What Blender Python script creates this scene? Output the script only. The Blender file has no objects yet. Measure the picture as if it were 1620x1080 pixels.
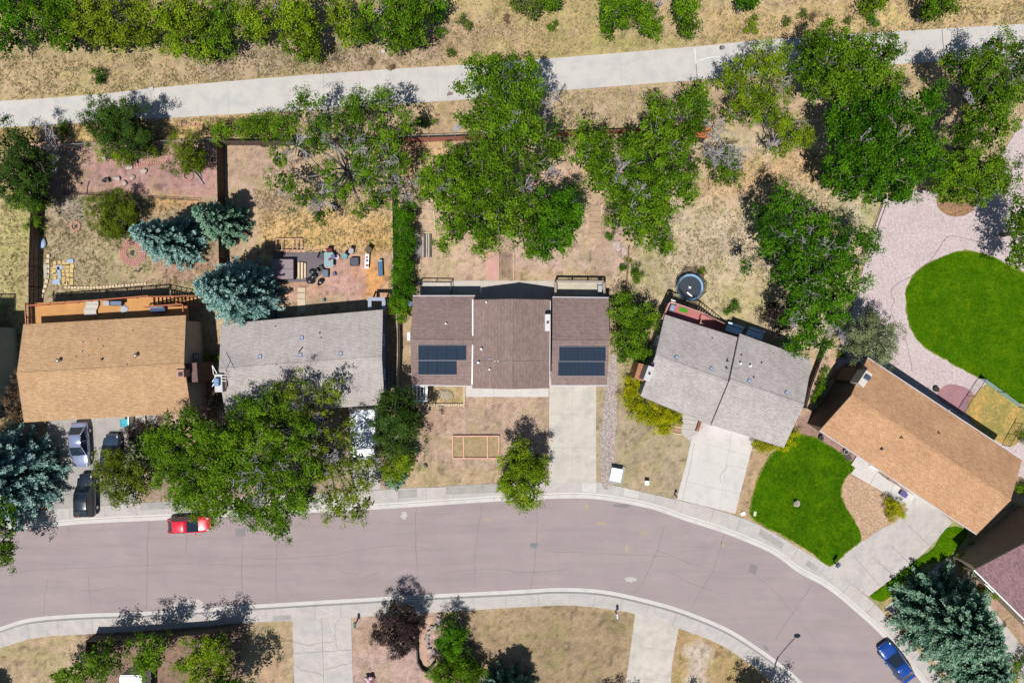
import bpy, bmesh, math, random
import numpy as np
from mathutils import Vector, Matrix

# ------------------------------------------------------------------ camera, sky, sun, exposure
SC = bpy.context.scene
CH = 72.0                      # camera height in metres
S = 15.0                       # photo pixels per metre on the ground
cam_d = bpy.data.cameras.new("camera"); cam_d.lens = 24.0; cam_d.sensor_width = 36.0
cam_d.clip_start = 0.5; cam_d.clip_end = 2000
cam = bpy.data.objects.new("camera", cam_d); SC.collection.objects.link(cam)
cam.location = (0, 0, CH); SC.camera = cam

TE, TN = 0.16, 0.42            # shadow offset east / north per metre of height
sun_el = math.atan(1.0/math.hypot(TE, TN)); sun_az = math.atan2(-TE, -TN)   # azimuth from +Y clockwise
world = bpy.data.worlds.new("World"); SC.world = world; world.use_nodes = True
wn = world.node_tree; bg = wn.nodes["Background"]
sky = wn.nodes.new("ShaderNodeTexSky"); sky.sky_type = 'NISHITA'; sky.sun_disc = False
sky.sun_elevation = sun_el; sky.sun_rotation = sun_az % (2*math.pi); sky.air_density = 1.6; sky.ozone_density = 2.5; sky.dust_density = 0.4
wn.links.new(sky.outputs[0], bg.inputs[0]); bg.inputs[1].default_value = 0.05
sun_d = bpy.data.lights.new("sun", 'SUN'); sun_d.energy = 5.0; sun_d.angle = math.radians(0.5); sun_d.color = (1.0, 0.965, 0.90)
sun = bpy.data.objects.new("sun", sun_d); SC.collection.objects.link(sun)
sun.rotation_euler = Vector((-TE, -TN, 1)).to_track_quat('Z', 'Y').to_euler()
SC.view_settings.view_transform = 'Standard'; SC.view_settings.look = 'None'
SC.view_settings.exposure = 0.43; SC.view_settings.gamma = 1; SC.view_settings.use_curve_mapping = False
SC.cycles.max_bounces = 6; SC.cycles.diffuse_bounces = 2; SC.cycles.transparent_max_bounces = 6

# ------------------------------------------------------------------ helpers
GAIN = 1/2.0
def lin(c):
    c = c/255.0
    return c/12.92 if c <= .04045 else ((c+.055)/1.055)**2.4
def C(r, g, b, k=1.0):
    "albedo of a surface that shows as this display colour in full sun"
    return tuple(min(.9, lin(v)*GAIN*k) for v in (r, g, b))
def P(px, py, z=0.0):
    k = (CH-z)/CH/S
    return Vector(((px-810)*k, (540-py)*k, z))
def rng(seed): return np.random.default_rng(seed)

def tag(o, label=None, cat=None, group=None, kind=None):
    if label: o["label"] = label
    if cat: o["category"] = cat
    if group: o["group"] = group
    if kind: o["kind"] = kind
    return o
def link(name, me, parent=None):
    o = bpy.data.objects.new(name, me); SC.collection.objects.link(o)
    if parent is not None: o.parent = parent
    return o
def wloc(o):
    v = Vector((0, 0, 0))
    while o is not None:
        v = v + o.location; o = o.parent
    return v
def thing(name, label, cat, loc=(0, 0, 0), group=None):
    o = bpy.data.objects.new(name, None); SC.collection.objects.link(o); o.location = loc
    o.empty_display_size = .3
    return tag(o, label, cat, group)
def copy_tree(o, parent=None):
    c = o.copy(); SC.collection.objects.link(c); c.parent = parent
    for ch in list(o.children): copy_tree(ch, c)
    return c

class MB:
    def __init__(s): s.v = []; s.f = []; s.m = []; s.cut = []
    def add(s, vs, fs, mi=0):
        n = len(s.v); s.v.extend([tuple(q) for q in vs]); s.cut.append((n, len(s.f)))
        for f in fs: s.f.append(tuple(i+n for i in f)); s.m.append(mi)
        return s
    def box(s, c, d, rz=0.0, mi=0, tilt=None):
        c = Vector(c); x, y, z = d[0]/2, d[1]/2, d[2]/2
        R = Matrix.Rotation(rz, 3, 'Z')
        if tilt is not None: R = tilt
        vs = [c+R@Vector((i*x, j*y, k*z)) for i in (-1, 1) for j in (-1, 1) for k in (-1, 1)]
        return s.add(vs, [(0,1,3,2),(4,6,7,5),(0,4,5,1),(2,3,7,6),(0,2,6,4),(1,5,7,3)], mi)
    def beam(s, a, b, w, h, mi=0):
        "box from a to b, w wide, h high"
        a, b = Vector(a), Vector(b); d = b-a; L = d.length
        if L < 1e-6: return s
        x = d/L; up = Vector((0, 0, 1)) if abs(x.z) < .95 else Vector((0, 1, 0))
        y = up.cross(x).normalized(); z = x.cross(y)
        R = Matrix((x, y, z)).transposed()
        return s.box((a+b)/2, (L, w, h), 0, mi, R)
    def prism(s, poly, z0, z1, mi=0, mside=None):
        n = len(poly); a = sum(poly[i][0]*poly[(i+1) % n][1]-poly[(i+1) % n][0]*poly[i][1] for i in range(n))
        if a < 0: poly = poly[::-1]
        vs = [(p[0], p[1], z0) for p in poly]+[(p[0], p[1], z1) for p in poly]
        s.add(vs, [tuple(range(n, 2*n))], mi)
        ms = mi if mside is None else mside
        s.add(vs, [tuple(range(n-1, -1, -1))]+[(i, (i+1) % n, n+(i+1) % n, n+i) for i in range(n)], ms)
        return s
    def sheet(s, poly, z, mi=0):
        n = len(poly); a = sum(poly[i][0]*poly[(i+1) % n][1]-poly[(i+1) % n][0]*poly[i][1] for i in range(n))
        if a < 0: poly = poly[::-1]
        return s.add([(p[0], p[1], z) for p in poly], [tuple(range(n))], mi)
    def ribbon(s, pts, w, z, mi=0):
        pts = [Vector((p[0], p[1])) for p in pts]; L = []; R = []
        for i, p in enumerate(pts):
            t = (pts[min(i+1, len(pts)-1)]-pts[max(i-1, 0)]).normalized(); n = Vector((-t.y, t.x))
            L.append((*(p+n*w/2), z)); R.append((*(p-n*w/2), z))
        n = len(pts)
        return s.add(L+R, [(n+i, n+i+1, i+1, i) for i in range(n-1)], mi)
    def cyl(s, a, b, r0, r1=None, n=10, mi=0, cap=True):
        r1 = r0 if r1 is None else r1
        a, b = Vector(a), Vector(b); x = (b-a).normalized()
        u = x.orthogonal().normalized(); w = x.cross(u)
        vs = []
        for c, r in ((a, r0), (b, r1)):
            for i in range(n):
                t = 2*math.pi*i/n; vs.append(c+(u*math.cos(t)+w*math.sin(t))*r)
        fs = [(i, (i+1) % n, n+(i+1) % n, n+i) for i in range(n)]
        if cap: fs += [tuple(range(n-1, -1, -1)), tuple(range(n, 2*n))]
        return s.add(vs, fs, mi)
    def tube(s, pts, r, n=6, mi=0):
        for i in range(len(pts)-1):
            ra = r[i] if isinstance(r, (list, tuple)) else r
            rb = r[i+1] if isinstance(r, (list, tuple)) else r
            s.cyl(pts[i], pts[i+1], ra, rb, n, mi)
        return s
    def blob(s, c, r, seed=0, mi=0, sub=2, rough=.2):
        "lumpy ellipsoid"
        bm = bmesh.new(); bmesh.ops.create_icosphere(bm, subdivisions=sub, radius=1)
        g = rng(seed); k = g.normal(size=(6, 3))*2.2; ph = g.uniform(0, 6.3, 6)
        vs = []
        for v in bm.verts:
            d = 1+rough*sum(math.sin(float(k[i] @ np.array(v.co))+ph[i]) for i in range(6))/3
            vs.append((c[0]+v.co.x*r[0]*d, c[1]+v.co.y*r[1]*d, c[2]+v.co.z*r[2]*d))
        bm.verts.index_update(); fs = [tuple(v.index for v in f.verts) for f in bm.faces]; bm.free()
        return s.add(vs, fs, mi)
    def split(s, name, mats, parent=None, bevel=0, smooth=False):
        "one object per piece that was added"
        c = s.cut+[(len(s.v), len(s.f))]; out = []
        for (v0, f0), (v1, f1) in zip(c[:-1], c[1:]):
            m = MB(); m.v = s.v[v0:v1]; m.f = [tuple(i-v0 for i in f) for f in s.f[f0:f1]]; m.m = s.m[f0:f1]
            out.append(m.build(name, mats, parent, bevel, smooth))
        return out
    def build(s, name, mats, parent=None, bevel=0, smooth=False):
        me = bpy.data.meshes.new(name); o0 = wloc(parent) if parent is not None else Vector((0, 0, 0))
        me.from_pydata([(v[0]-o0.x, v[1]-o0.y, v[2]-o0.z) for v in s.v], [], s.f)
        if not isinstance(mats, (list, tuple)): mats = [mats]
        for m in mats: me.materials.append(m)
        me.polygons.foreach_set("material_index", s.m)
        if smooth: me.polygons.foreach_set("use_smooth", [True]*len(s.f))
        me.update(); o = link(name, me, parent)
        if bevel:
            b = o.modifiers.new("bevel", 'BEVEL'); b.width = bevel; b.segments = 2; b.limit_method = 'ANGLE'
        return o

def smooth_poly(pts, n=6, closed=True):
    out = []; N = len(pts)
    rngi = range(N) if closed else range(N-1)
    g = (lambda i: pts[i % N]) if closed else (lambda i: pts[max(0, min(N-1, i))])
    for i in rngi:
        p0, p1, p2, p3 = g(i-1), g(i), g(i+1), g(i+2)
        for k in range(n):
            t = k/n
            out.append(tuple(.5*((2*p1[j])+(-p0[j]+p2[j])*t+(2*p0[j]-5*p1[j]+4*p2[j]-p3[j])*t*t+(-p0[j]+3*p1[j]-3*p2[j]+p3[j])*t**3) for j in (0, 1)))
    if not closed: out.append(tuple(pts[-1]))
    return out
def W2(pts, z=0): return [tuple(P(x, y, z)[:2]) for x, y in pts]
def jitter(pts, a, seed):
    g = rng(seed); return [(p[0]+g.normal()*a, p[1]+g.normal()*a) for p in pts]

# ------------------------------------------------------------------ materials
MATS = {}
def nodes(name):
    m = bpy.data.materials.new(name); m.use_nodes = True; nt = m.node_tree
    return m, nt, nt.nodes["Principled BSDF"]
def N(nt, typ, **kw):
    n = nt.nodes.new(typ)
    for k, v in kw.items():
        if k in n.inputs: n.inputs[k].default_value = v
        else: setattr(n, k, v)
    return n
def noise(nt, vec, scale, detail=3, rough=.6):
    n = N(nt, "ShaderNodeTexNoise", Scale=scale, Detail=detail, Roughness=rough)
    if vec is not None: nt.links.new(vec, n.inputs["Vector"])
    return n.outputs["Fac"]
def ramp(nt, fac, stops):
    r = nt.nodes.new("ShaderNodeValToRGB"); e = r.color_ramp.elements
    while len(e) < len(stops): e.new(.5)
    for i, (p, c) in enumerate(stops):
        e[i].position = p; e[i].color = (*c, 1) if len(c) == 3 else c
    nt.links.new(fac, r.inputs[0]); return r.outputs[0]
def mixc(nt, fac, a, b, mode='MIX'):
    m = nt.nodes.new("ShaderNodeMix"); m.data_type = 'RGBA'; m.blend_type = mode
    for sock, v in ((m.inputs[0], fac), (m.inputs[6], a), (m.inputs[7], b)):
        if isinstance(v, (int, float)): sock.default_value = v
        elif isinstance(v, tuple): sock.default_value = (*v, 1)
        else: nt.links.new(v, sock)
    return m.outputs[2]
def gray(a): return (a, a, a)
def surf(name, base, var=.18, fine=6.0, coarse=.25, rough=.9, spots=None, bump=.02, tint=None, spec=.3, cvar=.12):
    "two noises of value over a base colour, optional spots (colour, threshold, scale)"
    if name in MATS: return MATS[name]
    m, nt, bs = nodes(name)
    tc = nt.nodes.new("ShaderNodeNewGeometry").outputs["Position"]
    nf = noise(nt, tc, fine, 3, .7); nc = noise(nt, tc, coarse, 4, .6)
    f1 = ramp(nt, nf, [(.3, gray(1-var)), (.7, gray(1+var))])
    f2 = ramp(nt, nc, [(.3, gray(1-cvar)), (.7, gray(1+cvar))])
    col = mixc(nt, 1.0, mixc(nt, 1.0, base, f1, 'MULTIPLY'), f2, 'MULTIPLY')
    if tint is not None:
        t = ramp(nt, noise(nt, tc, coarse*2.3, 3), [(.45, gray(0)), (.65, gray(1))])
        col = mixc(nt, t, col, tint)
    if spots is not None:
        sc, th, sz = spots
        t = ramp(nt, noise(nt, tc, sz, 2), [(th, gray(0)), (th+.05, gray(1))])
        col = mixc(nt, t, col, sc)
    nt.links.new(col, bs.inputs["Base Color"]); bs.inputs["Roughness"].default_value = rough
    bs.inputs["Specular IOR Level"].default_value = spec
    if bump:
        b = N(nt, "ShaderNodeBump", Strength=.6, Distance=bump); nt.links.new(nf, b.inputs["Height"])
        nt.links.new(b.outputs[0], bs.inputs["Normal"])
    MATS[name] = m; return m
def plain(name, base, rough=.6, metal=0.0, spec=.4, coat=0.0, var=.06):
    if name in MATS: return MATS[name]
    m, nt, bs = nodes(name)
    tc = nt.nodes.new("ShaderNodeTexCoord").outputs["Object"]
    f = ramp(nt, noise(nt, tc, 4, 3), [(.3, gray(1-var)), (.7, gray(1+var))])
    nt.links.new(mixc(nt, 1.0, base, f, 'MULTIPLY'), bs.inputs["Base Color"])
    bs.inputs["Roughness"].default_value = rough; bs.inputs["Metallic"].default_value = metal
    bs.inputs["Specular IOR Level"].default_value = spec; bs.inputs["Coat Weight"].default_value = coat
    bs.inputs["Coat Roughness"].default_value = .04
    MATS[name] = m; return m
def shingle(name, c1, c2, rot, grain=None):
    if name in MATS: return MATS[name]
    m, nt, bs = nodes(name)
    pos = nt.nodes.new("ShaderNodeNewGeometry").outputs["Position"]
    mp = N(nt, "ShaderNodeMapping"); mp.inputs["Rotation"].default_value = (0, 0, -rot); nt.links.new(pos, mp.inputs[0])
    br = nt.nodes.new("ShaderNodeTexBrick"); nt.links.new(mp.outputs[0], br.inputs["Vector"])
    br.inputs["Color1"].default_value = (*c1, 1); br.inputs["Color2"].default_value = (*c2, 1)
    br.inputs["Mortar"].default_value = (*[v*.55 for v in c2], 1)
    for k, v in (("Scale", 1.0), ("Mortar Size", .012), ("Brick Width", .33), ("Row Height", .145), ("Bias", 0.0)): br.inputs[k].default_value = v
    g = ramp(nt, noise(nt, pos, 9, 3, .8), [(.25, gray(.82)), (.75, gray(1.18))])
    st = ramp(nt, noise(nt, mp.outputs[0], .35, 5, .65), [(.3, gray(.88)), (.7, gray(1.1))])
    col = mixc(nt, 1, mixc(nt, 1, br.outputs[0], g, 'MULTIPLY'), st, 'MULTIPLY')
    mp2 = N(nt, "ShaderNodeMapping"); mp2.inputs["Rotation"].default_value = (0, 0, -rot); mp2.inputs["Scale"].default_value = (2.2, .28, 1); nt.links.new(pos, mp2.inputs[0])
    col = mixc(nt, 1, col, ramp(nt, noise(nt, mp2.outputs[0], 1.0, 5, .7), [(.3, gray(.92)), (.7, gray(1.07))]), 'MULTIPLY')
    nt.links.new(col, bs.inputs["Base Color"]); bs.inputs["Roughness"].default_value = .95; bs.inputs["Specular IOR Level"].default_value = .15
    b = N(nt, "ShaderNodeBump", Strength=.3, Distance=.015); nt.links.new(br.outputs["Fac"], b.inputs["Height"]); b.invert = True
    nt.links.new(b.outputs[0], bs.inputs["Normal"])
    MATS[name] = m; return m
def siding(name, base, rough=.8):
    if name in MATS: return MATS[name]
    m, nt, bs = nodes(name)
    pos = nt.nodes.new("ShaderNodeNewGeometry").outputs["Position"]
    w = N(nt, "ShaderNodeTexWave", Scale=.8, Distortion=.2); w.bands_direction = 'Z'; w.wave_profile = 'SAW'; nt.links.new(pos, w.inputs[0])
    f = ramp(nt, w.outputs["Fac"], [(.0, gray(.7)), (.12, gray(1)), (1, gray(1.05))])
    g = ramp(nt, noise(nt, pos, 1.2, 4), [(.3, gray(.9)), (.7, gray(1.08))])
    nt.links.new(mixc(nt, 1, mixc(nt, 1, base, f, 'MULTIPLY'), g, 'MULTIPLY'), bs.inputs["Base Color"])
    bs.inputs["Roughness"].default_value = rough; MATS[name] = m; return m
def glass(name="glass_dark", c=(.02, .03, .04)):
    if name in MATS: return MATS[name]
    m, nt, bs = nodes(name); bs.inputs["Base Color"].default_value = (*c, 1); bs.inputs["Roughness"].default_value = .06
    bs.inputs["Specular IOR Level"].default_value = .8; MATS[name] = m; return m
def attr_mat(name, attr, rough=.7, transl=0.0, spec=.25, fine=0.0):
    if name in MATS: return MATS[name]
    m, nt, bs = nodes(name)
    a = N(nt, "ShaderNodeAttribute", attribute_name=attr); col = a.outputs["Color"]
    nt.links.new(col, bs.inputs["Base Color"]); bs.inputs["Roughness"].default_value = rough
    bs.inputs["Specular IOR Level"].default_value = spec
    if transl:
        t = nt.nodes.new("ShaderNodeBsdfTranslucent"); nt.links.new(mixc(nt, 1, col, (1.1, 1.25, .5), 'MULTIPLY'), t.inputs[0])
        mx = nt.nodes.new("ShaderNodeMixShader"); mx.inputs[0].default_value = transl
        nt.links.new(bs.outputs[0], mx.inputs[1]); nt.links.new(t.outputs[0], mx.inputs[2])
        nt.links.new(mx.outputs[0], nt.nodes["Material Output"].inputs[0])
    MATS[name] = m; return m

# value noise on numpy arrays
def vn(x, y, s, seed):
    g = rng(seed).uniform(0, 1, (257, 257)); u = x/s+1000.37; v = y/s+1000.71
    i = np.floor(u).astype(int); j = np.floor(v).astype(int); fu = u-i; fv = v-j
    fu = fu*fu*(3-2*fu); fv = fv*fv*(3-2*fv); a = g[i % 256, j % 256]; b = g[(i+1) % 256, j % 256]
    c = g[i % 256, (j+1) % 256]; d = g[(i+1) % 256, (j+1) % 256]
    return (a*(1-fu)+b*fu)*(1-fv)+(c*(1-fu)+d*fu)*fv
def inside_sd(px, py, poly):
    "signed distance to polygon (positive inside), px/py arrays in photo pixels"
    ins = np.zeros(px.shape, bool); dist = np.full(px.shape, 1e9); n = len(poly)
    for i in range(n):
        x0, y0 = poly[i]; x1, y1 = poly[(i+1) % n]
        if y0 != y1:
            c = ((y0 > py) != (y1 > py)) & (px < (x1-x0)*(py-y0)/(y1-y0)+x0); ins ^= c
        dx, dy = x1-x0, y1-y0; L = dx*dx+dy*dy+1e-9
        t = np.clip(((px-x0)*dx+(py-y0)*dy)/L, 0, 1)
        dist = np.minimum(dist, np.hypot(px-x0-t*dx, py-y0-t*dy))
    return np.where(ins, dist, -dist)
# ================================================================== SETTING: ground, road, paths
ROAD_N = [(-160,842),(0,838),(72,833),(145,827),(272,821),(430,813),(592,805),(789,792),(852,789),(888,787.5),(935,788),(981,794),(1033,805),(1085,823),(1147,843),(1220,874),(1262,904),(1309,930),(1356,968.5),(1400,1010),(1459,1080),(1530,1180),(1580,1280)]
ROAD_S = [(-160,1075),(-60,1015),(8,989),(41,979),(80,974),(145,970),(259,966),(420,955),(607,944),(700,939),(820,933),(888,929.6),(956,933.5),(1028,949),(1085,966),(1150,993),(1200,1024),(1234,1049),(1270,1080),(1330,1150),(1390,1260)]
WALK_N = [(-160,818),(0,812),(72,806),(230,795),(300,790),(430,784),(580,776),(640,772),(700,770),(789,766),(860,761),(912,760),(948,763),(987,771),(1030,781),(1070,790),(1137,807),(1200,830),(1278,875),(1311,896),(1371,943),(1415,987),(1495,1080),(1570,1180),(1620,1280)]
WALK_S = [(-160,1110),(-60,1048),(15,1020),(65,1007),(145,1002),(260,995),(384,985),(462,981),(555,976),(659,970),(724,966),(820,960),(904,957),(976,965),(1005,971),(1073,993),(1137,1018),(1194,1055),(1222,1080),(1275,1150),(1330,1260)]
RN, RS, WN, WS = [smooth_poly(p, 5, False) for p in (ROAD_N, ROAD_S, WALK_N, WALK_S)]
def offs(pl, d):
    out = []
    for i, p in enumerate(pl):
        a = Vector(pl[max(i-1, 0)]); b = Vector(pl[min(i+1, len(pl)-1)]); t = (b-a).normalized()
        out.append((p[0]-t.y*d, p[1]+t.x*d))
    return out
ROADPOLY = RN+RS[::-1]
ZR = -0.14                                   # road surface below the yards

# ---- ground: one sheet to the horizon, colours painted per vertex as soil / dry grass types, plus tree shade along the top
def axis(lo, hi, st, far):
    a = list(np.arange(lo, hi+.01, st)); return np.array([-far, -far*.4, lo-30, lo-8]+a+[hi+8, hi+30, far*.4, far])
gx = axis(-58, 58, .25, 600); gy = axis(-40, 40, .25, 600)
X, Y = np.meshgrid(gx, gy); PX = X*S+810; PY = 540-Y*S
base = np.array(C(196,168,128)); COL = np.tile(base, (*X.shape, 1))
n1 = vn(X, Y, 2.2, 1); n2 = vn(X, Y, .7, 2); n3 = vn(X, Y, 5.5, 3); n4 = vn(X, Y, .33, 4)
def paint(poly, col, f=10, s=1.0, amp=14, seed=0, thr=None):
    global COL
    sd = inside_sd(PX, PY, poly)+(vn(X, Y, 1.1, 10+seed)-.5)*amp+(vn(X, Y, .4, 40+seed)-.5)*amp*.6
    a = np.clip(sd/f*.5+.5, 0, 1)*s
    if thr is not None: a = a*np.clip((vn(X, Y, thr[0], 70+seed)-thr[1])*6, 0, 1)
    COL = COL*(1-a[..., None])+np.array(C(*col))*a[..., None]
def ell(cx, cy, rx, ry, n=16, rot=0):
    r = math.radians(rot)
    return [(cx+rx*math.cos(t)*math.cos(r)-ry*math.sin(t)*math.sin(r), cy+rx*math.cos(t)*math.sin(r)+ry*math.sin(t)*math.cos(r)) for t in [2*math.pi*i/n for i in range(n)]]
# wild strip north of the path
paint([(-200,-200),(1900,-200),(1900,60),(0,210)], (196,170,122), 10, 1)
paint([(-200,-200),(380,-200),(700,-200),(700,60),(540,85),(300,90),(0,85)], (150,140,84), 20, .55, 30, 1)  # ground beneath the trees painted darker, their shade put into the colour
paint([(300,60),(700,60),(700,110),(300,125)], (184,158,132), 16, .8, 20, 2)
paint([(700,-20),(960,-20),(980,90),(700,100)], (190,172,96), 20, .6, 40, 3)
paint([(640,35),(780,20),(900,55),(700,95)], (200,160,140), 20, .5, 30, 4)
paint([(1100,20),(1620,-10),(1620,30),(1140,66)], (214,180,120), 14, .8, 20, 5)
paint(ell(1000,70,80,14), (176,170,90), 14, .5, 20, 6)
# strip south of the path
paint([(0,205),(260,190),(440,182),(440,215),(250,222),(0,232)], (218,178,106), 8, .85, 10, 7)
paint([(660,165),(720,160),(730,210),(660,212)], (194,164,120), 8, .8, 10, 8)
paint([(880,150),(1120,130),(1120,200),(880,204)], (192,168,132), 10, .9, 10, 9)
paint([(1440,100),(1500,96),(1480,150),(1430,150)], (196,166,116), 8, .8, 10, 10)
# yard 0 (far left)
paint([(-200,235),(46,235),(46,560),(-200,560)], (190,176,110), 8, .9, 20, 11)
# yard 1
paint([(60,230),(345,228),(345,312),(95,306),(60,300)], (196,148,132), 8, .95, 14, 12)
paint([(70,232),(150,232),(150,300),(90,300)], (186,156,126), 14, .6, 14, 13)
paint([(130,262),(310,255),(330,300),(150,300)], (180,140,140), 14, .6, 24, 14)
paint([(60,308),(345,314),(345,470),(62,480)], (182,162,122), 6, .95, 14, 15)
paint([(85,312),(140,312),(130,350),(90,350)], (176,160,150), 10, .7, 16, 16)
paint([(250,400),(345,400),(345,452),(240,452)], (194,150,128), 12, .8, 20, 17)
paint([(240,310),(300,312),(330,330),(240,330)], (214,160,96), 8, .7, 14, 18)
# yard 2
paint([(350,225),(640,225),(640,470),(350,470)], (196,166,130), 6, .95, 14, 19)
paint([(350,225),(440,225),(440,330),(350,330)], (190,158,134), 16, .7, 24, 20)
paint([(408,335),(620,335),(620,400),(410,400)], (220,178,104), 14, .9, 24, 21)
paint([(470,402),(612,402),(612,470),(440,470)], (204,156,142), 12, .95, 16, 22)
paint(ell(592,440,24,26), (226,160,76), 12, .9, 24, 23)
paint(ell(590,390,22,18), (220,170,90), 12, .9, 20, 24)
paint([(440,425),(520,430),(510,468),(430,468)], (204,160,118), 12, .6, 14, 25)
# yard 3
paint([(640,225),(998,215),(992,470),(640,470)], (204,172,142), 6, .95, 12, 26)
paint([(640,225),(720,222),(700,260),(640,270)], (224,176,124), 12, .8, 20, 27)
paint([(890,210),(960,208),(950,320),(900,300)], (214,178,138), 12, .7, 20, 28)
paint([(808,398),(990,395),(990,440),(808,440)], (198,168,150), 14, .7, 24, 29)
paint([(790,398),(812,398),(812,442),(790,442)], (158,124,110), 4, .9, 5, 30)
paint([(812,425),(880,430),(960,432),(960,445),(812,443)], (192,158,112), 8, .6, 12, 31)
paint([(948,345),(990,345),(988,400),(948,380)], (198,160,146), 10, .5, 12, 32)
# yard 4
paint([(998,210),(1400,190),(1395,330),(1355,470),(1310,560),(1130,500),(1000,470)], (206,184,146), 8, .95, 14, 33)
paint([(1110,260),(1300,230),(1300,290),(1160,330),(1110,320)], (214,172,118), 24, .8, 40, 34)
paint([(1060,330),(1190,320),(1200,480),(1060,430)], (208,186,156), 24, .6, 50, 35)
paint([(1100,440),(1240,430),(1230,520),(1130,500)], (192,178,104), 20, .55, 50, 36)
paint([(1000,390),(1060,390),(1050,460),(1000,470)], (182,166,120), 12, .7, 20, 37)
paint([(1330,320),(1395,318),(1370,370),(1300,350)], (178,178,116), 20, .8, 30, 38)
paint([(1340,322),(1365,310),(1370,345),(1345,352)], (222,206,180), 6, .8, 16, 39)
paint([(1285,240),(1400,195),(1398,330),(1330,320),(1290,300)], (196,174,118), 10, .4, 20, 40)
paint([(1280,560),(1320,555),(1330,560),(1285,640),(1262,690),(1255,660)], (206,172,136), 8, .9, 10, 41)
# front yards
paint([(0,560),(45,560),(40,660),(0,680)], (150,136,100), 8, .9, 14, 42)
paint([(290,585),(355,600),(350,660),(310,665),(300,640)], (196,142,130), 6, .95, 8, 43)
paint([(205,655),(300,655),(330,700),(260,760),(210,740)], (188,150,134), 8, .9, 14, 44)
paint([(225,740),(600,700),(600,785),(225,796)], (170,146,126), 8, .9, 14, 45)
paint([(585,640),(655,612),(735,612),(869,612),(869,762),(640,772),(585,775)], (192,162,136), 6, 1, 6, 46)
paint([(655,740),(800,735),(869,740),(869,762),(645,772)], (188,164,112), 10, .6, 20, 47)
paint([(640,640),(720,650),(680,700),(650,720)], (182,148,122), 18, .7, 20, 48)
paint([(677,612),(735,612),(735,638),(677,638)], (196,168,110), 4, .9, 5, 49)
paint([(943,560),(985,560),(1095,690),(1070,792),(943,765)], (178,158,124), 6, 1, 6, 50)
paint([(985,565),(1005,570),(995,600),(985,640)], (186,176,112), 8, .9, 10, 51)
paint([(1010,735),(1045,745),(1040,775),(1005,768)], (206,174,132), 10, .6, 18, 52)
paint([(1195,695),(1245,700),(1215,740),(1195,765),(1190,822),(1163,810)], (190,158,116), 6, .95, 8, 53)
paint([(1260,660),(1290,648),(1440,770),(1440,784),(1346,745),(1262,690)], (172,134,122), 5, .95, 5, 54)
paint([(1346,749),(1407,784),(1431,802),(1420,823),(1361,856),(1337,800),(1330,778)], (196,154,122), 3, 1, 3, 55)
paint([(1374,943),(1462,874),(1506,826),(1545,845),(1450,960),(1420,990)], (150,164,84), 5, .95, 8, 56)
paint([(1385,930),(1420,945),(1430,1000),(1400,970)], (206,164,118), 8, .7, 12, 57)
paint([(1530,860),(1620,960),(1620,1080),(1500,1080),(1470,960)], (186,150,126), 6, .95, 8, 58)
# south side
paint([(-60,1048),(145,1002),(140,1120),(-100,1140)], (190,164,126), 6, 1, 8, 59)
paint([(140,1000),(384,985),(390,1100),(140,1120)], (150,118,100), 8, .95, 12, 60)
paint([(384,985),(463,981),(465,1120),(384,1120)], (186,160,122), 4, 1, 4, 61)
paint([(415,1040),(445,1040),(448,1100),(415,1100)], (196,152,120), 10, .5, 12, 62)
paint([(556,976),(692,968),(690,1120),(556,1120)], (196,162,148), 5, 1, 6, 63)
paint([(560,976),(630,972),(600,1020),(560,1030)], (180,150,112), 14, .5, 24, 64)
paint([(692,968),(820,960),(904,957),(1005,971),(988,1120),(692,1120)], (176,150,112), 5, 1, 6, 65)
paint([(820,965),(1000,980),(985,1100),(840,1100)], (164,140,104), 24, .7, 40, 66)
paint([(1063,1000),(1073,993),(1137,1018),(1222,1080),(1222,1140),(1060,1140)], (186,154,102), 5, 1, 6, 67)
paint([(1085,1025),(1110,1012),(1125,1025),(1118,1090),(1085,1090)], (208,190,170), 6, .9, 10, 68)
# mottled value / hue variation of dry vegetation
f = 1+(n2-.5)*.26+(n4-.5)*.34+(n1-.5)*.12+(n3-.5)*.07
COL = COL*f[..., None]
lum = COL.mean(-1, keepdims=True); COL = (COL*.82+lum*.18)*1.19*np.array([1.0, .985, 1.03])
gm = np.clip((vn(X, Y, .8, 99)*.6+vn(X, Y, 3.0, 98)*.4-.60)*7, 0, .40)
COL = COL*(1-gm[..., None])+COL*np.array([.80, .95, .62])*gm[..., None]
dk = np.clip((vn(X, Y, .38, 97)-.80)*8, 0, .35); COL = COL*(1-dk[..., None])
far_ = (np.abs(X) > 58.2) | (np.abs(Y) > 40.2); COL[far_] = np.array(C(186,162,118))*(.9+.2*vn(X, Y, 23, 96)[far_])[:, None]
sdr = inside_sd(PX, PY, ROADPOLY); Z = np.where(sdr > -12, -.30, 0.0)+(n2-.5)*.03+(n1-.5)*.03-.02
Z = np.where(sdr > -20, np.minimum(Z, -.0), Z)
ny_, nx_ = X.shape; idx = np.arange(nx_*ny_).reshape(ny_, nx_)
quads = np.stack([idx[:-1, :-1], idx[:-1, 1:], idx[1:, 1:], idx[1:, :-1]], -1).reshape(-1, 4)
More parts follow.
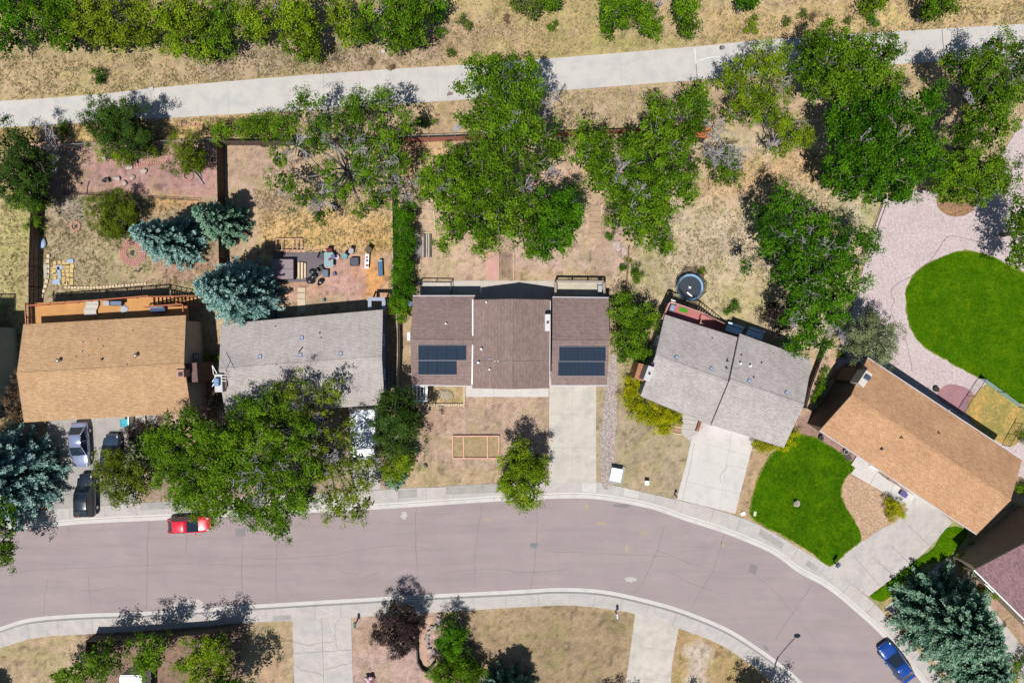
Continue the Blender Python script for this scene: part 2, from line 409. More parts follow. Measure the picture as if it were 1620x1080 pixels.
def mesh_np(name, V, F, cols=None, attr="lc", mats=(), smooth=False):
    me = bpy.data.meshes.new(name); me.vertices.add(len(V)); me.vertices.foreach_set("co", np.asarray(V, np.float32).ravel())
    k = F.shape[1]; me.loops.add(F.size); me.loops.foreach_set("vertex_index", F.astype(np.int32).ravel())
    me.polygons.add(len(F)); me.polygons.foreach_set("loop_start", np.arange(0, F.size, k, dtype=np.int32))
    me.polygons.foreach_set("loop_total", np.full(len(F), k, np.int32)); me.update(calc_edges=True)
    if cols is not None:
        a = me.color_attributes.new(attr, 'FLOAT_COLOR', 'POINT')
        a.data.foreach_set("color", np.concatenate([cols, np.ones((len(cols), 1))], 1).astype(np.float32).ravel())
    for m in mats: me.materials.append(m)
    if smooth: me.polygons.foreach_set("use_smooth", np.ones(len(F), bool))
    return me
gmat, gnt, gbs = nodes("dry_soil")
ga = N(gnt, "ShaderNodeAttribute", attribute_name="soil"); gp = gnt.nodes.new("ShaderNodeNewGeometry").outputs["Position"]
gf = noise(gnt, gp, 7.5, 4, .8); gl = noise(gnt, gp, 2.6, 3, .7)
gc = mixc(gnt, 1, ga.outputs["Color"], ramp(gnt, gf, [(.25, (.60, .59, .55)), (.5, gray(1.0)), (.75, (1.38, 1.36, 1.32))]), 'MULTIPLY')
gc = mixc(gnt, 1, gc, ramp(gnt, noise(gnt, gp, 16, 3, .85), [(.3, gray(.72)), (.7, gray(1.28))]), 'MULTIPLY')
gc = mixc(gnt, 1, gc, ramp(gnt, gl, [(.3, (.84, .88, .78)), (.5, gray(1)), (.72, (1.16, 1.10, 1.06))]), 'MULTIPLY')
gnt.links.new(gc, gbs.inputs["Base Color"]); gbs.inputs["Roughness"].default_value = .95; gbs.inputs["Specular IOR Level"].default_value = .1
gb = N(gnt, "ShaderNodeBump", Strength=.8, Distance=.10); gnt.links.new(gf, gb.inputs["Height"]); gnt.links.new(gb.outputs[0], gbs.inputs["Normal"])
V = np.stack([X, Y, Z], -1).reshape(-1, 3)
tag(link("ground", mesh_np("ground", V, quads, COL.reshape(-1, 3), "soil", [gmat], True)), kind="structure")

# ---- road, kerbs, sidewalks
m_asph = surf("asphalt", C(178,163,163), .08, 12, .18, .92, spots=(C(190,177,176), .70, 14), bump=.01, cvar=.05, tint=C(174,158,160))
m_conc = surf("concrete", C(213,205,199), .06, 8, .35, .9, bump=.004, cvar=.07, tint=C(196,190,190))
m_concw = surf("concrete_warm", C(222,213,203), .06, 8, .3, .9, bump=.004, cvar=.07, tint=C(200,194,186))
m_concl = surf("concrete_pale", C(226,220,216), .04, 8, .4, .9, bump=.004, cvar=.03)
m_concd = surf("concrete_dull", C(184,178,174), .08, 8, .6, .9, bump=.004, cvar=.08)
m_crack = surf("crack_tar", C(160,145,145), .12, 9, .4, .9, bump=0)
m_joint = surf("joint_dark", C(140,132,126), .15, 9, .4, .95, bump=0)
m_seal = surf("sealant", C(240,238,236), .04, 9, .4, .8, bump=0)
m_line = surf("faded_yellow", C(196,172,140), .12, 9, .4, .9, bump=0)
m_patch = surf("asphalt_patch", C(150,143,145), .12, 14, .4, .95, bump=.01)
def stained(m, scale, lo, hi, sc=(1, 1, 1)):
    nt = m.node_tree; bs = nt.nodes["Principled BSDF"]; l = bs.inputs["Base Color"].links[0]; src = l.from_socket
    pos = nt.nodes.new("ShaderNodeNewGeometry").outputs["Position"]; mp = N(nt, "ShaderNodeMapping"); mp.inputs["Scale"].default_value = sc
    nt.links.new(pos, mp.inputs[0]); f = ramp(nt, noise(nt, mp.outputs[0], scale, 5, .65), [(.34, gray(lo)), (.5, gray(1)), (.68, gray(hi))])
    nt.links.new(mixc(nt, 1, src, f, 'MULTIPLY'), bs.inputs["Base Color"])
stained(m_asph, .9, .93, 1.04, (.12, 1.3, 1)); stained(m_conc, .8, .90, 1.04); stained(m_concw, .7, .92, 1.03); stained(m_concl, .9, .90, 1.03); stained(m_concd, 1.2, .88, 1.06)
rb = MB()
ro = W2(ROADPOLY, ZR); rb.sheet(ro, ZR)
def wig(pts, seed, a=.05, n=7):
    "a wandering line between photo points"
    p = smooth_poly(pts, n, False); g = rng(seed); return [(x+g.normal()*a*15*.5, y+g.normal()*a*15*.5) for x, y in p]
cracks = [[(236,824),(234,860),(233,905),(232,964)],[(296,843),(293,875)],[(384,850),(382,900),(384,955)],[(440,850),(437,890),(436,930),(440,952)],
 [(658,802),(658,850),(660,900),(664,941)],[(762,800),(752,870),(752,928)],[(850,800),(848,870),(840,930)],[(1052,830),(1040,870),(1030,895),(1015,925),(1002,938)],
 [(1147,845),(1135,880),(1127,905),(1108,935),(1094,962)],[(1285,925),(1260,960),(1240,990),(1228,1010)],[(108,832),(110,850)],[(139,910),(143,960)],[(0,915),(60,900),(150,898),(300,892),(420,896)],
 [(400,885),(520,878),(620,862),(680,868)],[(860,872),(930,874),(1010,878),(1060,880)],[(540,905),(560,906),(570,915),(600,905)],[(1040,870),(1090,890),(1125,900)],[(70,980),(72,940),(75,915)],
 [(130,935),(170,930),(190,925)],[(700,905),(780,900),(840,905),(900,900)],[(1060,905),(1100,925),(1150,940)],[(1180,900),(1220,930),(1280,1000),(1330,1060)]]
for i, c in enumerate(cracks): rb.ribbon(W2(wig(c, i, .09, 6), ZR), .07 if i < 10 else .045, ZR+.004, 1)
for q in [[(928,798),(928,806)],[(945,827),(957,827)],[(992,862),(991,873)],[(1013,842),(1024,844)],[(766,821),(775,822)],[(1141,857),(1145,864)]]: rb.ribbon(W2(q, ZR), .22, ZR+.004, 2)
rb.sheet(W2([(372,836),(388,835),(388.5,848),(372,849)], ZR), ZR+.005, 3)
rb.sheet(W2([(1188,891),(1199,896),(1195,909),(1183,904)], ZR), ZR+.005, 3)
rb.sheet(W2([(1206,1019),(1213,1021),(1217,1029),(1210,1027)], ZR), ZR+.0045, 3)
rb.sheet(W2(jitter(smooth_poly([(275,955),(285,948),(292,952),(300,946),(316,948),(318,962),(277,964)], 3), .8, 3), ZR), ZR+.0045, 4)
rb.sheet(W2(jitter(smooth_poly(ell(998,916,10,4, 8), 2), .6, 5), ZR), ZR+.0045, 4)
rb.sheet(W2(jitter(smooth_poly(ell(639,815,5,6, 7), 2), .6, 6), ZR), ZR+.0045, 4)
rb.sheet(W2(jitter(smooth_poly(ell(985,800,14,3, 8), 2), .8, 7), ZR), ZR+.0047, 3)
tag(rb.build("road", [m_asph, m_crack, m_line, m_patch, m_conc]), kind="structure")

def kerb_and_walk(rd, wk, side):
    o4 = offs(rd, side*6); o6 = offs(rd, side*8.5); k = MB()
    a, b = W2(offs(rd, -side*.5), ZR), W2(o4, ZR); n = len(a)
    k.add([(*p, ZR+.012) for p in a]+[(*p, ZR+.03) for p in b], [(i, i+1, n+i+1, n+i) for i in range(n-1)], 0)
    b2 = W2(o6, 0); k.add([(*p, ZR+.03) for p in b]+[(*p, .012) for p in b2], [(i, i+1, n+i+1, n+i) for i in range(n-1)], 0)
    k.ribbon(b, .05, ZR+.036, 1)
    ob = k.build("kerb", [m_concl, m_joint]); tag(ob, kind="structure")
    s = MB(); w = W2(wk, 0)
    poly = b2+w[::-1]; s.prism(poly, -.25, .016)
    # expansion joints across the walk every 1.5 m
    acc = 0; last = Vector(b2[0]); nj = 0
    for i in range(1, len(b2)-1):
        p = Vector(b2[i]); acc += (p-last).length; last = p
        if acc > 2.6:
            acc = 0; nj += 1
            q = min((Vector(v) for v in w), key=lambda v: (v-p).length)
            q = p+(q-p)
            # nearest point on polyline, not just vertex
            best = None
            for j in range(len(w)-1):
                A, B = Vector(w[j]), Vector(w[j+1]); t = max(0, min(1, (p-A).dot(B-A)/max((B-A).length_squared, 1e-9))); c = A+(B-A)*t
                if best is None or (c-p).length < (best-p).length: best = c
            s.ribbon([tuple(p), tuple(best)], .025, .019, 1)
    ob = s.build("sidewalk", [m_conc, m_joint, m_concd, m_concl]); tag(ob, kind="structure")
fix = lambda sgn: sgn
kerb_and_walk(RN, WN, -1)
kerb_and_walk(RS, WS, 1)
sp = MB()
for q in [[(921,762),(943,764),(943,779),(921,777)],[(988,771),(1011,777),(1009,788),(986,783)]]: sp.sheet(W2(q), .021, 0)
for q in [[(222,796),(285,791),(284,803),(222,807)],[(1203,836),(1222,847),(1217,857),(1200,846)],[(1222,848),(1241,860),(1236,868),(1218,858)],[(705,768),(800,764),(800,778),(706,782)],[(432,974),(460,972),(461,980),(432,982)],[(1279,886),(1295,897),(1290,904),(1274,893)],[(630,775),(660,773),(660,786),(630,788)]]: sp.sheet(W2(q), .021, 1)
tag(sp.build("pavement_patches", [m_concl, m_concd]), kind="structure")

# ---- trail path at the top
PN = [(-200,168),(0,160),(150,150),(240,140),(420,124),(600,111),(730,103),(880,92),(1100,74),(1140,70),(1250,60),(1420,50),(1620,38),(1820,24)]
PSs = [(-200,212),(0,202),(140,194),(260,187),(420,178),(560,170),(700,160),(730,158),(880,144),(1100,127),(1140,124),(1260,112),(1430,101),(1500,96.5),(1620,88),(1820,74)]
tp = MB(); a, b = W2(smooth_poly(PN, 4, False)), W2(smooth_poly(PSs, 4, False)); tp.prism(a+b[::-1], -.2, .02)
for (x0, y0), (x1, y1), mi, w in [((1099,76),(1103,125),2,.12),((1490,47),(1494,96),1,.08),((512,118),(513,173),1,.025),((878,93),(881,143),3,.03),((238,141),(242,189),1,.03),((1245,62),(1247,112),1,.03),((980,84),(984,136),3,.03),((690,107),(694,160),3,.03),((360,131),(362,181),3,.03),((1360,54),(1364,105),3,.03)]:
    tp.ribbon(W2([(x0, y0), (x1, y1)]), w, .025, mi)
tp.ribbon(W2(wig([(1104,97),(1120,92),(1140,90),(1146,95),(1168,96)], 3, .03)), .11, .026, 2)
tp.ribbon(W2([(1101,101),(1103,124)]), .09, .027, 1)
m_conct = surf("concrete_trail", C(221,215,210), .03, 8, .3, .9, bump=.003, cvar=.04, tint=C(208,204,203))
m_jfaint = surf("joint_faint", C(196,190,186), .05, 9, .4, .95, bump=0)
tag(tp.build("path", [m_conct, m_joint, m_seal, m_jfaint]), kind="structure")

# ---- driveways and slabs
def slab(name, polys, mat=None, joints=(), z=.028, cr=(), jm=None, jw=.035, kind="structure"):
    s = MB()
    for i, q in enumerate(polys): s.prism(W2(q), -.2, z-.003*i)
    for q in joints: s.ribbon(W2(q), jw, z+.004, 1)
    for i, q in enumerate(cr): s.ribbon(W2(wig(q, 50+i, .05)), .04, z+.005, 2)
    return tag(s.build(name, [mat or m_conc, jm or m_joint, m_crack]), kind=kind)
slab("driveway", [[(869,600),(943,600),(943,764),(868.5,762)]], m_concw, [[(906,602),(905,762)],[(869,655),(943,655)],[(869,708),(943,708)]], .024, jm=m_jfaint)
slab("front_walk", [[(736,600),(868,600),(868,627.5),(736,627.5)]], m_concl, [[(780,604),(780,627)],[(824,604),(824,627)]], .022, jm=m_jfaint)
slab("driveway", [[(1124,660),(1194,690),(1163,812),(1070,789),(1085,735),(1093,697),(1100,680)]], m_concl, [[(1110,700),(1190,722)],[(1146,735),(1186,742)],[(1080,760),(1172,781)],[(1158,680),(1138,806)]], .024, [[(1150,737),(1140,752),(1140,762)],[(1080,790),(1092,735),(1099,700)]], jm=m_jfaint)
fan = [(1080,650),(1109,655),(1125,665),(1100,688),(1091,697),(1078,685)]
slab("front_walk", [fan], m_conc, [[(1110,658),(1080,655)],[(1106,665),(1080,662)],[(1104,672),(1079,670)],[(1102,680),(1079,678)],[(1100,684),(1086,692)]], .032, jm=m_joint)
slab("driveway", [[(1445,780),(1480,800),(1506,826),(1462,874),(1374,943),(1311,896),(1361,857),(1410,826),(1436,806)]], m_conc, [[(1409,862),(1441,893)],[(1380,880),(1418,914)],[(1352,880),(1392,926)],[(1436,830),(1470,862)]], .024)
slab("front_walk", [[(1346,749),(1354,738),(1363,728),(1382,741),(1400,756),(1447,784),(1438,804),(1431,802),(1407,784)]], m_concl, [[(1376,766),(1386,748)],[(1405,783),(1414,766)]], .028)
slab("driveway", [[(75,640),(207,640),(209,700),(222,794),(75,806)]], m_concd, [[(95,730),(212,728)],[(150,660),(152,800)],[(100,772),(218,768)]], .024, [[(120,770),(180,765),(216,760)]])
slab("driveway", [[(552,640),(600,640),(602,774),(560,776)]], m_conc, [[(556,700),(600,700)]], .024)
slab("driveway", [[(463,980),(555.5,975),(560,1130),(467,1130)]], m_conc, [[(509,978),(514,1130)],[(465,1033),(558,1027)]], .024,
     [[(465,1015),(490,1020),(505,1016),(530,1014)],[(466,1050),(480,1060),(500,1063),(512,1068)],[(538,978),(530,990),(531,1010),(534,1026)],[(514,1058),(535,1053),(557,1047)]])
slab("driveway", [[(1005,969),(1073.5,992),(1063,1050),(1058,1130),(983,1130),(997,1030)]], m_concw, [[(998,1020),(1067,1030)],[(991,1070),(1062,1078)]], .024, jm=m_jfaint)
slab("driveway", [[(1500,880),(1540,925),(1620,1025),(1720,1150),(1600,1180),(1400,960)]], m_conc, [[(1520,960),(1560,930)],[(1560,1000),(1600,975)],[(1590,1040),(1640,1010)]], .02)
slab("patio", [[(207,650),(250,650),(248,690),(225,697),(207,700)]], m_conc, [[(230,652),(230,694)]], .022)
m_flag = surf("flagstone", C(206,168,158), .10, 5, .6, .9, tint=C(196,156,140))
slab("patio", [[(250,650),(288,650),(275,690),(250,690)]], m_flag, [[(253,672),(270,681)],[(262,660),(250,678)],[(270,655),(285,668)],[(270,681),(280,668)]], .02)
slab("patio", [[(664,446),(716,446),(716,500),(664,500)],[(716,444),(876,444),(876,500),(716,500)]], m_concw, [[(760,444),(760,470)],[(818,444),(818,470)]], .024, jm=m_jfaint)
m_brickp = surf("pink_pavers", C(230,178,164), .12, 10, .8, .9)
m_rail = surf("pale_edging", C(222,196,172), .1, 6, .5, .9)
bw = MB(); bw.prism(W2([(768,399),(787.5,399),(787.5,443),(768,443)]), -.1, .03, 0)
for i in range(1, 22): bw.ribbon(W2([(768.5,399+2*i),(787,399+2*i)]), .012, .034, 2)
bw.beam(P(788.6,398,.05), P(788.6,443,.05), .09, .1, 1); bw.beam(P(812.3,398,.05), P(812.3,443,.05), .1, .1, 1)
tag(bw.build("path", [m_brickp, m_rail, m_joint]), kind="structure")
m_red = surf("red_pavers", C(182,132,134), .14, 8, .8, .9, tint=C(166,132,150))
tag(MB().prism(W2(smooth_poly([(1483,621),(1498,608),(1519,610),(1538,620),(1540,634),(1526,656),(1505,645),(1485,632)], 5)), -.1, .035).build("patio", m_red), kind="structure")
sb = MB(); sb.prism(W2([(471,455),(483,455),(483,462),(471,462)]), -.1, .05); sb.prism(W2([(471,463.5),(483,463.5),(483,472),(471,472)]), -.1, .05); sb.prism(W2([(471,473),(483,473),(483,495),(471,495)]), -.1, .05)
tag(sb.build("stepping_stones", surf("slab_cream", C(232,212,186), .05, 8, .5, .9)), kind="structure")
m_pad = surf("dark_pad", C(126,116,122), .10, 8, .6, .9, bump=.004)
tag(MB().prism(W2([(432,399),(514,399),(514,430),(492,446),(432,446)]), -.1, .02).build("patio", m_pad), kind="structure")
# ---- gravel yard, lawns
def gravel(name, a, b, c):
    m, nt, bs = nodes(name); pos = nt.nodes.new("ShaderNodeNewGeometry").outputs["Position"]
    v = N(nt, "ShaderNodeTexVoronoi", Scale=11.0); nt.links.new(pos, v.inputs["Vector"])
    sx = nt.nodes.new("ShaderNodeSeparateColor"); nt.links.new(v.outputs["Color"], sx.inputs[0])
    col = ramp(nt, sx.outputs[0], [(0, a), (.5, b), (1, c)])
    col = mixc(nt, 1, col, ramp(nt, noise(nt, pos, .5, 4), [(.3, gray(.93)), (.7, gray(1.06))]), 'MULTIPLY')
    col = mixc(nt, 1, col, ramp(nt, noise(nt, pos, 4, 3), [(.3, gray(.88)), (.7, gray(1.1))]), 'MULTIPLY')
    nt.links.new(col, bs.inputs[0]); bs.inputs["Roughness"].default_value = .95
    b_ = N(nt, "ShaderNodeBump", Strength=.6, Distance=.04); nt.links.new(v.outputs["Distance"], b_.inputs["Height"]); b_.invert = True
    nt.links.new(b_.outputs[0], bs.inputs["Normal"]); return m
m_grav = gravel("pink_gravel", C(202,182,182), C(217,199,199), C(230,214,213))
m_gravs = gravel("lavender_gravel", C(150,134,130), C(184,168,162), C(214,202,196))
m_gravb = gravel("tan_gravel", C(180,146,120), C(204,166,136), C(226,194,164))
m_mulch = gravel("brown_mulch", C(120,88,60), C(168,128,94), C(196,156,118))
tag(MB().sheet(W2([(1398,316),(1440,300),(1500,305),(1560,300),(1590,235),(1625,180),(1800,150),(1800,760),(1640,760),(1560,740),(1450,690),(1330,600),(1322,570),(1345,500),(1362,440),(1380,370)]), .03).build("gravel_yard", m_grav), kind="structure")
tag(MB().sheet(W2(jitter(smooth_poly([(962,575),(974,560),(976,620),(973,700),(968,766),(952,765),(950,700),(955,640)], 5), .7, 3)), .03).build("gravel_strip", m_gravs), kind="structure")
tag(MB().sheet(W2(smooth_poly([(1346,751),(1407,786),(1429,803),(1418,824),(1390,838),(1360,856),(1345,822),(1334,800),(1330,778),(1336,760)], 4)), .031).build("gravel_bed", m_gravb), kind="structure")
tag(MB().sheet(W2(smooth_poly(ell(1513,318,32,25, 10), 4)), .034).build("mulch_bed", m_mulch), kind="structure")
def lawn_mat(name, a, b, c):
    m, nt, bs = nodes(name); pos = nt.nodes.new("ShaderNodeNewGeometry").outputs["Position"]
    nf = noise(nt, pos, 13, 3, .85)
    col = ramp(nt, nf, [(.30, a), (.5, b), (.70, c)])
    col = mixc(nt, 1, col, ramp(nt, noise(nt, pos, .6, 6, .75), [(.32, (.72, .82, .7)), (.5, gray(1)), (.66, (1.7, 1.28, 1.2))]), 'MULTIPLY')
    col = mixc(nt, 1, col, ramp(nt, noise(nt, pos, 3.5, 4, .75), [(.30, gray(.72)), (.70, gray(1.3))]), 'MULTIPLY')
    nt.links.new(col, bs.inputs[0]); bs.inputs["Roughness"].default_value = .9; bs.inputs["Specular IOR Level"].default_value = .02
    b_ = N(nt, "ShaderNodeBump", Strength=1.0, Distance=.06); nt.links.new(nf, b_.inputs["Height"]); nt.links.new(b_.outputs[0], bs.inputs["Normal"]); return m
m_lawn = lawn_mat("lawn", C(46,88,0), C(74,120,4), C(118,156,24))
m_lawn2 = lawn_mat("lawn_dry", C(150,136,76), C(186,166,98), C(212,190,130))
def fringe(name, poly, mat, z, seed, amp, n=3):
    p = smooth_poly(poly, 8); g = rng(seed); q = []
    for i, (x, y) in enumerate(p): q.append((x+g.normal()*amp, y+g.normal()*amp))
    return tag(MB().prism(W2(q), z-.05, z).build(name, mat), kind="structure")
LAWN1 = [(1434,480),(1435,455),(1451,430),(1482,411),(1522,398),(1563,405),(1590,418),(1640,445),(1760,520),(1760,700),(1620,640),(1590,620),(1558,601),(1524,584),(1498,569),(1462,547),(1441,519)]
fringe("lawn", LAWN1, m_lawn, .065, 3, .35)
def grow(poly, k):
    cx = sum(p[0] for p in poly)/len(poly); cy = sum(p[1] for p in poly)/len(poly)
    return [(cx+(x-cx)*(1+k/max(30, math.hypot(x-cx, y-cy))), cy+(y-cy)*(1+k/max(30, math.hypot(x-cx, y-cy)))) for x, y in poly]
m_edge = lawn_mat("lawn_edge", C(96,112,30), C(132,146,54), C(170,176,90))
fringe("lawn_border", grow(LAWN1, 1.8), m_edge, .05, 13, .6)
LAWN2 = [(1240,703),(1262,688),(1304,701),(1350,735),(1336,756),(1329,778),(1336,800),(1352,826),(1361,852),(1340,870),(1312,893),(1278,869),(1240,846),(1192,820),(1190,795),(1198,762),(1212,732),(1226,715)]
fringe("lawn", LAWN2, m_lawn, .06, 4, .7); fringe("lawn_border", grow(LAWN2, 2.2), m_edge, .045, 14, .9)
fringe("lawn", [(1566,606),(1624,648),(1600,706),(1529,657)], m_lawn2, .055, 5, .3)
fringe("lawn", [(1400,925),(1440,893),(1475,868),(1498,835),(1531,842),(1500,880),(1460,895),(1425,925),(1398,950),(1377,942)], m_lawn, .05, 6, .5)
# ================================================================== BUILDINGS
m_white = plain("white_paint", (.78,.78,.76), .5); m_gutter = plain("gutter_white", (.36,.34,.37), .5)
m_dark = plain("dark_metal", (.03,.03,.035), .5, .3); m_black = plain("black_rubber", (.015,.015,.017), .7)
m_steel = plain("galvanised", (.45,.46,.48), .35, .8); m_grey = plain("grey_paint", (.25,.26,.28), .6)
m_gl = glass(); m_pvc = plain("vent_grey", (.32,.32,.33), .5)
def wood(name, c, k=.16):
    if name in MATS: return MATS[name]
    m, nt, bs = nodes(name); pos = nt.nodes.new("ShaderNodeNewGeometry").outputs["Position"]
    f = ramp(nt, noise(nt, pos, 7, 4, .7), [(.3, gray(1-k)), (.7, gray(1+k))]); g = ramp(nt, noise(nt, pos, 1.1, 3), [(.3, gray(.9)), (.7, gray(1.1))])
    nt.links.new(mixc(nt, 1, mixc(nt, 1, c, f, 'MULTIPLY'), g, 'MULTIPLY'), bs.inputs[0]); bs.inputs["Roughness"].default_value = .85
    MATS[name] = m; return m
m_deckwood = wood("deck_orange", C(226,164,98), .07); m_railwood = wood("rail_red", C(214,130,96), .1)
m_redwood = wood("deck_red", C(206,124,124), .08); m_fence = wood("fence_brown", (.055,.034,.027)); m_fenceg = wood("fence_grey", (.30,.27,.24))
m_fenced = wood("fence_dark", (.05,.038,.034)); m_bed = wood("bed_wood", C(244,188,168), .06); m_tanw = wood("tan_wood", C(240,214,180), .08)

class Gable:
    def __init__(s, parent, corners, ze, dz, axis, m_roof, m_fas, m_wall, over=.45, th=.2, gut=None, name="roof", zg=-.2, wallz=None):
        s.A, s.B, s.C, s.D = [P(x, y, ze) for x, y in corners]      # NW NE SE SW at the eaves
        s.ze, s.dz, s.axis, s.th = ze, dz, axis, th
        A, B, Cc, D = s.A, s.B, s.C, s.D; up = Vector((0, 0, dz))
        if axis == 'EW': s.R0, s.R1 = (A+D)/2+up, (B+Cc)/2+up
        else: s.R0, s.R1 = (A+B)/2+up, (D+Cc)/2+up
        R0, R1 = s.R0, s.R1; t = Vector((0, 0, -th)); mb = MB()
        top = [A, B, Cc, D, R0, R1]; vs = top+[v+t for v in top]
        if axis == 'EW':
            tf = [(0,4,5,1), (4,3,2,5)]; ring = [0,1,5,2,3,4]
        else:
            tf = [(0,3,5,4), (4,5,2,1)]; ring = [0,4,1,2,5,3]
        # outward-up orientation
        mb.add(vs, tf, 0); mb.add(vs, [tuple(i+6 for i in f[::-1]) for f in tf], 1)
        mb.add(vs, [(ring[(i+1) % 6], ring[i], ring[i]+6, ring[(i+1) % 6]+6) for i in range(6)], 1)
        s.roof = mb.build(name, [m_roof, m_fas], parent)
        # ridge cap
        d = (R1-R0).normalized(); cap = MB(); cap.beam(R0+Vector((0, 0, .012)), R1+Vector((0, 0, .012)), .26, .03)
        cap.build("ridge_cap", m_roof, s.roof)
        # walls following the underside of the roof
        u = (B-A).normalized(); v = (D-A).normalized(); w = MB()
        if axis == 'EW': lenp = (D-A).length
        else: lenp = (B-A).length
        dzi = dz*over/(lenp/2)
        a, b, c, d_ = A+u*over+v*over, B-u*over+v*over, Cc-u*over-v*over, D+u*over-v*over
        zt = ze-th+dzi-.02; zr = ze+dz-th-.02
        lo = [Vector((p.x, p.y, zg)) for p in (a, b, c, d_)]; hi = [Vector((p.x, p.y, zt)) for p in (a, b, c, d_)]
        if axis == 'EW': r0, r1 = (a+d_)/2, (b+c)/2
        else: r0, r1 = (a+b)/2, (d_+c)/2
        r0 = Vector((r0.x, r0.y, zr)); r1 = Vector((r1.x, r1.y, zr))
        vs = lo+hi+[r0, r1]
        if axis == 'EW': fs = [(1,0,4,5), (3,2,6,7), (0,3,7,8,4), (2,1,5,9,6)]
        else: fs = [(0,3,7,4), (2,1,5,6), (1,0,4,8,5), (3,2,6,9,7)]
        w.add(vs, fs); s.wall = w.build("wall", m_wall, parent)
        s.wc = [Vector((p.x, p.y, 0)) for p in (a, b, c, d_)]       # wall corners
        if gut:
            for p, q in ((A, B), (D, Cc)) if axis == 'EW' else ((A, D), (B, Cc)):
                n = Vector((-(q-p).y, (q-p).x, 0)).normalized()
                mid = (A+B+Cc+D)/4
                if n.dot(mid-p) > 0: n = -n
                MB().beam(p+n*.05-Vector((0, 0, .07)), q+n*.05-Vector((0, 0, .07)), .09, .11).build("gutter", gut, parent)
    def z(s, x, y):
        p = Vector((x, y, 0)); a, b = (s.A, s.D) if s.axis == 'EW' else (s.A, s.B)
        e = (s.R1-s.R0); e.z = 0; e.normalize(); n = Vector((-e.y, e.x, 0))
        dr = abs((p-Vector((s.R0.x, s.R0.y, 0))).dot(n)); m = (a-b).length/2
        q = a-b; half = abs(q.dot(n))/2
        return s.ze+s.dz*(1-dr/half)
    def at(s, px, py, up=0):
        zz = s.ze+s.dz*.5
        for _ in range(8):
            p = P(px, py, zz); zz = s.z(p.x, p.y)
        return Vector((p.x, p.y, zz+up))
    def normal(s, p):
        e = .05; gx_ = (s.z(p.x+e, p.y)-s.z(p.x-e, p.y))/(2*e); gy_ = (s.z(p.x, p.y+e)-s.z(p.x, p.y-e))/(2*e)
        return Vector((-gx_, -gy_, 1)).normalized()
    def pipe(s, px, py, r=.05, h=.35, mat=None, cap=False):
        p = s.at(px, py, -.05); m = MB(); m.cyl(p, p+Vector((0, 0, h)), r, r, 10)
        m.cyl(p+Vector((0, 0, .03)), p+Vector((0, 0, .08)), r*1.6, r*1.1, 10)
        if cap: m.cyl(p+Vector((0, 0, h)), p+Vector((0, 0, h+.08)), r*1.25, r*1.1, 10)
        return m.build("vent_pipe", mat or m_pvc, s.roof)
    def turbine(s, px, py, r=.19):
        p = s.at(px, py, -.05); m = MB(); m.cyl(p, p+Vector((0, 0, .25)), r*.7, r*.7, 14)
        for k in range(4):
            m.cyl(p+Vector((0, 0, .25+.07*k)), p+Vector((0, 0, .32+.07*k)), r*(.8, 1, 1.05, .85)[k], r*(1, 1.05, .85, .35)[k], 14)
        return m.build("turbine_vent", m_steel, s.roof, smooth=True)
    def boxvent(s, px, py, w=.34, h=.14, ang=0, mat=None):
        p = s.at(px, py); m = MB(); n = s.normal(p)
        q = n.to_track_quat('Z', 'Y').to_matrix() @ Matrix.Rotation(ang, 3, 'Z')
        m.box(p+n*h/2, (w, w, h), 0, 0, q); o = m.build("roof_vent", mat or m_grey, s.roof)
        off = q @ Vector((-w*.08, -w*.08, 0))
        MB().box(p+n*(h+.015)+off, (w*.62, w*.62, .03), 0, 0, q).build("vent_lid", plain("lid_lavender", C(206,204,220), .5), o); return o
def panelled_window(parent, p0, p1, u, z0, w, h, door=False, mat=None):
    "a framed window on the wall p0->p1 (outside on the left-hand side of p1->p0), centred at fraction u"
    d = (p1-p0).normalized(); n = Vector((d.y, -d.x, 0)); c = p0+(p1-p0)*u+Vector((0, 0, z0+h/2))
    ang = math.atan2(d.y, d.x); f = MB()
    c0 = c+n*.03
    f.box(c0+Vector((0, 0, h/2)), (w+.12, .1, .07), ang); f.box(c0-Vector((0, 0, h/2)), (w+.16, .14, .07), ang)
    f.box(c0+d*(w/2), (.07, .1, h-.07), ang); f.box(c0-d*(w/2), (.07, .1, h-.07), ang)
    if not door: f.box(c0, (.045, .07, h-.07), ang)
    fr = f.build("door" if door else "window", m_white, parent)
    if door:
        g = MB(); g.box(c+n*.03, (w-.07, .05, h-.07), ang); g.build("door_leaf", mat or m_white, fr)
        MB().box(c+n*.075+d*(w*.36), (.04, .05, .1), ang).build("handle", m_steel, fr)
    else:
        MB().box(c+n*.02, (w-.07, .03, h-.07), ang).build("pane", m_gl, fr)
def garage_door(parent, p0, p1, u, w=4.9, h=2.15, mat=None):
    d = (p1-p0).normalized(); n = Vector((d.y, -d.x, 0)); c = p0+(p1-p0)*u; ang = math.atan2(d.y, d.x); g = MB()
    for k in range(4): g.box(c+n*.03+Vector((0, 0, .05+h/8+k*h/4)), (w, .05, h/4-.02), ang)
    g.box(c+n*.02+Vector((0, 0, h/2)), (w, .03, h), ang)
    o = g.build("garage_door", mat or m_white, parent)
def windows(parent, G, spec):
    a, b, c, d = G.wc
    side = {'N': (b, a), 'S': (d, c), 'W': (a, d), 'E': (c, b)}
    for s_, u, z0, w, h in spec: panelled_window(parent, *side[s_], u, z0, w, h)
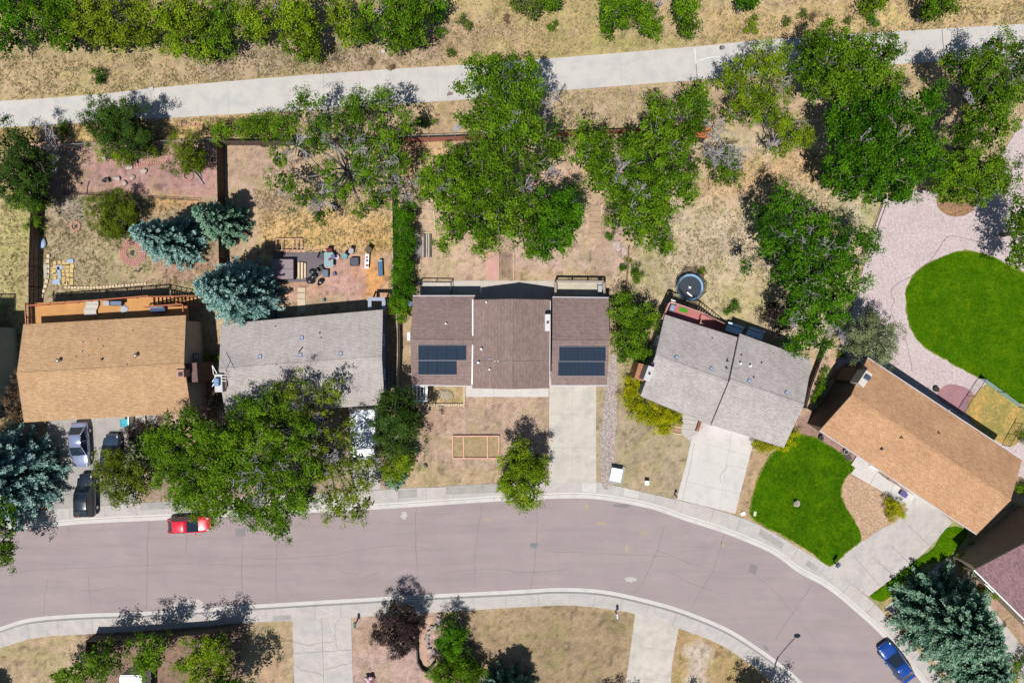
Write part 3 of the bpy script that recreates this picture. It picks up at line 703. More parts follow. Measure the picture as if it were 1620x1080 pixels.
def chimney(parent, G, poly, top, mat, flue=True, name="chimney", z0=None, hole=.16, crown=True):
    pts = [tuple(P(x, y, top)[:2]) for x, y in poly]; m = MB(); m.prism(pts, (z0 if z0 is not None else G.ze-.4), top)
    o = m.build(name, mat, parent); cx = sum(p[0] for p in pts)/4; cy = sum(p[1] for p in pts)/4
    if flue:
        f = MB(); f.cyl((cx, cy, top-.02), (cx, cy, top+.16), hole*1.25, hole*1.25, 14); f.cyl((cx, cy, top+.155), (cx, cy, top+.175), hole, hole, 14, 1)
        f.build("flue", [m_steel, m_black], o)
    return o
def rail(parent, pts, h=1.0, post=.1, mat=None, baluster=.0, npost=None, name="railing", top=.09, z=None):
    "railing along world points (their z is the floor)"
    m = MB()
    for a, b in zip(pts[:-1], pts[1:]):
        L = (b-a).length; n = npost or max(1, round(L/1.5)); up = Vector((0, 0, h))
        m.beam(a+up, b+up, top, .045); m.beam(a+up*.88, b+up*.88, .04, .06); m.beam(a+up*.12, b+up*.12, .04, .06)
        for i in range(n+1):
            p = a+(b-a)*(i/n); m.box(p+Vector((0, 0, h/2+.02)), (post, post, h+.08))
        if baluster:
            k = int(L/baluster)
            for i in range(1, k): p = a+(b-a)*(i/k); m.box(p+Vector((0, 0, h*.5)), (.035, .035, h*.76))
    return m.build(name, mat or m_railwood, parent)
def vent_field(G, pts, kind='pipe', **kw):
    for p in pts: getattr(G, kind)(*p, **kw)

# ---------------- house with orange-tan roof (far left)
h1 = thing("brown_roof_house", "house with a long orange tan shingle roof at the left above the parked cars", "house", P(165,585))
sh1 = shingle("shingle_tan", C(226,188,150), C(208,166,124), math.radians(2.9))
w1 = siding("siding_cream", (.42,.36,.28))
G1 = Gable(h1, [(37,513),(294,498.5),(303,653),(38,668)], 4.6, .95, 'EW', sh1, plain("fascia_pink", C(206,168,158), .6), w1, over=.5)
vent_field(G1, [(131,541.5),(155,537.5),(163,548),(130,556),(120,565),(140,563),(210,524),(201,577)], r=.045, h=.28)
G1.pipe(162,568, .09, .3, m_dark); G1.turbine(95,570); G1.turbine(217,562)
windows(h1, G1, [('N',.15,2.9,1.2,1.1),('N',.45,2.6,1.8,2.0),('N',.75,2.9,1.4,1.1),('N',.3,.6,1.2,.9),('N',.7,.6,1.4,.9),('S',.72,2.8,1.6,1.2),('S',.88,.7,1.2,.9),('W',.5,2.8,1.0,1.1)])
garage_door(h1, G1.wc[3], G1.wc[2], .33)
m_chb = siding("chimney_brown", (.10,.055,.05))
# chimney chase on the east wall, narrow above the roof
ce = G1.wc[2]; cn = G1.wc[1]; dv = (ce-cn).normalized(); dn = Vector((-dv.y, dv.x, 0)).normalized()
if dn.x < 0: dn = -dn
pc = cn+dv*((ce-cn).length*.60)
o = MB().box(pc+dn*.62+Vector((0, 0, 2.1)), (1.15, 1.9, 4.6), math.atan2(dn.y, dn.x)).build("chimney", m_chb, h1)
MB().box(pc+dn*.1+Vector((0, 0, 5.1)), (.8, .75, 1.3), math.atan2(dn.y, dn.x)).build("chimney_top", plain("chimney_pink", C(208,160,140), .8), o)
MB().box(pc+dn*.2+dv*.05+Vector((0, 0, 5.76)), (.42, .42, .03), math.atan2(dn.y, dn.x)).build("flue", m_black, o)
q = cn+dv*((ce-cn).length*.42)
ac = thing("window_air_conditioner", "grey air conditioner box hanging on the east wall of the tan roofed house", "air conditioner", q+dn*.3)
MB().box(q+dn*.33+Vector((0, 0, 2.3)), (.62, .75, .55), math.atan2(dn.y, dn.x)).build("casing", plain("ac_tealgrey", (.10,.16,.17), .5), ac, bevel=.03)
MB().box(q+dn*.33+Vector((0, 0, 2.59)), (.4, .5, .03), math.atan2(dn.y, dn.x)).build("grille", m_steel, ac)
# deck of house 1
dk = thing("raised_deck", "raised orange wood deck with red rail along the back of the tan roofed house", "deck", P(160,490))
fl = MB(); z = 2.5
fa = [(55,479),(242,469),(242,486.5),(296,484),(298,513),(57,524)]
fw = [P(x, y, z) for x, y in fa]; fl.prism([tuple(p[:2]) for p in fw], z-.18, z-.03, 0)
wv = (fw[1]-fw[0]).normalized(); L = (fw[1]-fw[0]).length; wp = Vector((wv.y, -wv.x, 0))
k = int(2.8/.15)
for i in range(k):
    off = wp*(.075+i*.15); extra = 0 if i*.15 < 1.12 else 3.45
    fl.beam(fw[0]+off+Vector((0, 0, -.012)), fw[0]+off+wv*(L+extra)+Vector((0, 0, -.012)), .138, .03)
fl.build("floor", m_deckwood, dk)
rail(dk, [P(50,481,z)+Vector((.35,-.2,0)), fw[1]+Vector((0, 0, 0))], 1.0, .1, m_railwood, .14)
rail(dk, [fw[0]+Vector((-.3,-.1,0)), fw[5]+Vector((-.3,0,0))], 1.0, .1, m_railwood, .14)
rail(dk, [P(236,486,z), P(296,481.5,z), P(298,503,z)], 1.0, .1, m_railwood, .14)
pm = MB()
for x in (57, 105, 152, 200, 242): pm.box(P(x, 481-(x-57)*.053, 2.5).xy.to_3d()+Vector((0, -.1, 1.2)), (.14, .14, 2.4))
pm.split("post", m_railwood, dk)
st = MB(); sa, sb_ = P(243.5,470,z), P(243.5,485.5,z); n = 13
for i in range(n):
    t = (i+.5)/n; zz = z*(1-(i+1)/n)+.02; a = Vector((sa.x+.08+i*.305, sa.y+.02*i, zz)); b = Vector((sb_.x+.08+i*.305, sb_.y+.02*i, zz))
    st.beam(a+Vector((.12, 0, 0)), b+Vector((.12, 0, 0)), .23, .04)
sr = st.build("stairs", m_deckwood, dk)
e = Vector((.305*n, .02*n, -z+.1)); sg = MB()
for s0 in (sa, sb_): sg.beam(s0+Vector((0, 0, -.15)), s0+e+Vector((0, 0, -.1)), .05, .22)
sg.build("stringer", m_railwood, sr)
rl = MB()
for s0 in (sa, sb_):
    rl.beam(s0+Vector((0, 0, .95)), s0+e+Vector((0, 0, .95)), .08, .05); rl.beam(s0+Vector((0, 0, .3)), s0+e+Vector((0, 0, .3)), .04, .06)
    for i in range(0, n+1, 2): rl.box(s0+e*(i/n)+Vector((0, 0, .45)), (.08, .08, 1.0))
rl.build("stair_rail", m_railwood, dk)
def curved_pad(name, label, cat, cx, cy, z, w, l, rz, mat, amp=.12, h=.12, mats2=None):
    o = thing(name, label, cat, P(cx, cy, z)); m = MB(); n = 10; vs = []
    R = Matrix.Rotation(rz, 3, 'Z'); c = P(cx, cy, z)
    for k2 in (0, 1):
        for i in range(n+1):
            t = i/n-.5
            for s_ in (-.5, .5):
                p = R@Vector((s_*w+amp*math.sin(t*6)*.5, t*l, 0)); vs.append(c+p+Vector((0, 0, (h if k2 == 0 else 0)+.06*math.sin(t*9)**2)))
    nn = 2*(n+1); fs = []
    for i in range(n):
        a = 2*i; fs += [(a, a+1, a+3, a+2), (nn+a+2, nn+a+3, nn+a+1, nn+a), (a+2, nn+a+2, nn+a, a), (a+1, nn+a+1, nn+a+3, a+3)]
    fs += [(0, nn, nn+1, 1), (2*n+1, nn+2*n+1, nn+2*n, 2*n)]
    m.add(vs, fs); return o, m.build("cushion", mat, o)
o, _ = curved_pad("outdoor_lounger", "pale grey wavy lounger pad lying across the orange deck", "lounger", 145.5, 487, 2.62, 1.25, 1.55, 0, plain("pad_pale", C(214,208,200), .8), .25)
f = MB(); c = P(145.5,487,2.5)
for dx in (-.5, .5):
    for dy in (-.65, .65): f.box(c+Vector((dx, dy, .06)), (.05, .05, .12))
f.split("leg", m_grey, o)
gr = thing("barbecue_grill", "dark grill with blue grey cover on the orange deck beside the rail", "grill", P(186,480,2.5))
c = P(186,480,2.5); g = MB()
g.box(c+Vector((.1, 0, .45)), (1.1, .5, .5), 0); g.build("firebox", m_dark, gr, bevel=.04)
MB().box(c+Vector((.3, 0, .78)), (1.1, .42, .14), .0).build("lid", plain("cover_bluegrey", (.09,.12,.19), .5), gr, bevel=.06)
MB().box(c+Vector((-.75, -.02, .72)), (.6, .4, .04), 0).build("side_shelf", m_grey, gr)
l = MB(); [l.cyl(c+Vector((dx, dy, 0)), c+Vector((dx, dy, .3)), .03) for dx in (-.4, .6) for dy in (-.2, .2)]; l.split("leg", m_dark, gr)
cl = thing("folded_cloth", "white cloth dropped on the orange deck boards next to the grill", "cloth", P(196,490,2.5))
m = MB(); m.blob(P(196,489,2.53), (.22,.42,.07), 3, 0, 3, .7); m.build("cloth", plain("cloth_white", C(200,204,216), .8), cl, smooth=True)
bn = thing("deck_bench", "long dark blue padded bench on the deck close to the tan roof edge", "bench", P(253,490,2.5))
c = P(253,490.5,2.5); MB().box(c+Vector((0, 0, .4)), (1.5, .55, .14), .05).build("seat", plain("cush_navy", (.02,.04,.10), .7), bn, bevel=.04)
MB().box(c+Vector((.0, .24, .62)), (1.5, .1, .4), .05).build("backrest", plain("cush_bluegrey", (.16,.2,.25), .7), bn, bevel=.03)
l = MB(); [l.box(c+Vector((dx, dy, .17)), (.06, .06, .34)) for dx in (-.65, .65) for dy in (-.2, .2)]; l.split("leg", m_grey, bn)

# ---------------- house 2 (light grey roof)
h2 = thing("grey_roof_house", "house with a plain light grey shingle roof between the tan roof and the solar roof", "house", P(480,570))
sh2 = shingle("shingle_grey", C(214,205,202), C(196,187,184), math.radians(4.6))
w2 = siding("siding_blue", (.10,.16,.28))
G2 = Gable(h2, [(350,512.5),(605.5,489.5),(608.5,640),(356,655)], 3.6, 1.0, 'EW', sh2, plain("fascia_grey", (.5,.49,.5), .6), w2, over=.35)
for p in [(411.5,564),(475.5,562),(539,559.5),(477.5,534.5)]: G2.boxvent(*p, w=.36, h=.1, mat=plain("vent_blue", (.10,.15,.26), .5)); 
for p in [(411.5,564),(475.5,562),(539,559.5),(477.5,534.5)]: pass
G2.pipe(436,516,.05,.25,m_dark); G2.pipe(506,526.5,.06,.25,m_dark); G2.pipe(508,534,.05,.2,m_dark)
a_, b_ = G2.at(473,557,.1), G2.at(479,549.5,.1); MB().beam(a_, b_, .1, .12).build("flue_pipe", m_dark, G2.roof)
windows(h2, G2, [('N',.3,.9,1.8,2.0),('N',.6,1.6,1.4,1.0),('N',.85,1.6,1.2,1.0),('S',.3,1.5,1.8,1.2),('E',.3,1.6,1.0,.9),('E',.7,1.6,1.0,.9),('W',.6,1.6,1,.9)])
garage_door(h2, G2.wc[3], G2.wc[2], .82)
# chimney chase at its west side with cooler unit
c2 = thing("antenna_mast", "bent grey wire antenna lying over the west edge of the light grey roof", "antenna", G2.at(357,575))
m = MB(); p0, p1, p2 = G2.at(355,564,.9), G2.at(361,577,1.0), G2.at(370,588.5,.9); m.tube([p0, p1, p2], .03)
m.tube([p1, G2.at(358,588,0)], .03); m.tube([G2.at(357,571,.9), G2.at(362,570,.9)], .02); m.tube([G2.at(364,583,.9), G2.at(368,581,.9)], .02); m.build("mast", m_grey, c2)
ck = chimney(h2, G2, [(339,592),(351,592),(352,620),(340,620)], 4.9, plain("chim_white", C(222,220,222), .6), False, "chimney", z0=-.2)
cx = P(344.5,604,4.9); m = MB(); m.box(cx+Vector((0, 0, .2)), (.5, .75, .4)); m.build("cooler_unit", plain("cooler_blue", C(120,160,210), .5), ck, bevel=.06)
m = MB(); a = P(336,578,4.4); m.tube([a, P(343,590,4.9)], .05); m.tube([a, P(338,592,4.8)], .04); m.tube([P(336,604,4.5), P(339.5,598,4.9)], .04); m.tube([P(336,611,4.5), P(339.5,605,4.9)], .04)
for y in (593, 597.5, 602): m.tube([P(351,y,5.3), P(358,y+.5,5.2)], .03)
m.build("bracket", m_white, ck)
MB().prism([tuple(P(x, y, 4.1)[:2]) for x, y in [(352,588),(360,588),(362,610),(358,616),(352,617)]], 3.9, 4.5).build("saddle", plain("saddle_brown", (.10,.07,.07), .8), ck)
sm = MB()
for x in (585, 607): sm.beam(P(x,474,2.4), P(x,492,2.4), .35, .1)
sm.beam(P(583,473,2.42), P(609,473,2.42), .35, .12)
for x in (585, 607): sm.box(P(x,475,1.2), (.14, .14, 2.4))
tag(sm.build("pergola_frame", plain("pergola_grey", (.22,.24,.30), .7)), "grey post and beam frame behind the light grey roof next to the hedge", "pergola")

# ---------------- house 3 (main: three roofs, solar panels)
h3 = thing("solar_roof_house", "brown roofed house in the centre with two dark solar panel arrays", "house", P(808,540))
sh3 = shingle("shingle_brown", C(172,148,144), C(154,130,126), 0)
sh3b = shingle("shingle_brown_rot", C(174,150,144), C(156,132,126), math.radians(90))
w3 = siding("siding_tan", (.36,.31,.26)); fas3 = plain("fascia_white", (.62,.61,.62), .6)
G3 = Gable(h3, [(653,468.5),(751.5,468.5),(746.5,610),(651,608)], 2.8, 1.05, 'EW', sh3, fas3, w3, over=.45, gut=m_gutter)
G3r = Gable(h3, [(874,470.5),(963.5,471.5),(960,609),(872,609)], 2.8, 1.05, 'EW', sh3, fas3, w3, over=.45, gut=m_gutter, name="garage_roof")
G3m = Gable(h3, [(749.5,474),(871,474),(869.5,614),(747,614)], 3.7, 1.25, 'NS', sh3b, fas3, w3, over=.5, name="main_roof", th=.22)
for (a, b) in [((747.8,474),(747.8,531)),((747.6,545),(746.8,608))]:
    p, q = P(*a, 3.72), P(*b, 3.72); MB().beam(p, q, .10, .06).build("flashing", m_white, G3m.roof)
MB().beam(P(870.6,476,3.74), P(869.6,610,3.74), .08, .07).build("flashing", m_gutter, G3m.roof)
chimney(h3, G3m, [(862,497),(870.8,497),(870.8,523.5),(862,523.5)], 4.9, plain("chim_cream", C(232,226,226), .6), True, hole=.13)
G3.pipe(705.5,512,.07,.35,m_white,True); G3.boxvent(736,476,.14,.1,0,m_dark)
G3m.pipe(769.5,478,.06,.4,m_white); G3m.pipe(761.5,552,.1,.4,m_steel,True); G3m.pipe(757,573.5,.1,.4,m_steel,True)
G3m.pipe(774.5,584,.07,.35,m_white,True); G3m.pipe(774.5,567,.07,.3,plain("pipe_blue", (.16,.2,.5), .5)); G3m.pipe(788,571,.04,.2,m_white); G3m.pipe(783,571,.04,.2,m_white)
pp = MB(); pts = [G3m.at(x, 571.5, .06) for x in (752, 775, 800, 811, 830, 860)]
pp.tube(pts, .022); pp.tube([G3m.at(771,x,.05) for x in (492, 515, 540, 563)], .015); pp.build("pipe_run", plain("pipe_pinkgrey", C(176,158,160), .6), G3m.roof)
m_sol, snt, sbs = nodes("solar_absorber")
spos = snt.nodes.new("ShaderNodeNewGeometry").outputs["Position"]
wv_ = N(snt, "ShaderNodeTexWave", Scale=2.4, Distortion=1.2); wv_.bands_direction = 'X'; snt.links.new(spos, wv_.inputs[0]); wv_.inputs["Detail"].default_value = 2
snt.links.new(ramp(snt, wv_.outputs["Fac"], [(0, (.007,.013,.026)), (1, (.020,.033,.055))]), sbs.inputs[0]); sbs.inputs["Roughness"].default_value = .75; sbs.inputs["Specular IOR Level"].default_value = .08
def solar(G, rows, label, name="solar_array"):
    o = thing(name, label, "solar array", G.at(rows[0][0][0], rows[0][1]))
    for xs, y0, y1 in rows:
        for x0, x1 in zip(xs[:-1], xs[1:]):
            q = [G.at(x0+.16, y0, .09), G.at(x1-.16, y0, .09), G.at(x1-.16, y1, .09), G.at(x0+.16, y1, .09)]
            f = MB(); up = Vector((0, 0, .05)); dn_ = Vector((0, 0, -.04))
            f.add([v+up for v in q]+[v+dn_ for v in q], [(3,2,1,0), (0,1,5,4), (1,2,6,5), (2,3,7,6), (3,0,4,7)])
            f.build("solar_panel", m_sol, o)
        for yy in (y0-.6, y1+.6):
            MB().tube([G.at(xs[0]-1, yy, .14), G.at(xs[-1]+1, yy, .14)], .022).build("header_pipe", plain("header_grey", C(176,176,190), .5), o)
    return o
solar(G3, [((662,677,692,707,722.5,737.5), 546.5, 569.2), ((662,677,692,707,722.5), 570.8, 592)], "nine dark blue solar panels on the left brown roof section")
solar(G3r, [((884.5,899,914,929,944,958), 548.5, 570.9), ((883,898,912.5,927.5,942,956.5), 572.2, 594)], "ten dark blue solar panels in two rows on the right brown roof section")
windows(h3, G3, [('N',.3,1.0,1.5,1.1),('N',.75,.1,1.8,2.0),('S',.6,.9,1.6,1.2),('W',.5,1.1,1.0,.9)])
windows(h3, G3m, [('N',.3,.9,1.5,1.2),('N',.7,.1,1.8,2.0),('S',.3,.9,1.8,1.3),('S',.5,2.9,1.0,.8)])
windows(h3, G3r, [('N',.3,.6,1.5,2.0),('E',.6,1.1,.9,.8)])
panelled_window(h3, G3m.wc[3], G3m.wc[2], .78, .05, .95, 2.05, True, plain("door_red", (.25,.05,.04), .5))
garage_door(h3, G3r.wc[3], G3r.wc[2], .5, 4.6)
d3 = thing("back_deck", "low pale floored deck with grey rail behind the right brown roof section", "deck", P(916,456))
z = .55; m = MB(); q = [P(x, y, z) for x, y in [(878,446),(954,447),(954,482),(878,482)]]; m.prism([tuple(p[:2]) for p in q], z-.15, z-.03)
for i in range(19):
    y0 = q[0].y-.07-i*.135; m.beam((q[0].x+.03, y0, z-.012), (q[1].x-.03, y0, z-.012), .125, .03)
m.build("floor", wood("deck_cream", C(218,208,188), .05), d3)
rail(d3, [q[3]+Vector((0,0,0)), q[0], q[1], q[2]], 1.0, .12, plain("rail_greyish", C(176,160,150), .7), .16, top=.22)
g3 = thing("barbecue_grill", "black and silver grill in the corner of the pale deck by the brown roof", "grill", P(947,457,z))
c = P(947.5,457,z); MB().box(c+Vector((0, 0, .6)), (.5, .75, .35), 0).build("firebox", m_dark, g3, bevel=.05)
MB().box(c+Vector((0, -.02, .86)), (.46, .7, .16), 0).build("lid", plain("grill_silver", (.5,.5,.52), .3, .7), g3, bevel=.06)
MB().box(c+Vector((0, .55, .7)), (.42, .32, .04), 0).build("side_shelf", m_steel, g3)
l = MB(); [l.cyl(c+Vector((dx, dy, 0)), c+Vector((dx, dy, .45)), .03) for dx in (-.2, .2) for dy in (-.3, .3)]; l.split("leg", m_dark, g3)
r3 = thing("black_railing", "black pipe railing round the pale patio behind the left brown roof section", "railing", P(690,447))
rail(r3, [P(665,475), P(665,446.5), P(714.5,447), P(714.5,475)], 1.1, .06, m_dark, 0, name="rail", top=.06)
# front corner frame and edging
fr = thing("white_porch_frame", "white slatted pergola frame at the front left corner of the solar house", "pergola", P(664,622))
m = MB(); z = 2.2
for x in (653, 659.5, 665, 670.5, 674.5): m.beam(P(x,611,z), P(x,634,z), .09 if x < 674 else .25, .08)
m.beam(P(651.5,611,z+.09), P(676,611,z+.09), .14, .1); m.beam(P(652,634,z+.09), P(676,634,z+.09), .14, .1)
m.build("slats", m_white, fr)
m = MB(); [m.box(P(x,y,z).xy.to_3d()+Vector((0, 0, z/2-.03)), (.11, .11, z-.1)) for x in (652.5, 675) for y in (611.5, 633.5)]; m.split("post", m_white, fr)
def edging(name, label, pts, n, r=.13, mat=None, closed=False, h=.14, group=None):
    o = thing(name, label, "edging", P(*pts[0]), group); m = MB(); P3 = [P(*p) for p in pts]
    tot = sum((b-a).length for a, b in zip(P3[:-1], P3[1:])); g = rng(int(tot*100))
    for i in range(n):
        d = tot*i/max(1, n-1); 
        for a, b in zip(P3[:-1], P3[1:]):
            L = (b-a).length
            if d <= L+1e-6: p = a+(b-a)*(d/L); ang = math.atan2((b-a).y, (b-a).x); break
            d -= L
        m.box((p.x+g.normal()*.01, p.y+g.normal()*.01, h/2-.02), (tot/n*.82, r, h+g.uniform(-.02, .03)), ang+g.normal()*.06)
    m.build("edging_block", mat or m_tanw, o); return o
edging("scalloped_edging", "cream scalloped block edging round the dry bed under the solar roof", [(677,637),(677.5,640),(734.5,640),(734.5,611)], 34, .24, m_tanw, h=.22)
edging("thin_edging", "dark thin strip edging at the left of the dry bed by the white frame", [(676.5,611),(676.5,637)], 10, .06, m_dark)
rbm = thing("raised_garden_bed", "empty pale pink wooden bed frame split in three on the front lawn", "raised bed", P(752,706))
m = MB(); x0, x1, y0, y1 = 716.5, 789.5, 689, 724
for a, b in [((x0,y0),(x1,y0)),((x0,y1),(x1,y1)),((x0,y0),(x0,y1)),((x1,y0),(x1,y1)),((734,y0),(734,y1)),((771.5,y0),(771.5,y1))]: m.beam(P(*a)+Vector((0,0,.13)), P(*b)+Vector((0,0,.131 if a[0] != b[0] else .135)), .12, .3)
m.build("frame", m_bed, rbm); MB().sheet(W2([(717,689.5),(789,689.5),(789,723.5),(717,723.5)]), .12).build("soil", surf("bed_soil", C(186,158,124), .25, 6, 1, .95, bump=.04, tint=C(160,150,100)), rbm)
def steppers(): pass

# ---------------- house 4 (grey roof, rotated)
h4 = thing("angled_grey_roof_house", "house with two staggered light grey roofs turned beside the trampoline", "house", P(1145,605))
ang4 = math.radians(-17.5); sh4 = shingle("shingle_pale", C(214,205,203), C(194,185,183), ang4)
w4 = siding("siding_green", (.15,.21,.19)); fas4 = plain("fascia_pale", (.55,.52,.52), .6)
G4 = Gable(h4, [(1052,497.5),(1172,535),(1127,674),(1013.5,626.5)], 4.0, 1.3, 'EW', sh4, fas4, w4, over=.2)
G4r = Gable(h4, [(1170.5,527.5),(1285,569),(1240,708),(1125.5,672)], 4.45, 1.35, 'EW', sh4, plain("fascia_pale2", (.5,.47,.47), .6), w4, over=.45, name="garage_roof")
for p in [(1069.5,565),(1125,583)]: G4.boxvent(*p, w=.34, h=.1, ang=ang4, mat=plain("vent_blue", (.10,.15,.26), .5))
for p in [(1184.5,602.5),(1244,621)]: G4r.boxvent(*p, w=.34, h=.1, ang=ang4, mat=plain("vent_blue", (.10,.15,.26), .5))
G4.pipe(1126,535,.05,.3,m_dark); G4.pipe(1149.5,571,.07,.5,m_dark,True); G4.pipe(1148.5,582,.07,.3,m_dark,True)
G4r.pipe(1172.5,561.5,.06,.25,m_dark); G4r.pipe(1204.5,573.5,.06,.25,m_dark); G4r.pipe(1192,596.5,.06,.25,m_dark); G4r.pipe(1170,575,.08,.4,m_white,True); G4r.pipe(1186,578.5,.08,.35,m_white,True)
chimney(h4, G4, [(1026,578),(1036,581),(1027.5,604),(1018,600)], 5.9, plain("chim_pale", C(218,212,214), .6), True, hole=.12)
MB().prism([tuple(P(x, y, 5.7)[:2]) for x, y in [(1032,574),(1037,575.5),(1035.5,581),(1030,579)]], 4.4, 5.3).build("chimney_saddle", plain("navy_metal", (.03,.04,.09), .5), h4)
MB().prism([tuple(P(x, y, 3.2)[:2]) for x, y in [(1010,574),(1025,577.5),(1017.5,603),(1003,598)]], -.1, 3.4).build("chimney_chase", wood("chase_brown", C(186,128,92), .14), h4)
windows(h4, G4, [('N',.35,2.4,1.6,1.1),('N',.75,2.4,1.4,1.1),('S',.3,2.4,1.6,1.2),('W',.3,2.5,1.0,1.0)])
windows(h4, G4r, [('N',.25,2.6,1.6,1.1),('N',.7,2.6,1.4,1.1),('E',.5,2.6,1.2,1.1),('E',.3,.8,1.0,.8)])
garage_door(h4, G4r.wc[3], G4r.wc[2], .42, 4.9)
panelled_window(h4, G4.wc[3], G4.wc[2], .8, .05, .95, 2.05, True, plain("door_dark", (.06,.05,.05), .5))
dk4 = thing("red_back_deck", "raised red deck with rail and stairs beside the trampoline", "deck", P(1085,495))
z = 2.45; q = [P(x, y, z) for x, y in [(1057,478),(1110,496.5),(1100,524),(1044,505)]]; m = MB(); m.prism([tuple(p[:2]) for p in q], z-.16, z-.03)
u = (q[1]-q[0]).normalized(); v = Vector((u.y, -u.x, 0)); L4 = (q[1]-q[0]).length
for i in range(15): m.beam(q[0]+v*(.07+i*.135)+Vector((0,0,-.012)), q[0]+v*(.07+i*.135)+u*L4+Vector((0,0,-.012)), .125, .03)
m.build("floor", m_redwood, dk4)
rail(dk4, [q[3], q[0], q[1]], 1.0, .1, wood("rail_pink", C(220,160,150), .08), .14, top=.12)
rail(dk4, [P(1106,504,z), P(1100,524,z)], 1.0, .1, wood("rail_pink", C(220,160,150), .08), .14)
m = MB(); s0, s1 = q[1], q[1]+v*1.0
for i in range(11): zz = z*(1-(i+1)/11)+.02; m.beam(s0+u*(.15+i*.29)+Vector((0,0,zz-z)), s1+u*(.15+i*.29)+Vector((0,0,zz-z)), .24, .04)
ss = m.build("stairs", m_redwood, dk4); m = MB()
for s_ in (s0, s1):
    m.beam(s_+Vector((0,0,.95)), s_+u*3.2+Vector((0,0,.95-z)), .08, .06)
    m.beam(s_+Vector((0,0,-.1)), s_+u*3.2+Vector((0,0,-z)), .05, .2)
    for i in range(0, 12, 1): m.box(s_+u*(3.2*i/11)+Vector((0,0,.45-z*i/11)), (.05, .05, .95))
m.build("stair_rail", wood("rail_pink", C(220,160,150), .08), dk4)
mt = tag(MB().prism([tuple(P(x, y, z+.03)[:2]) for x, y in [(1076.5,485),(1089,488.5),(1087,495.5),(1073,492)]], z+.01, z+.03).build("green_mat", plain("turf_mat", C(74,160,20), .9)), "small bright green turf mat lying on the red deck", "mat")
g4 = thing("barbecue_grill", "silver topped grill in the corner of the red deck", "grill", P(1061,486,z))
c = P(1061,487,z); R_ = ang4; MB().box(c+Vector((0,0,.55)), (.55,.85,.4), R_).build("firebox", m_dark, g4, bevel=.05)
MB().box(c+Vector((0,0,.82)), (.5,.6,.16), R_).build("lid", plain("grill_bluegrey", (.22,.26,.34), .35, .5), g4, bevel=.05)
MB().box(c+Vector((.06,.6,.7)), (.45,.35,.04), R_).build("side_shelf", m_white, g4)
l = MB(); [l.cyl(c+Vector((dx,dy,0)), c+Vector((dx,dy,.4)), .03) for dx in (-.2,.2) for dy in (-.3,.3)]; l.split("leg", m_dark, g4)
for (cx, cy), lb in (((1158.5,523), "left of the two blue stepped benches in the shade behind the angled grey roof"), ((1191.5,530), "right of the two blue stepped benches in the shade behind the angled grey roof")):
    b = thing("step_bench", lb, "bench", P(cx, cy), "blue benches behind the angled house")
    c = P(cx, cy); R = Matrix.Rotation(ang4, 3, 'Z')
    for k_, (dy, zz, w_) in enumerate(((.55, .75, .28), (.05, .48, .62))):
        MB().box(c+R@Vector((0, dy, zz)), (1.75, w_, .07), ang4).build("seat" if k_ else "backrest", plain("bench_blue", (.42,.62,.85), .5), b, bevel=.01)
    l = MB(); [l.box(c+R@Vector((dx, dy, .22)), (.08, .5, .44), ang4) for dx in (-.75, .75) for dy in (.1,)]; l.split("leg", m_grey, b)
pl = thing("porch_planter", "narrow red brown planter box at the front steps of the angled house", "planter", P(1104,668))
m = MB(); a, b = P(1109,657), P(1101,681); m.beam(a+Vector((0,0,.25)), b+Vector((0,0,.25)), .28, .5); m.build("box", wood("planter_red", C(176,104,80), .1), pl)
MB().beam(P(1107.8,661)+Vector((0,0,.515)), P(1102.5,676)+Vector((0,0,.515)), .08, .03).build("slot", m_fenced, pl)
te = thing("terrace_edging", "cream curved edging rows stepping down beside the yellow green juniper", "edging", P(1068,672))
for (a, b) in [((1070,661),(1079,664)),((1062,672),(1078,676)),((1053,679),(1068,685)),((1068,685.2),(1079,686))]: MB().tube([P(*a,.08), P((a[0]+b[0])/2, (a[1]+b[1])/2+.6, .08), P(*b,.08)], .07).build("edging_row", m_tanw, te)
tag(MB().sheet(W2([(1064,660),(1080,652),(1078,685),(1056,680)]), .022).build("terrace_soil", surf("terrace", C(188,150,128), .2, 5, .8, .95)), kind="structure")

# ---------------- house 5 (orange brown roof at the right)
h5 = thing("orange_roof_house", "long house with a wide orange brown roof beside the round front lawn", "house", P(1440,700))
ang5 = math.radians(-33.5); sh5 = shingle("shingle_orange", C(228,182,142), C(208,160,122), ang5)
w5 = siding("siding_brown", (.085,.06,.045)); fas5 = plain("fascia_rose", C(206,176,172), .6)
G5 = Gable(h5, [(1372.5,566),(1617,727.5),(1545.5,844.5),(1297,680.5)], 4.5, 1.5, 'EW', sh5, fas5, w5, over=.5, gut=m_gutter)
G5.pipe(1425,691.5,.06,.4,m_dark); G5.pipe(1423,692.5,.03,.2,m_dark); G5.pipe(1484,684,.06,.35,m_dark); G5.pipe(1394,709.5,.09,.25,m_dark,True); G5.pipe(1404.5,703.5,.05,.15,m_pvc)
c5 = chimney(h5, G5, [(1371,585),(1380.5,592),(1366,613),(1357.5,605.5)], 6.2, plain("chim_cream2", C(226,216,206), .6), False, z0=4.6)
cc = P(1371,597,6.2); MB().box(cc+Vector((0,0,.12)), (.55,.5,.24), ang5).build("flue", plain("flue_blue", (.1,.13,.2), .3, .7), c5, bevel=.05)
chz = MB(); chz.prism([tuple(P(x, y, 4.4)[:2]) for x, y in [(1364,583),(1373,590),(1361,609),(1351,603)]], -.1, 4.55); chz.build("chimney_chase", siding("chase_dark", (.10,.062,.05)), h5)
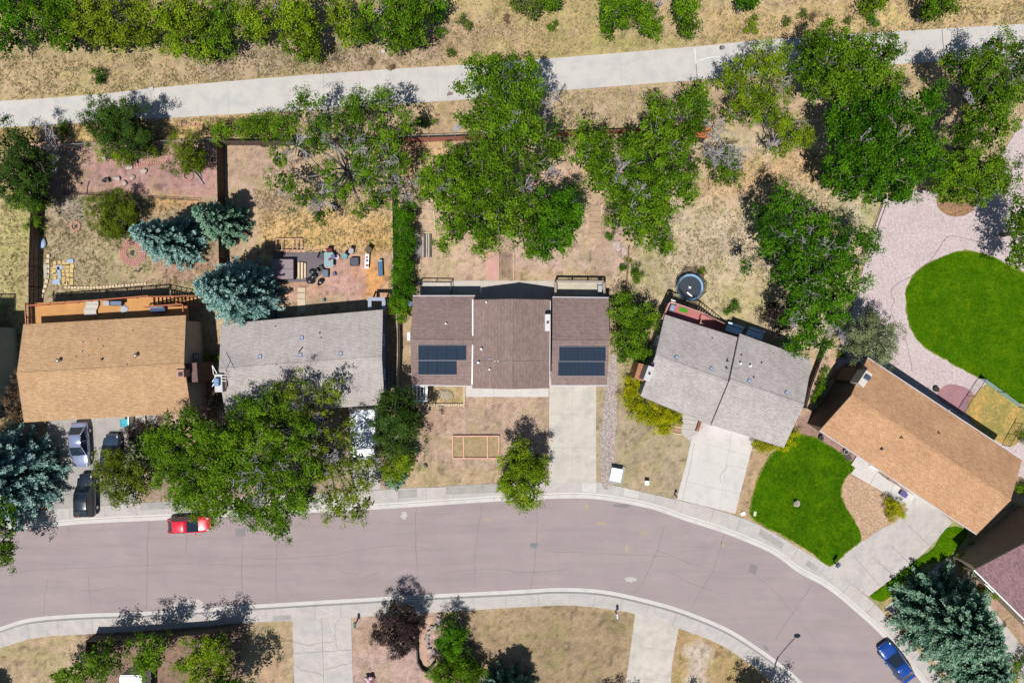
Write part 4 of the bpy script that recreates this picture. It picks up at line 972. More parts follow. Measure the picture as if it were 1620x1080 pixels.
windows(h5, G5, [('N',.2,1.0,1.8,2.0),('N',.45,1.6,1.5,1.2),('N',.75,1.6,1.5,1.2),('S',.3,1.5,1.8,1.3),('S',.15,1.5,1.2,1.2),('E',.5,1.6,1.2,1.1)])
garage_door(h5, G5.wc[3], G5.wc[2], .78, 4.9)
panelled_window(h5, G5.wc[3], G5.wc[2], .48, .05, .95, 2.05, True, plain("door_white", (.6,.58,.55), .5))
m = MB(); m.tube([P(1487,648,4.5), P(1500,655,4.5)], .04); m.tube([P(1497,650,4.5), P(1503,648,4.6)], .03); m.tube([P(1493,652,4.4), P(1495,655,0)], .04)
tag(m.build("antenna", m_gutter), "small pale blue antenna arm at the back eave of the orange brown roof", "antenna")

# ---------------- house 6 (bottom right) and house 7 (far left), mostly outside the frame
h6 = thing("purple_roof_house", "purple brown shingled house cut off by the right edge of the picture", "house", P(1640,920))
ang6 = math.radians(-48); sh6 = shingle("shingle_purple", C(172,138,142), C(142,112,116), ang6)
w6 = siding("siding_khaki", (.17,.135,.10))
G6 = Gable(h6, [(1667,806),(1838,968),(1712,1070),(1542,901)], 4.5, 1.3, 'EW', sh6, fas5, w6, over=.5, gut=m_white)
windows(h6, G6, [('S',.3,1.5,1.6,1.2),('S',.7,1.5,1.6,1.2)])
h7 = thing("teal_wall_house", "teal walled house just outside the left edge beyond the dry grass", "house", P(-80,560))
G7 = Gable(h7, [(-230,520),(-8,512),(-6,668),(-230,676)], 3.6, 1.1, 'EW', sh2, fas4, siding("siding_teal", (.16,.24,.25)), over=.35)
windows(h7, G7, [('N',.6,1.4,1.4,1.0)])
dk7 = thing("grey_side_deck", "dark stained deck behind the teal house at the left picture edge", "deck", P(-10,495))
z = 2.3; q = [P(x, y, z) for x, y in [(-120,484),(-10,484),(-10,516),(-120,516)]]; MB().prism([tuple(p[:2]) for p in q], z-.16, z).build("floor", m_fenced, dk7)
rail(dk7, [q[0], q[1], q[2]], 1.0, .1, m_fenced, .14)
# house across the street, bottom (roof only just outside the frame)
# ================================================================== VEGETATION
m_leaf = attr_mat("leaf", "lc", .65, .12, .06)
m_needle = attr_mat("needle", "lc", .65, .05, .08)
def bark(name, c):
    if name in MATS: return MATS[name]
    return surf(name, c, .25, 5, 1, .95, bump=.02)
m_bark = bark("bark_grey", (.15,.135,.125)); m_twig = bark("twig_silver", (.34,.32,.34)); m_barkd = bark("bark_dark", (.09,.07,.055))
def quad_cloud(cen, nrm, size, asp, g):
    n = len(cen); a = g.normal(size=(n, 3)); t = np.cross(nrm, a); t /= np.linalg.norm(t, axis=1)[:, None]+1e-9
    b = np.cross(nrm, t); s = size[:, None]/2; w = s*asp
    V = np.stack([cen-t*s, cen-b*w+t*s*.1, cen+t*s, cen+b*w+t*s*.1], 1).reshape(-1, 3)
    return V, np.arange(4*n).reshape(-1, 4)
def segs(P0, P1, R0, R1, n=3):
    P0, P1 = np.asarray(P0, float), np.asarray(P1, float); m = len(P0); d = P1-P0; d /= np.linalg.norm(d, axis=1)[:, None]+1e-9
    ref = np.where(np.abs(d[:, 2:3]) < .9, np.array([[0, 0, 1.]]), np.array([[1., 0, 0]])); u = np.cross(d, ref); u /= np.linalg.norm(u, axis=1)[:, None]
    w = np.cross(d, u); V = []
    for Pp, Rr in ((P0, R0), (P1, R1)):
        for i in range(n):
            t = 2*math.pi*i/n; V.append(Pp+(u*math.cos(t)+w*math.sin(t))*np.asarray(Rr)[:, None])
    V = np.stack(V, 1).reshape(-1, 3); b = np.arange(m)[:, None]*2*n
    F = np.concatenate([b+np.array([[i, (i+1) % n, n+(i+1) % n, n+i]]) for i in range(n)], 0)
    return V, F
def unit(v): return v/(np.linalg.norm(v, axis=-1, keepdims=True)+1e-9)
def branchy(root, tips, g, r0, sag=.1, k=3):
    "curved limbs from the root to every tip"
    A, B, RA, RB = [], [], [], []
    for tip in tips:
        L = np.linalg.norm(tip-root); mid = g.normal(size=3)*L*.10; prev = root; rr = r0*g.uniform(.5, 1)
        for i in range(1, k+1):
            t = i/k; p = root+(tip-root)*t+mid*math.sin(t*math.pi)+np.array([0, 0, -sag*L*math.sin(t*math.pi)])
            A.append(prev); B.append(p); RA.append(rr*(1-(i-1)/k)**.8+.012); RB.append(rr*(1-i/k)**.8+.012); prev = p
    return A, B, RA, RB
GREENS = {   # display colours of sunlit leaves: light, mid, dark
 'lime':  [(166,192,42),(120,150,18),(66,96,4)],
 'mid':   [(138,178,36),(88,126,14),(40,72,2)],
 'deep':  [(110,164,24),(64,114,6),(26,64,0)],
 'shade': [(138,154,40),(90,110,18),(42,58,6)],
 'olive': [(162,178,48),(120,142,22),(74,98,8)],
 'dull':  [(132,148,68),(98,116,42),(60,84,22)],
 'dark':  [(88,120,42),(58,88,24),(28,54,12)],
 'grey':  [(170,178,132),(126,142,96),(78,96,56)],
 'blue':  [(178,214,204),(92,142,142),(14,48,56)],
 'bluegreen': [(158,194,164),(84,130,106),(16,54,44)],
 'plum':  [(92,76,72),(56,44,44),(30,25,26)],
 'yellow':[(220,212,24),(174,178,4),(110,130,0)],
 'dry':   [(176,150,112),(140,112,84),(96,76,60)],
}
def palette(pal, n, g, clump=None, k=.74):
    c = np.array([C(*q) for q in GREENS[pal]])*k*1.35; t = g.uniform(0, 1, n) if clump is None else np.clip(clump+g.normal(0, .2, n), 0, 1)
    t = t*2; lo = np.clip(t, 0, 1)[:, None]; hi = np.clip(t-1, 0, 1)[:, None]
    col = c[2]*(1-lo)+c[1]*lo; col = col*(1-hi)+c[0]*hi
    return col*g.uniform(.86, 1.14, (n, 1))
NLEAF = 0
def tree(name, label, lobes, base=None, pal='mid', leaf=.26, dens=1.0, twigs=(), seed=1, cat="tree", group=None, trunk_r=.2, flat=.9, bark_=None, cover=1.0, low=.35, parts=("trunk", "crown"), shoot=.35):
    """crown of leaf clumps round lobes (photo x, y, radius in photo px, height m), a trunk with limbs, silver twigs where listed"""
    global NLEAF
    g = rng(seed*7+11); L = []
    for q in lobes:
        px, py, r, z = q[:4]; p = P(px, py, z); L.append((np.array(p), r*1.17/S*(CH-z)/CH))
    zc = np.mean([l[0][2] for l in L]); cx = np.mean([l[0] for l in L], axis=0)
    if base is None: b = np.array([cx[0]+g.normal()*.3, cx[1]+g.normal()*.3, 0.])
    else: b = np.array(P(*base))
    o = thing(name, label, cat, Vector(b), group); b0 = b
    cens, tone, nrmC = [], [], []; inner = []
    for c, r in L:
        n = int(23*r*r*dens*cover*(.26/leaf if leaf < .26 else 1)**.5)+8; nb = int(5+3.6*r*r); lt = g.normal(0, .10)
        d = unit(g.normal(size=(nb, 3))); d[:, 2] = np.where(d[:, 2] < -low, -d[:, 2], d[:, 2])
        # boughs: domes of leaf clumps standing out of the lobe, some reaching beyond it
        br = np.minimum(g.uniform(.30, .72, nb), r*.5); bt = g.normal(0, .16, nb)
        rr_ = r*g.uniform(.62, 1.0, nb)*(1+shoot*.5*(g.uniform(0, 1, nb) > .72))
        bc = c+d*rr_[:, None]*np.array([1, 1, flat]); j = g.integers(0, nb, n)
        e = unit(g.normal(size=(n, 3))+d[j]*.8+np.array([0, 0, .5])); q = g.uniform(.35, 1, n)**.5
        p = bc[j]+e*(br[j]*q)[:, None]*np.array([1, 1, .8]); dd = unit(e+d[j]*.6)
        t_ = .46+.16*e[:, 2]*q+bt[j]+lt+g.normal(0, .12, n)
        m_in = g.uniform(0, 1, n) < .12; p[m_in] = (c+unit(g.normal(size=(n, 3)))*(r*.6*g.uniform(.2, 1, n))[:, None]*np.array([1, 1, flat]))[m_in]
        p[:, 2] = np.maximum(p[:, 2], .15)
        cens.append(p); nrmC.append(dd); tone.append(np.clip(t_, 0, 1))
    cens = np.concatenate(cens); nrmC = np.concatenate(nrmC); tone = np.concatenate(tone)
    # leaves: flattened clumps
    k = g.integers(14, 25, len(cens)); ii = np.repeat(np.arange(len(cens)), k); n = len(ii)
    cr = g.uniform(.12, .30, len(cens))*(leaf/.26)
    pos = cens[ii]+g.normal(size=(n, 3))*cr[ii][:, None]*np.array([1, 1, .55])
    pos[:, 2] = np.maximum(pos[:, 2], .05)
    nr = unit(nrmC[ii]*.75+np.array([0, 0, .50])+g.normal(size=(n, 3))*.50)
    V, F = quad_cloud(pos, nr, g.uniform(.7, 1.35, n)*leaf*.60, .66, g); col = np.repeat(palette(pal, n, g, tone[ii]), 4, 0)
    # inner foliage that closes the crown, coloured dark to deepen the shade inside
    IC, IR = [], []
    for c, r in L:
        ni = int(58*r*r*min(dens, 1.6)); dI = unit(g.normal(size=(ni, 3))); IC.append(c+dI*(r*.80*g.uniform(.15, 1, ni)**.5)[:, None]*np.array([1, 1, flat*.7])-[0, 0, r*.38])
    IC = np.concatenate(IC); IC[:, 2] = np.maximum(IC[:, 2], .1); ni = len(IC)
    V2, F2 = quad_cloud(IC, unit(g.normal(size=(ni, 3))*.5+[0, 0, .7]), g.uniform(.8, 1.3, ni)*leaf*1.25, .75, g)
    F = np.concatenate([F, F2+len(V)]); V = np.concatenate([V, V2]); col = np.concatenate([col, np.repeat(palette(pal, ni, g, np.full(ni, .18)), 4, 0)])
    NLEAF += n+ni
    me = mesh_np("crown", V-b0, F, col, "lc", [m_needle if pal in ('blue', 'bluegreen', 'dark') else m_leaf]); link("crown", me, o)
    # trunk and limbs
    top = np.array([cx[0]*.35+b[0]*.65, cx[1]*.35+b[1]*.65, max(.25, zc*.45)]); A, B, RA, RB = [b+[0, 0, -.1]], [top], [trunk_r*1.25], [trunk_r*.8]
    for c, r in L:
        a = branchy(top, [c-[0, 0, r*.2]], g, trunk_r*.55, .02, 4)
        for s_, t_ in zip((A, B, RA, RB), a): s_.extend(t_)
        tips = [c+unit(g.normal(size=3)+np.array([0, 0, .5]))*r*np.array([.85, .85, .85*flat]) for _ in range(int(4+r*2))]
        a = branchy(c-[0, 0, r*.2], tips, g, trunk_r*.22, 0, 3)
        for s_, t_ in zip((A, B, RA, RB), a): s_.extend(t_)
    V, F = segs(A, B, RA, RB, 5); link("trunk", mesh_np("trunk", V-b0, F, None, "lc", [bark_ or m_bark]), o)
    if len(twigs):
        for (px, py, r, z) in twigs:
            A, B, RA, RB = [], [], [], []
            c = np.array(P(px, py, z)); r = r/S*(CH-z)/CH; root = c+np.array([g.normal()*.3, g.normal()*.3, -.8*r-.3])
            mains = [c+np.append(unit(g.normal(size=2))*r*g.uniform(.6, 1.05), g.uniform(-.1, .45)*r) for _ in range(int(5+r*3))]
            a = branchy(root, mains, g, .055, -.08, 4)
            for s_, t_ in zip((A, B, RA, RB), a): s_.extend(t_)
            for m_ in mains:
                for _ in range(9):
                    q = root+(m_-root)*g.uniform(.35, 1.0); e = q+unit(g.normal(size=3)+unit(m_-root)*1.3)*g.uniform(.25, .6)*r*.6
                    A.append(q); B.append(e); RA.append(.022); RB.append(.010)
                    for _ in range(2):
                        q2 = q+(e-q)*g.uniform(.4, .9); e2 = q2+unit(g.normal(size=3)+unit(e-q))*.25*r*.6
                        A.append(q2); B.append(e2); RA.append(.015); RB.append(.008)
            V, F = segs(A, B, RA, RB, 3); link("bare_branch", mesh_np("bare_branch", V-b0, F, None, "lc", [m_twig]), o)
    return o
def spruce(label, base, h, R, pal='blue', seed=1, name="spruce_tree", group=None, whorl=.50, tuft=1.0, k=.85, taper=.85):
    "conifer: whorls of drooping boughs, each bough a spray of needle tufts; base is the photo point of the trunk foot"
    global NLEAF
    g = rng(seed*13+5); b = np.array(P(*base)); o = thing(name, label, "tree", Vector(b), group)
    A, B, RA, RB = [b+[0, 0, -.1]], [b+[0, 0, h*.97]], [.04*h*.5+.06], [.03]
    cen, dirs, tn = [], [], []; z = .35
    while z < h*.985:
        t = z/h; rl = R*(1-t)**taper*(1.0 if t > .12 else .86+t); nb = max(5, int(6+rl*2.6)); ph = g.uniform(0, 6.3)
        for i in range(nb):
            a = ph+2*math.pi*(i+g.uniform(-.3, .3))/nb; L = rl*g.uniform(.70, 1.16)+.12; a += 0; d = np.array([math.cos(a), math.sin(a), -.10+.55*t])
            r0 = b+[0, 0, z]; tip = r0+d*L+[0, 0, .0]
            A.append(r0); B.append(tip); RA.append(.035); RB.append(.008)
            nt = max(2, int(L/.17)); side = np.array([-math.sin(a), math.cos(a), 0])
            for j in range(nt):
                s = (j+1)/nt; 
                if s < .28: continue
                wdt = (.10+.30*L*.26)*(1.05-s*.80)
                for q in range(3 if s < .85 else 2):
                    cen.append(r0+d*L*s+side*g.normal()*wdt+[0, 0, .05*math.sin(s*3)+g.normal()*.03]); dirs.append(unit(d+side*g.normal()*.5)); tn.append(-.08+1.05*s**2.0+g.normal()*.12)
        z += whorl*(1-.45*t)*g.uniform(.85, 1.15)
    cen, dirs, tn = np.array(cen), np.array(dirs), np.array(tn)
    kk = 9; n = len(cen)*kk; ii = np.repeat(np.arange(len(cen)), kk)
    pos = cen[ii]+g.normal(size=(n, 3))*np.array([.085, .085, .045])*tuft
    nr = unit(np.array([0, 0, .45])+g.normal(size=(n, 3))*.50+dirs[ii]*.55)
    # needles sprays elongated along the bough direction
    t = unit(dirs[ii]+g.normal(size=(n, 3))*.45); bb = unit(np.cross(nr, t)); s = (g.uniform(.7, 1.3, n)*.21*tuft)[:, None]/2
    V = np.stack([pos-t*s, pos-bb*s*.42, pos+t*s, pos+bb*s*.42], 1).reshape(-1, 3); F = np.arange(4*n).reshape(-1, 4); NLEAF += n
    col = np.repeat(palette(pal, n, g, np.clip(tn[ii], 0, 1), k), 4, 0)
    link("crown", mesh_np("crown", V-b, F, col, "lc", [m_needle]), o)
    V, F = segs(A, B, RA, RB, 5); link("trunk", mesh_np("trunk", V-b, F, None, "lc", [m_barkd]), o)
    return o
T = tree
# --- row of trees north of the path
gN = "trees along the wild strip above the path"
T("broadleaf_tree","dark green tree in the very top left corner",[(12,15,34,5),(30,5,28,6),(5,60,22,3)],pal='deep',seed=1,group=gN)
T("broadleaf_tree","bright green tree second from the top left corner",[(80,35,34,5),(105,62,20,3.5),(70,10,26,5.5),(112,20,22,5)],pal='mid',seed=2,group=gN)
T("broadleaf_tree","dull green tree at the top edge with bright lower leaves, third from the left",[(150,40,30,4.5),(140,10,30,5),(170,60,22,3.2)],pal='olive',seed=3,group=gN)
T("broadleaf_tree","yellowish tree at the top edge, fourth from the left",[(205,20,34,6),(225,52,24,4),(188,62,14,2.5)],pal='olive',seed=4,group=gN)
T("broadleaf_tree","wide yellow green tree at the top edge above the path bend",[(290,45,34,5),(262,20,26,6),(312,20,24,5.5),(320,72,20,3.5),(275,75,14,2.4)],pal='lime',seed=5,group=gN)
T("broadleaf_tree","small green tree at the top edge left of the bright round one",[(348,62,24,3.6),(355,22,24,5),(335,85,12,2)],pal='mid',seed=6,group=gN)
T("broadleaf_tree","bright lime round tree near the top edge left of the tall cone shaped one",[(400,40,24,4.5),(392,18,18,5),(410,58,16,3.4)],pal='lime',seed=7,group=gN)
T("broadleaf_tree","tall dense light green tree near the top edge, narrowing towards the path",[(470,30,32,6),(478,62,28,4.5),(458,8,26,6.5),(490,78,16,3)],pal='lime',seed=8,group=gN,twigs=[(440,5,14,5.5)])
T("broadleaf_tree","small green tree with two tops near the top edge, fifth back from the bare gravel",[(545,36,22,4),(530,15,16,4),(548,58,14,3)],pal='lime',seed=9,group=gN,twigs=[(515,15,12,4)])
T("broadleaf_tree","slim green tree near the top edge squeezed between two wider ones",[(575,40,18,4.2),(580,14,16,5),(572,58,12,3)],pal='mid',seed=10,group=gN)
T("broadleaf_tree","large two toned green tree at the top edge with a lime lower lobe",[(632,30,34,6),(618,62,22,3.5),(655,52,22,4),(625,5,26,7),(660,12,20,6)],pal='mid',seed=11,group=gN,twigs=[(600,10,14,6)])
T("broadleaf_tree","dark leafed clump at the top edge right of the large two toned tree",[(694,8,16,3.5),(688,25,10,2.5)],pal='deep',seed=12,group=gN)
T("broadleaf_tree","thin grey green bush hanging over the top edge above the yellow grass",[(820,4,14,2.5),(848,18,12,2),(840,0,14,2.4)],pal='dull',seed=13,group=gN,dens=.8,cat="bush")
T("broadleaf_tree","small mid green bush beside the thin bush at the top edge",[(878,6,13,2),(865,2,10,2)],pal='mid',seed=14,group=gN,cat="bush")
T("broadleaf_tree","large lime and green tree cluster hanging over the top edge",[(970,22,24,4),(1000,4,22,4.5),(962,42,12,2.5),(985,10,20,4.5),(965,2,20,4.5)],pal='mid',seed=15,group=gN,twigs=[(1045,4,9,3)])
T("broadleaf_tree","round bright bush in front of the tree cluster above the path",[(1026,38,18,2.5),(1018,22,14,2.6),(1032,50,10,1.6)],pal='mid',seed=16,group=gN,cat="bush")
T("broadleaf_tree","upright bright green tree standing alone above the path",[(1086,20,20,4.2),(1088,40,15,2.8),(1084,0,20,4.6)],pal='mid',seed=17,group=gN)
T("broadleaf_tree","dark green bush cut off by the top edge above the crack in the path",[(1188,2,14,2.4),(1175,-4,12,2.2)],pal='deep',seed=18,group=gN,cat="bush")
T("broadleaf_tree","dark green bush with lime edge cut off by the top edge",[(1380,0,17,2.6),(1400,-4,12,2.4),(1374,12,8,1.4)],pal='lime',seed=19,group=gN,cat="bush")
T("broadleaf_tree","rounded deep green tree at the top edge towards the right corner",[(1482,6,24,3.2),(1470,16,12,2.2),(1500,2,14,2.6)],pal='mid',seed=20,group=gN)
sh = "small shrubs in the dry grass"
for i, (x, y, r, p_, lb) in enumerate([(1380,33,9,'deep',"round dark shrub in dry grass above the path near the right"),(1270,23,6,'dull',"tiny round shrub in the dry grass right of the top centre"),(1242,35,6,'dull',"faint grey green tuft in dry grass near the tiny round shrub"),
  (735,36,9,'dull',"grey green shrub in the yellow grass above the large central tree"),(697,54,7,'deep',"small dark shrub at the right foot of the two toned tree"),(876,45,7,'mid',"little bright shrub on the yellow grass above the path centre"),
  (96,205,9,'mid',"round green shrub alone in gold grass below the path at the left"),(673,195,10,'mid',"round green shrub alone on dry ground above the brown back fence"),(713,84,5,'dull',"dull tuft in the grass close to the upper edge of the path"),
  (1190,42,10,'lime',"low lime green weed patch above the trail crack"),(1340,32,5,'dull',"small weed on the dry slope below the lime edged bush"),(158,122,10,'deep',"dark low shrub in the tan grass in the upper left"),
  (205,50,5,'dry',"small brown weed below the yellowish tree"),(585,97,4,'dry',"tiny brown weed on the upper edge of the path"),(620,105,4,'dry',"dark tiny weed on the upper path edge near the slim tree"),
  (1285,30,5,'dry',"tan weed tuft next to the tiny round shrub"),(800,30,4,'dry',"brown weed tuft on yellow grass near the thin bush"),
  (60,362,12,'mid',"small bright green shrub against the dark left fence"),(338,567,9,'lime',"bright green weed between the two chimneys left of centre"),(1005,433,10,'mid',"round green shrub beside the low brown fence behind the angled house"),
  (967,372,6,'deep',"little dark shrub at the edge of the bare garden behind the solar house"),(984,424,5,'deep',"tiny dark weed on the bare soil near the brown fence"),(992,413,4,'olive',"tiny olive weed touching the brown fence"),
  (1158,488,9,'deep',"dark green shrub at the foot of the red deck stairs"),(1110,430,5,'olive',"thin weed on dry grass above the trampoline"),(1331,561,5,'olive',"small olive weed between the grey green tree and the orange roof"),
  (1535,862,4,'dull',"weed beside the driveway at the right"),(1528,892,12,'mid',"light green shrub at the corner of the purple brown roof"),(1560,938,13,'lime',"yellow green shrub under the white gutter of the purple roof"),
  (1616,918,4,'dull',"tiny plant close to the right edge"),(1614,1048,13,'mid',"green shrub at the right edge near the bottom"),(1602,1075,16,'yellow',"yellow green shrub in the bottom right corner"),
  (1616,772,9,'mid',"green shrub at the right edge below the orange roof"),(1618,690,8,'olive',"olive shrub at the right edge beside the dry dog run")]):
    T("shrub", lb, [(x,y,r,max(.25, r/S*.7))], pal=p_, seed=100+i, cat="shrub", leaf=.15, dens=3.2, trunk_r=.03, group=sh, low=.05)
# --- left gardens
T("juniper_bush","dark green juniper with a lime skirt casting blue shadow on the path",[(165,180,22,4.2),(198,185,26,4.6),(180,212,28,3.6),(215,215,22,3.2),(160,196,18,3.8),(228,228,18,2.2)],pal='dark',seed=30,base=(222,222),leaf=.19,dens=2.6,cat="tree",shoot=.5,bark_=m_barkd)
T("shrub","lime green lower bush at the foot of the dark juniper",[(172,240,18,1.2),(200,245,16,1.0),(240,238,12,1.1)],pal='lime',seed=31,leaf=.17,dens=1.8,cat="bush",trunk_r=.05)
T("yew_bush","dark yellowish green bush between the juniper and the brown fence corner",[(298,232,22,3.4),(292,252,20,2.6),(310,255,16,2.2)],pal='shade',seed=32,base=(318,250),leaf=.17,dens=2.6,shoot=.5,bark_=m_barkd)
T("broadleaf_tree","dark green rounded tree at the left edge below the path",[(22,230,34,5),(50,255,30,4.5),(14,270,34,4.8),(45,300,28,4),(60,320,14,2.8)],base=(80,290),pal='dark',seed=33,leaf=.2,dens=1.5,twigs=[(72,222,26,3.6),(80,262,18,3)])
T("broadleaf_tree","bright green tree tucked under the dark rounded tree at the left edge",[(35,285,22,3.6),(50,318,20,3),(28,315,18,3)],base=(66,318),pal='mid',seed=34,leaf=.2,dens=1.4)
T("pine_shrub","low spreading yellow green pine left of the blue spruce",[(172,340,28,2.2),(160,325,16,1.8),(195,355,22,1.7),(185,325,18,2.4),(205,335,16,2),(175,365,14,1.0)],base=(205,345),pal='shade',seed=35,leaf=.16,dens=2.6,shoot=.9,low=.1,flat=.6)
spruce("medium blue spruce above the brick fire ring",(293,388),10.0,2.95,'blue',3)
spruce("grey green spruce astride the fence between the two left yards",(368,357),8.5,2.4,'bluegreen',4)
spruce("large blue spruce leaning over the corner of the light grey roof",(402,467),13,3.9,'blue',5)
spruce("huge blue spruce beside the parked black vehicle at the left edge",(36,748),10.5,5.7,'blue',6,tuft=1.15)
T("broadleaf_tree","green tree at the left edge throwing its shadow on the street",[(0,800,22,5),(2,840,20,5),(-5,880,22,5),(8,868,12,4)],base=(30,835),pal='mid',seed=36,leaf=.24)
T("shrub","dry brown bush in the gap left of the tan roofed house",[(18,628,22,1.6),(30,600,14,1.4),(10,655,18,1.5)],pal='dry',seed=37,leaf=.14,dens=1.8,cat="bush",trunk_r=.05,twigs=[(20,625,18,1.4)])
spruce("dark pointed spruce only shading the bottom left corner",(-16,1112),8,2.6,'dark',7)
# yard 2 tree
T("dying_tree","large half bare tree with silver branches behind the light grey roof",
  [(478,165,20,7),(515,185,26,7.5),(560,170,26,7.5),(605,165,24,7),(640,195,17,6.5),(455,215,22,6.5),(500,225,22,7.5),(560,215,30,8),(610,225,26,7.5),(575,270,24,7),(625,270,20,6),(448,285,20,5),(480,310,20,5),(535,300,22,6.5),(505,338,14,4),(600,305,22,5.5),(575,330,14,4.5),(640,250,12,5.5),(520,275,16,7),(440,250,14,5.5)],
  base=(560,290),pal='mid',seed=38,dens=.95,leaf=.22,trunk_r=.34,twigs=[(525,195,34,8),(470,232,28,7),(505,305,34,6.5),(600,255,30,7.5),(555,240,30,8.5),(455,300,16,5.5),(620,290,20,6)])
T("shrub","leafy green bush in front of the half bare tree, touching the wood fence",[(405,205,18,1.8),(388,206,14,1.6),(428,205,16,2),(445,192,14,2.4)],pal='mid',seed=39,leaf=.18,dens=2,cat="bush",trunk_r=.05)
T("shrub","small green bush behind the wood fence corner",[(350,210,13,1.5),(340,206,9,1.3)],pal='mid',seed=40,leaf=.18,dens=2,cat="bush",trunk_r=.05)
T("dead_sapling","bare silver sapling leaning over the north end of the hedge",[(650,300,6,2.5)],pal='dull',seed=41,leaf=.15,dens=.5,twigs=[(640,305,20,3.2),(655,285,16,3)],base=(645,315),trunk_r=.07)
# hedge between yards
hl = [(638,y,15+((y*7) % 5)-2,1.9) for y in range(332, 488, 11)]
T("hedge","long narrow dark green hedge running down to the light grey roof",hl,pal='deep',seed=42,leaf=.15,dens=2.4,cat="hedge",trunk_r=.06,flat=1.1,shoot=.2)
T("shrub","bright lime shrub ending the hedge between the two roofs",[(636,490,15,1.4),(626,480,10,1.4)],pal='lime',seed=43,leaf=.18,dens=2.2,cat="bush",trunk_r=.05)
# --- centre trees
T("cottonwood_tree","tall bright green tree spreading over the path in the top centre",
  [(762,112,24,9),(790,120,22,9.5),(825,118,26,9.5),(772,150,26,10),(800,165,26,10.5),(835,160,26,10),(755,185,22,9),(790,205,26,10),(835,205,26,10),(865,215,18,8.5),(735,190,12,8),(765,235,22,9),(800,250,24,9),(850,255,22,8.5),(730,140,10,8),(880,240,12,7.5)],
  base=(800,235),pal='mid',seed=44,trunk_r=.4,twigs=[(868,160,24,8.5),(800,185,26,11),(872,270,16,7)],dens=1.15)
T("cottonwood_tree","widest bright green tree between the solar roof and the back fence",
  [(700,265,26,7.5),(735,262,26,8),(770,275,28,8.5),(688,300,24,7),(725,300,28,8.5),(765,310,30,9),(805,300,24,8.5),(712,335,26,8),(750,345,28,8.5),(790,345,28,8.5),(820,365,20,7.5),(718,368,18,6.5),(770,375,20,7),(700,388,10,5.5),(838,400,10,5.5),(672,280,12,6),(840,330,18,7.5),(760,392,10,5.5)],
  base=(762,330),pal='mid',seed=45,trunk_r=.4,twigs=[(700,285,20,8),(835,365,18,7),(830,290,18,8.5)],dens=1.2)
T("cottonwood_tree","round dense green tree at the lower right of the widest tree",
  [(865,325,26,6),(895,325,24,6),(852,350,24,6),(885,355,26,6.5),(905,350,18,5.5),(865,380,24,5.5),(888,380,18,5),(862,400,10,4.5)],base=(868,365),pal='deep',seed=46,trunk_r=.25,dens=1.3)
T("cottonwood_tree","narrow green tree left of the path of small slabs behind the solar house",
  [(925,215,20,6.5),(945,235,22,7),(925,250,20,6.5),(955,265,22,7),(945,290,18,6),(968,300,18,6)],base=(940,265),pal='mid',seed=47,trunk_r=.22,twigs=[(925,240,14,7),(960,285,16,7)])
T("cottonwood_tree","broad green tree with silver limbs in the middle of the centre right yard",
  [(1000,225,24,7.5),(1035,215,26,8),(1070,230,26,7.5),(1005,260,24,8),(1045,262,28,8.5),(1078,290,22,7),(1000,295,24,8),(1040,305,26,8),(985,325,20,7),(1020,340,24,7.5),(1050,335,20,7),(1005,365,20,6.5),(1040,375,20,6),(1052,392,10,4.5),(1090,312,12,5.5),(975,350,14,6),(1098,265,10,5.5)],
  base=(1018,312),pal='mid',seed=48,trunk_r=.36,twigs=[(985,270,26,8.5),(1010,310,22,9),(1065,240,18,8),(1000,345,16,7.5)],dens=1.15)
T("broadleaf_tree","bright green tree touching the path side grass left of the orange shed",[(1098,206,12,4.5),(1106,200,9,4.5),(1042,168,18,5),(1062,185,18,5),(1092,160,18,5.5),(1110,145,14,5),(1112,175,16,5),(1040,190,12,4.5)],base=(1075,190),pal='mid',seed=49,twigs=[(1050,182,14,5.5)],trunk_r=.16)
T("broadleaf_tree","pale green thinly leafed tree above the bare grey tree",[(1170,110,22,6.5),(1205,92,24,6.5),(1225,105,20,6.5),(1185,145,24,6.5),(1218,150,24,6.5),(1150,130,14,5.5),(1240,85,12,6),(1195,175,20,6),(1240,185,22,6),(1255,215,22,5.5),(1235,235,14,5),(1275,218,14,5),(1160,180,16,5)],base=(1195,185),pal='lime',seed=50,dens=1.25,leaf=.2,twigs=[(1175,140,18,6.5),(1240,130,16,6.5),(1225,225,14,5.5)],trunk_r=.2)
T("dead_tree","bare grey tree with fine twigs beside the orange shed roof",[(1145,274,20,2.8),(1165,262,16,2.8),(1130,262,14,3),(1160,282,14,2.4),(1150,248,16,3.4)],base=(1148,258),pal='mid',seed=51,dens=1.1,leaf=.16,twigs=[(1148,235,34,5),(1135,205,24,5),(1165,250,22,4.5),(1130,250,18,4.5)],trunk_r=.16)
T("cottonwood_tree","dense green tree whose top reaches over the path right of centre",
  [(1285,72,22,8),(1312,62,24,8.5),(1345,75,26,9),(1380,80,24,8.5),(1408,78,18,8),(1275,100,20,7.5),(1310,100,28,9),(1350,112,28,9.5),(1392,112,26,8.5),(1292,135,22,7.5),(1330,140,24,8),(1378,142,24,8),(1408,135,14,7.5)],base=(1320,125),pal='mid',seed=52,trunk_r=.38,dens=1.2)
T("cottonwood_tree","biggest deep green tree in the upper right with a solid round crown",
  [(1330,190,22,8),(1365,180,28,9),(1405,178,30,9.5),(1445,172,26,9),(1470,150,18,8),(1335,225,26,9),(1375,225,32,10),(1420,225,34,10.5),(1462,215,26,9),(1330,262,26,8.5),(1370,270,30,9.5),(1415,272,32,10),(1458,262,28,9),(1345,300,22,7),(1390,305,20,7.5),(1430,300,24,8),(1325,285,16,6.5)],base=(1375,240),pal='deep',seed=53,trunk_r=.45,dens=1.3,twigs=[(1375,215,14,11),(1430,150,16,8.5)])
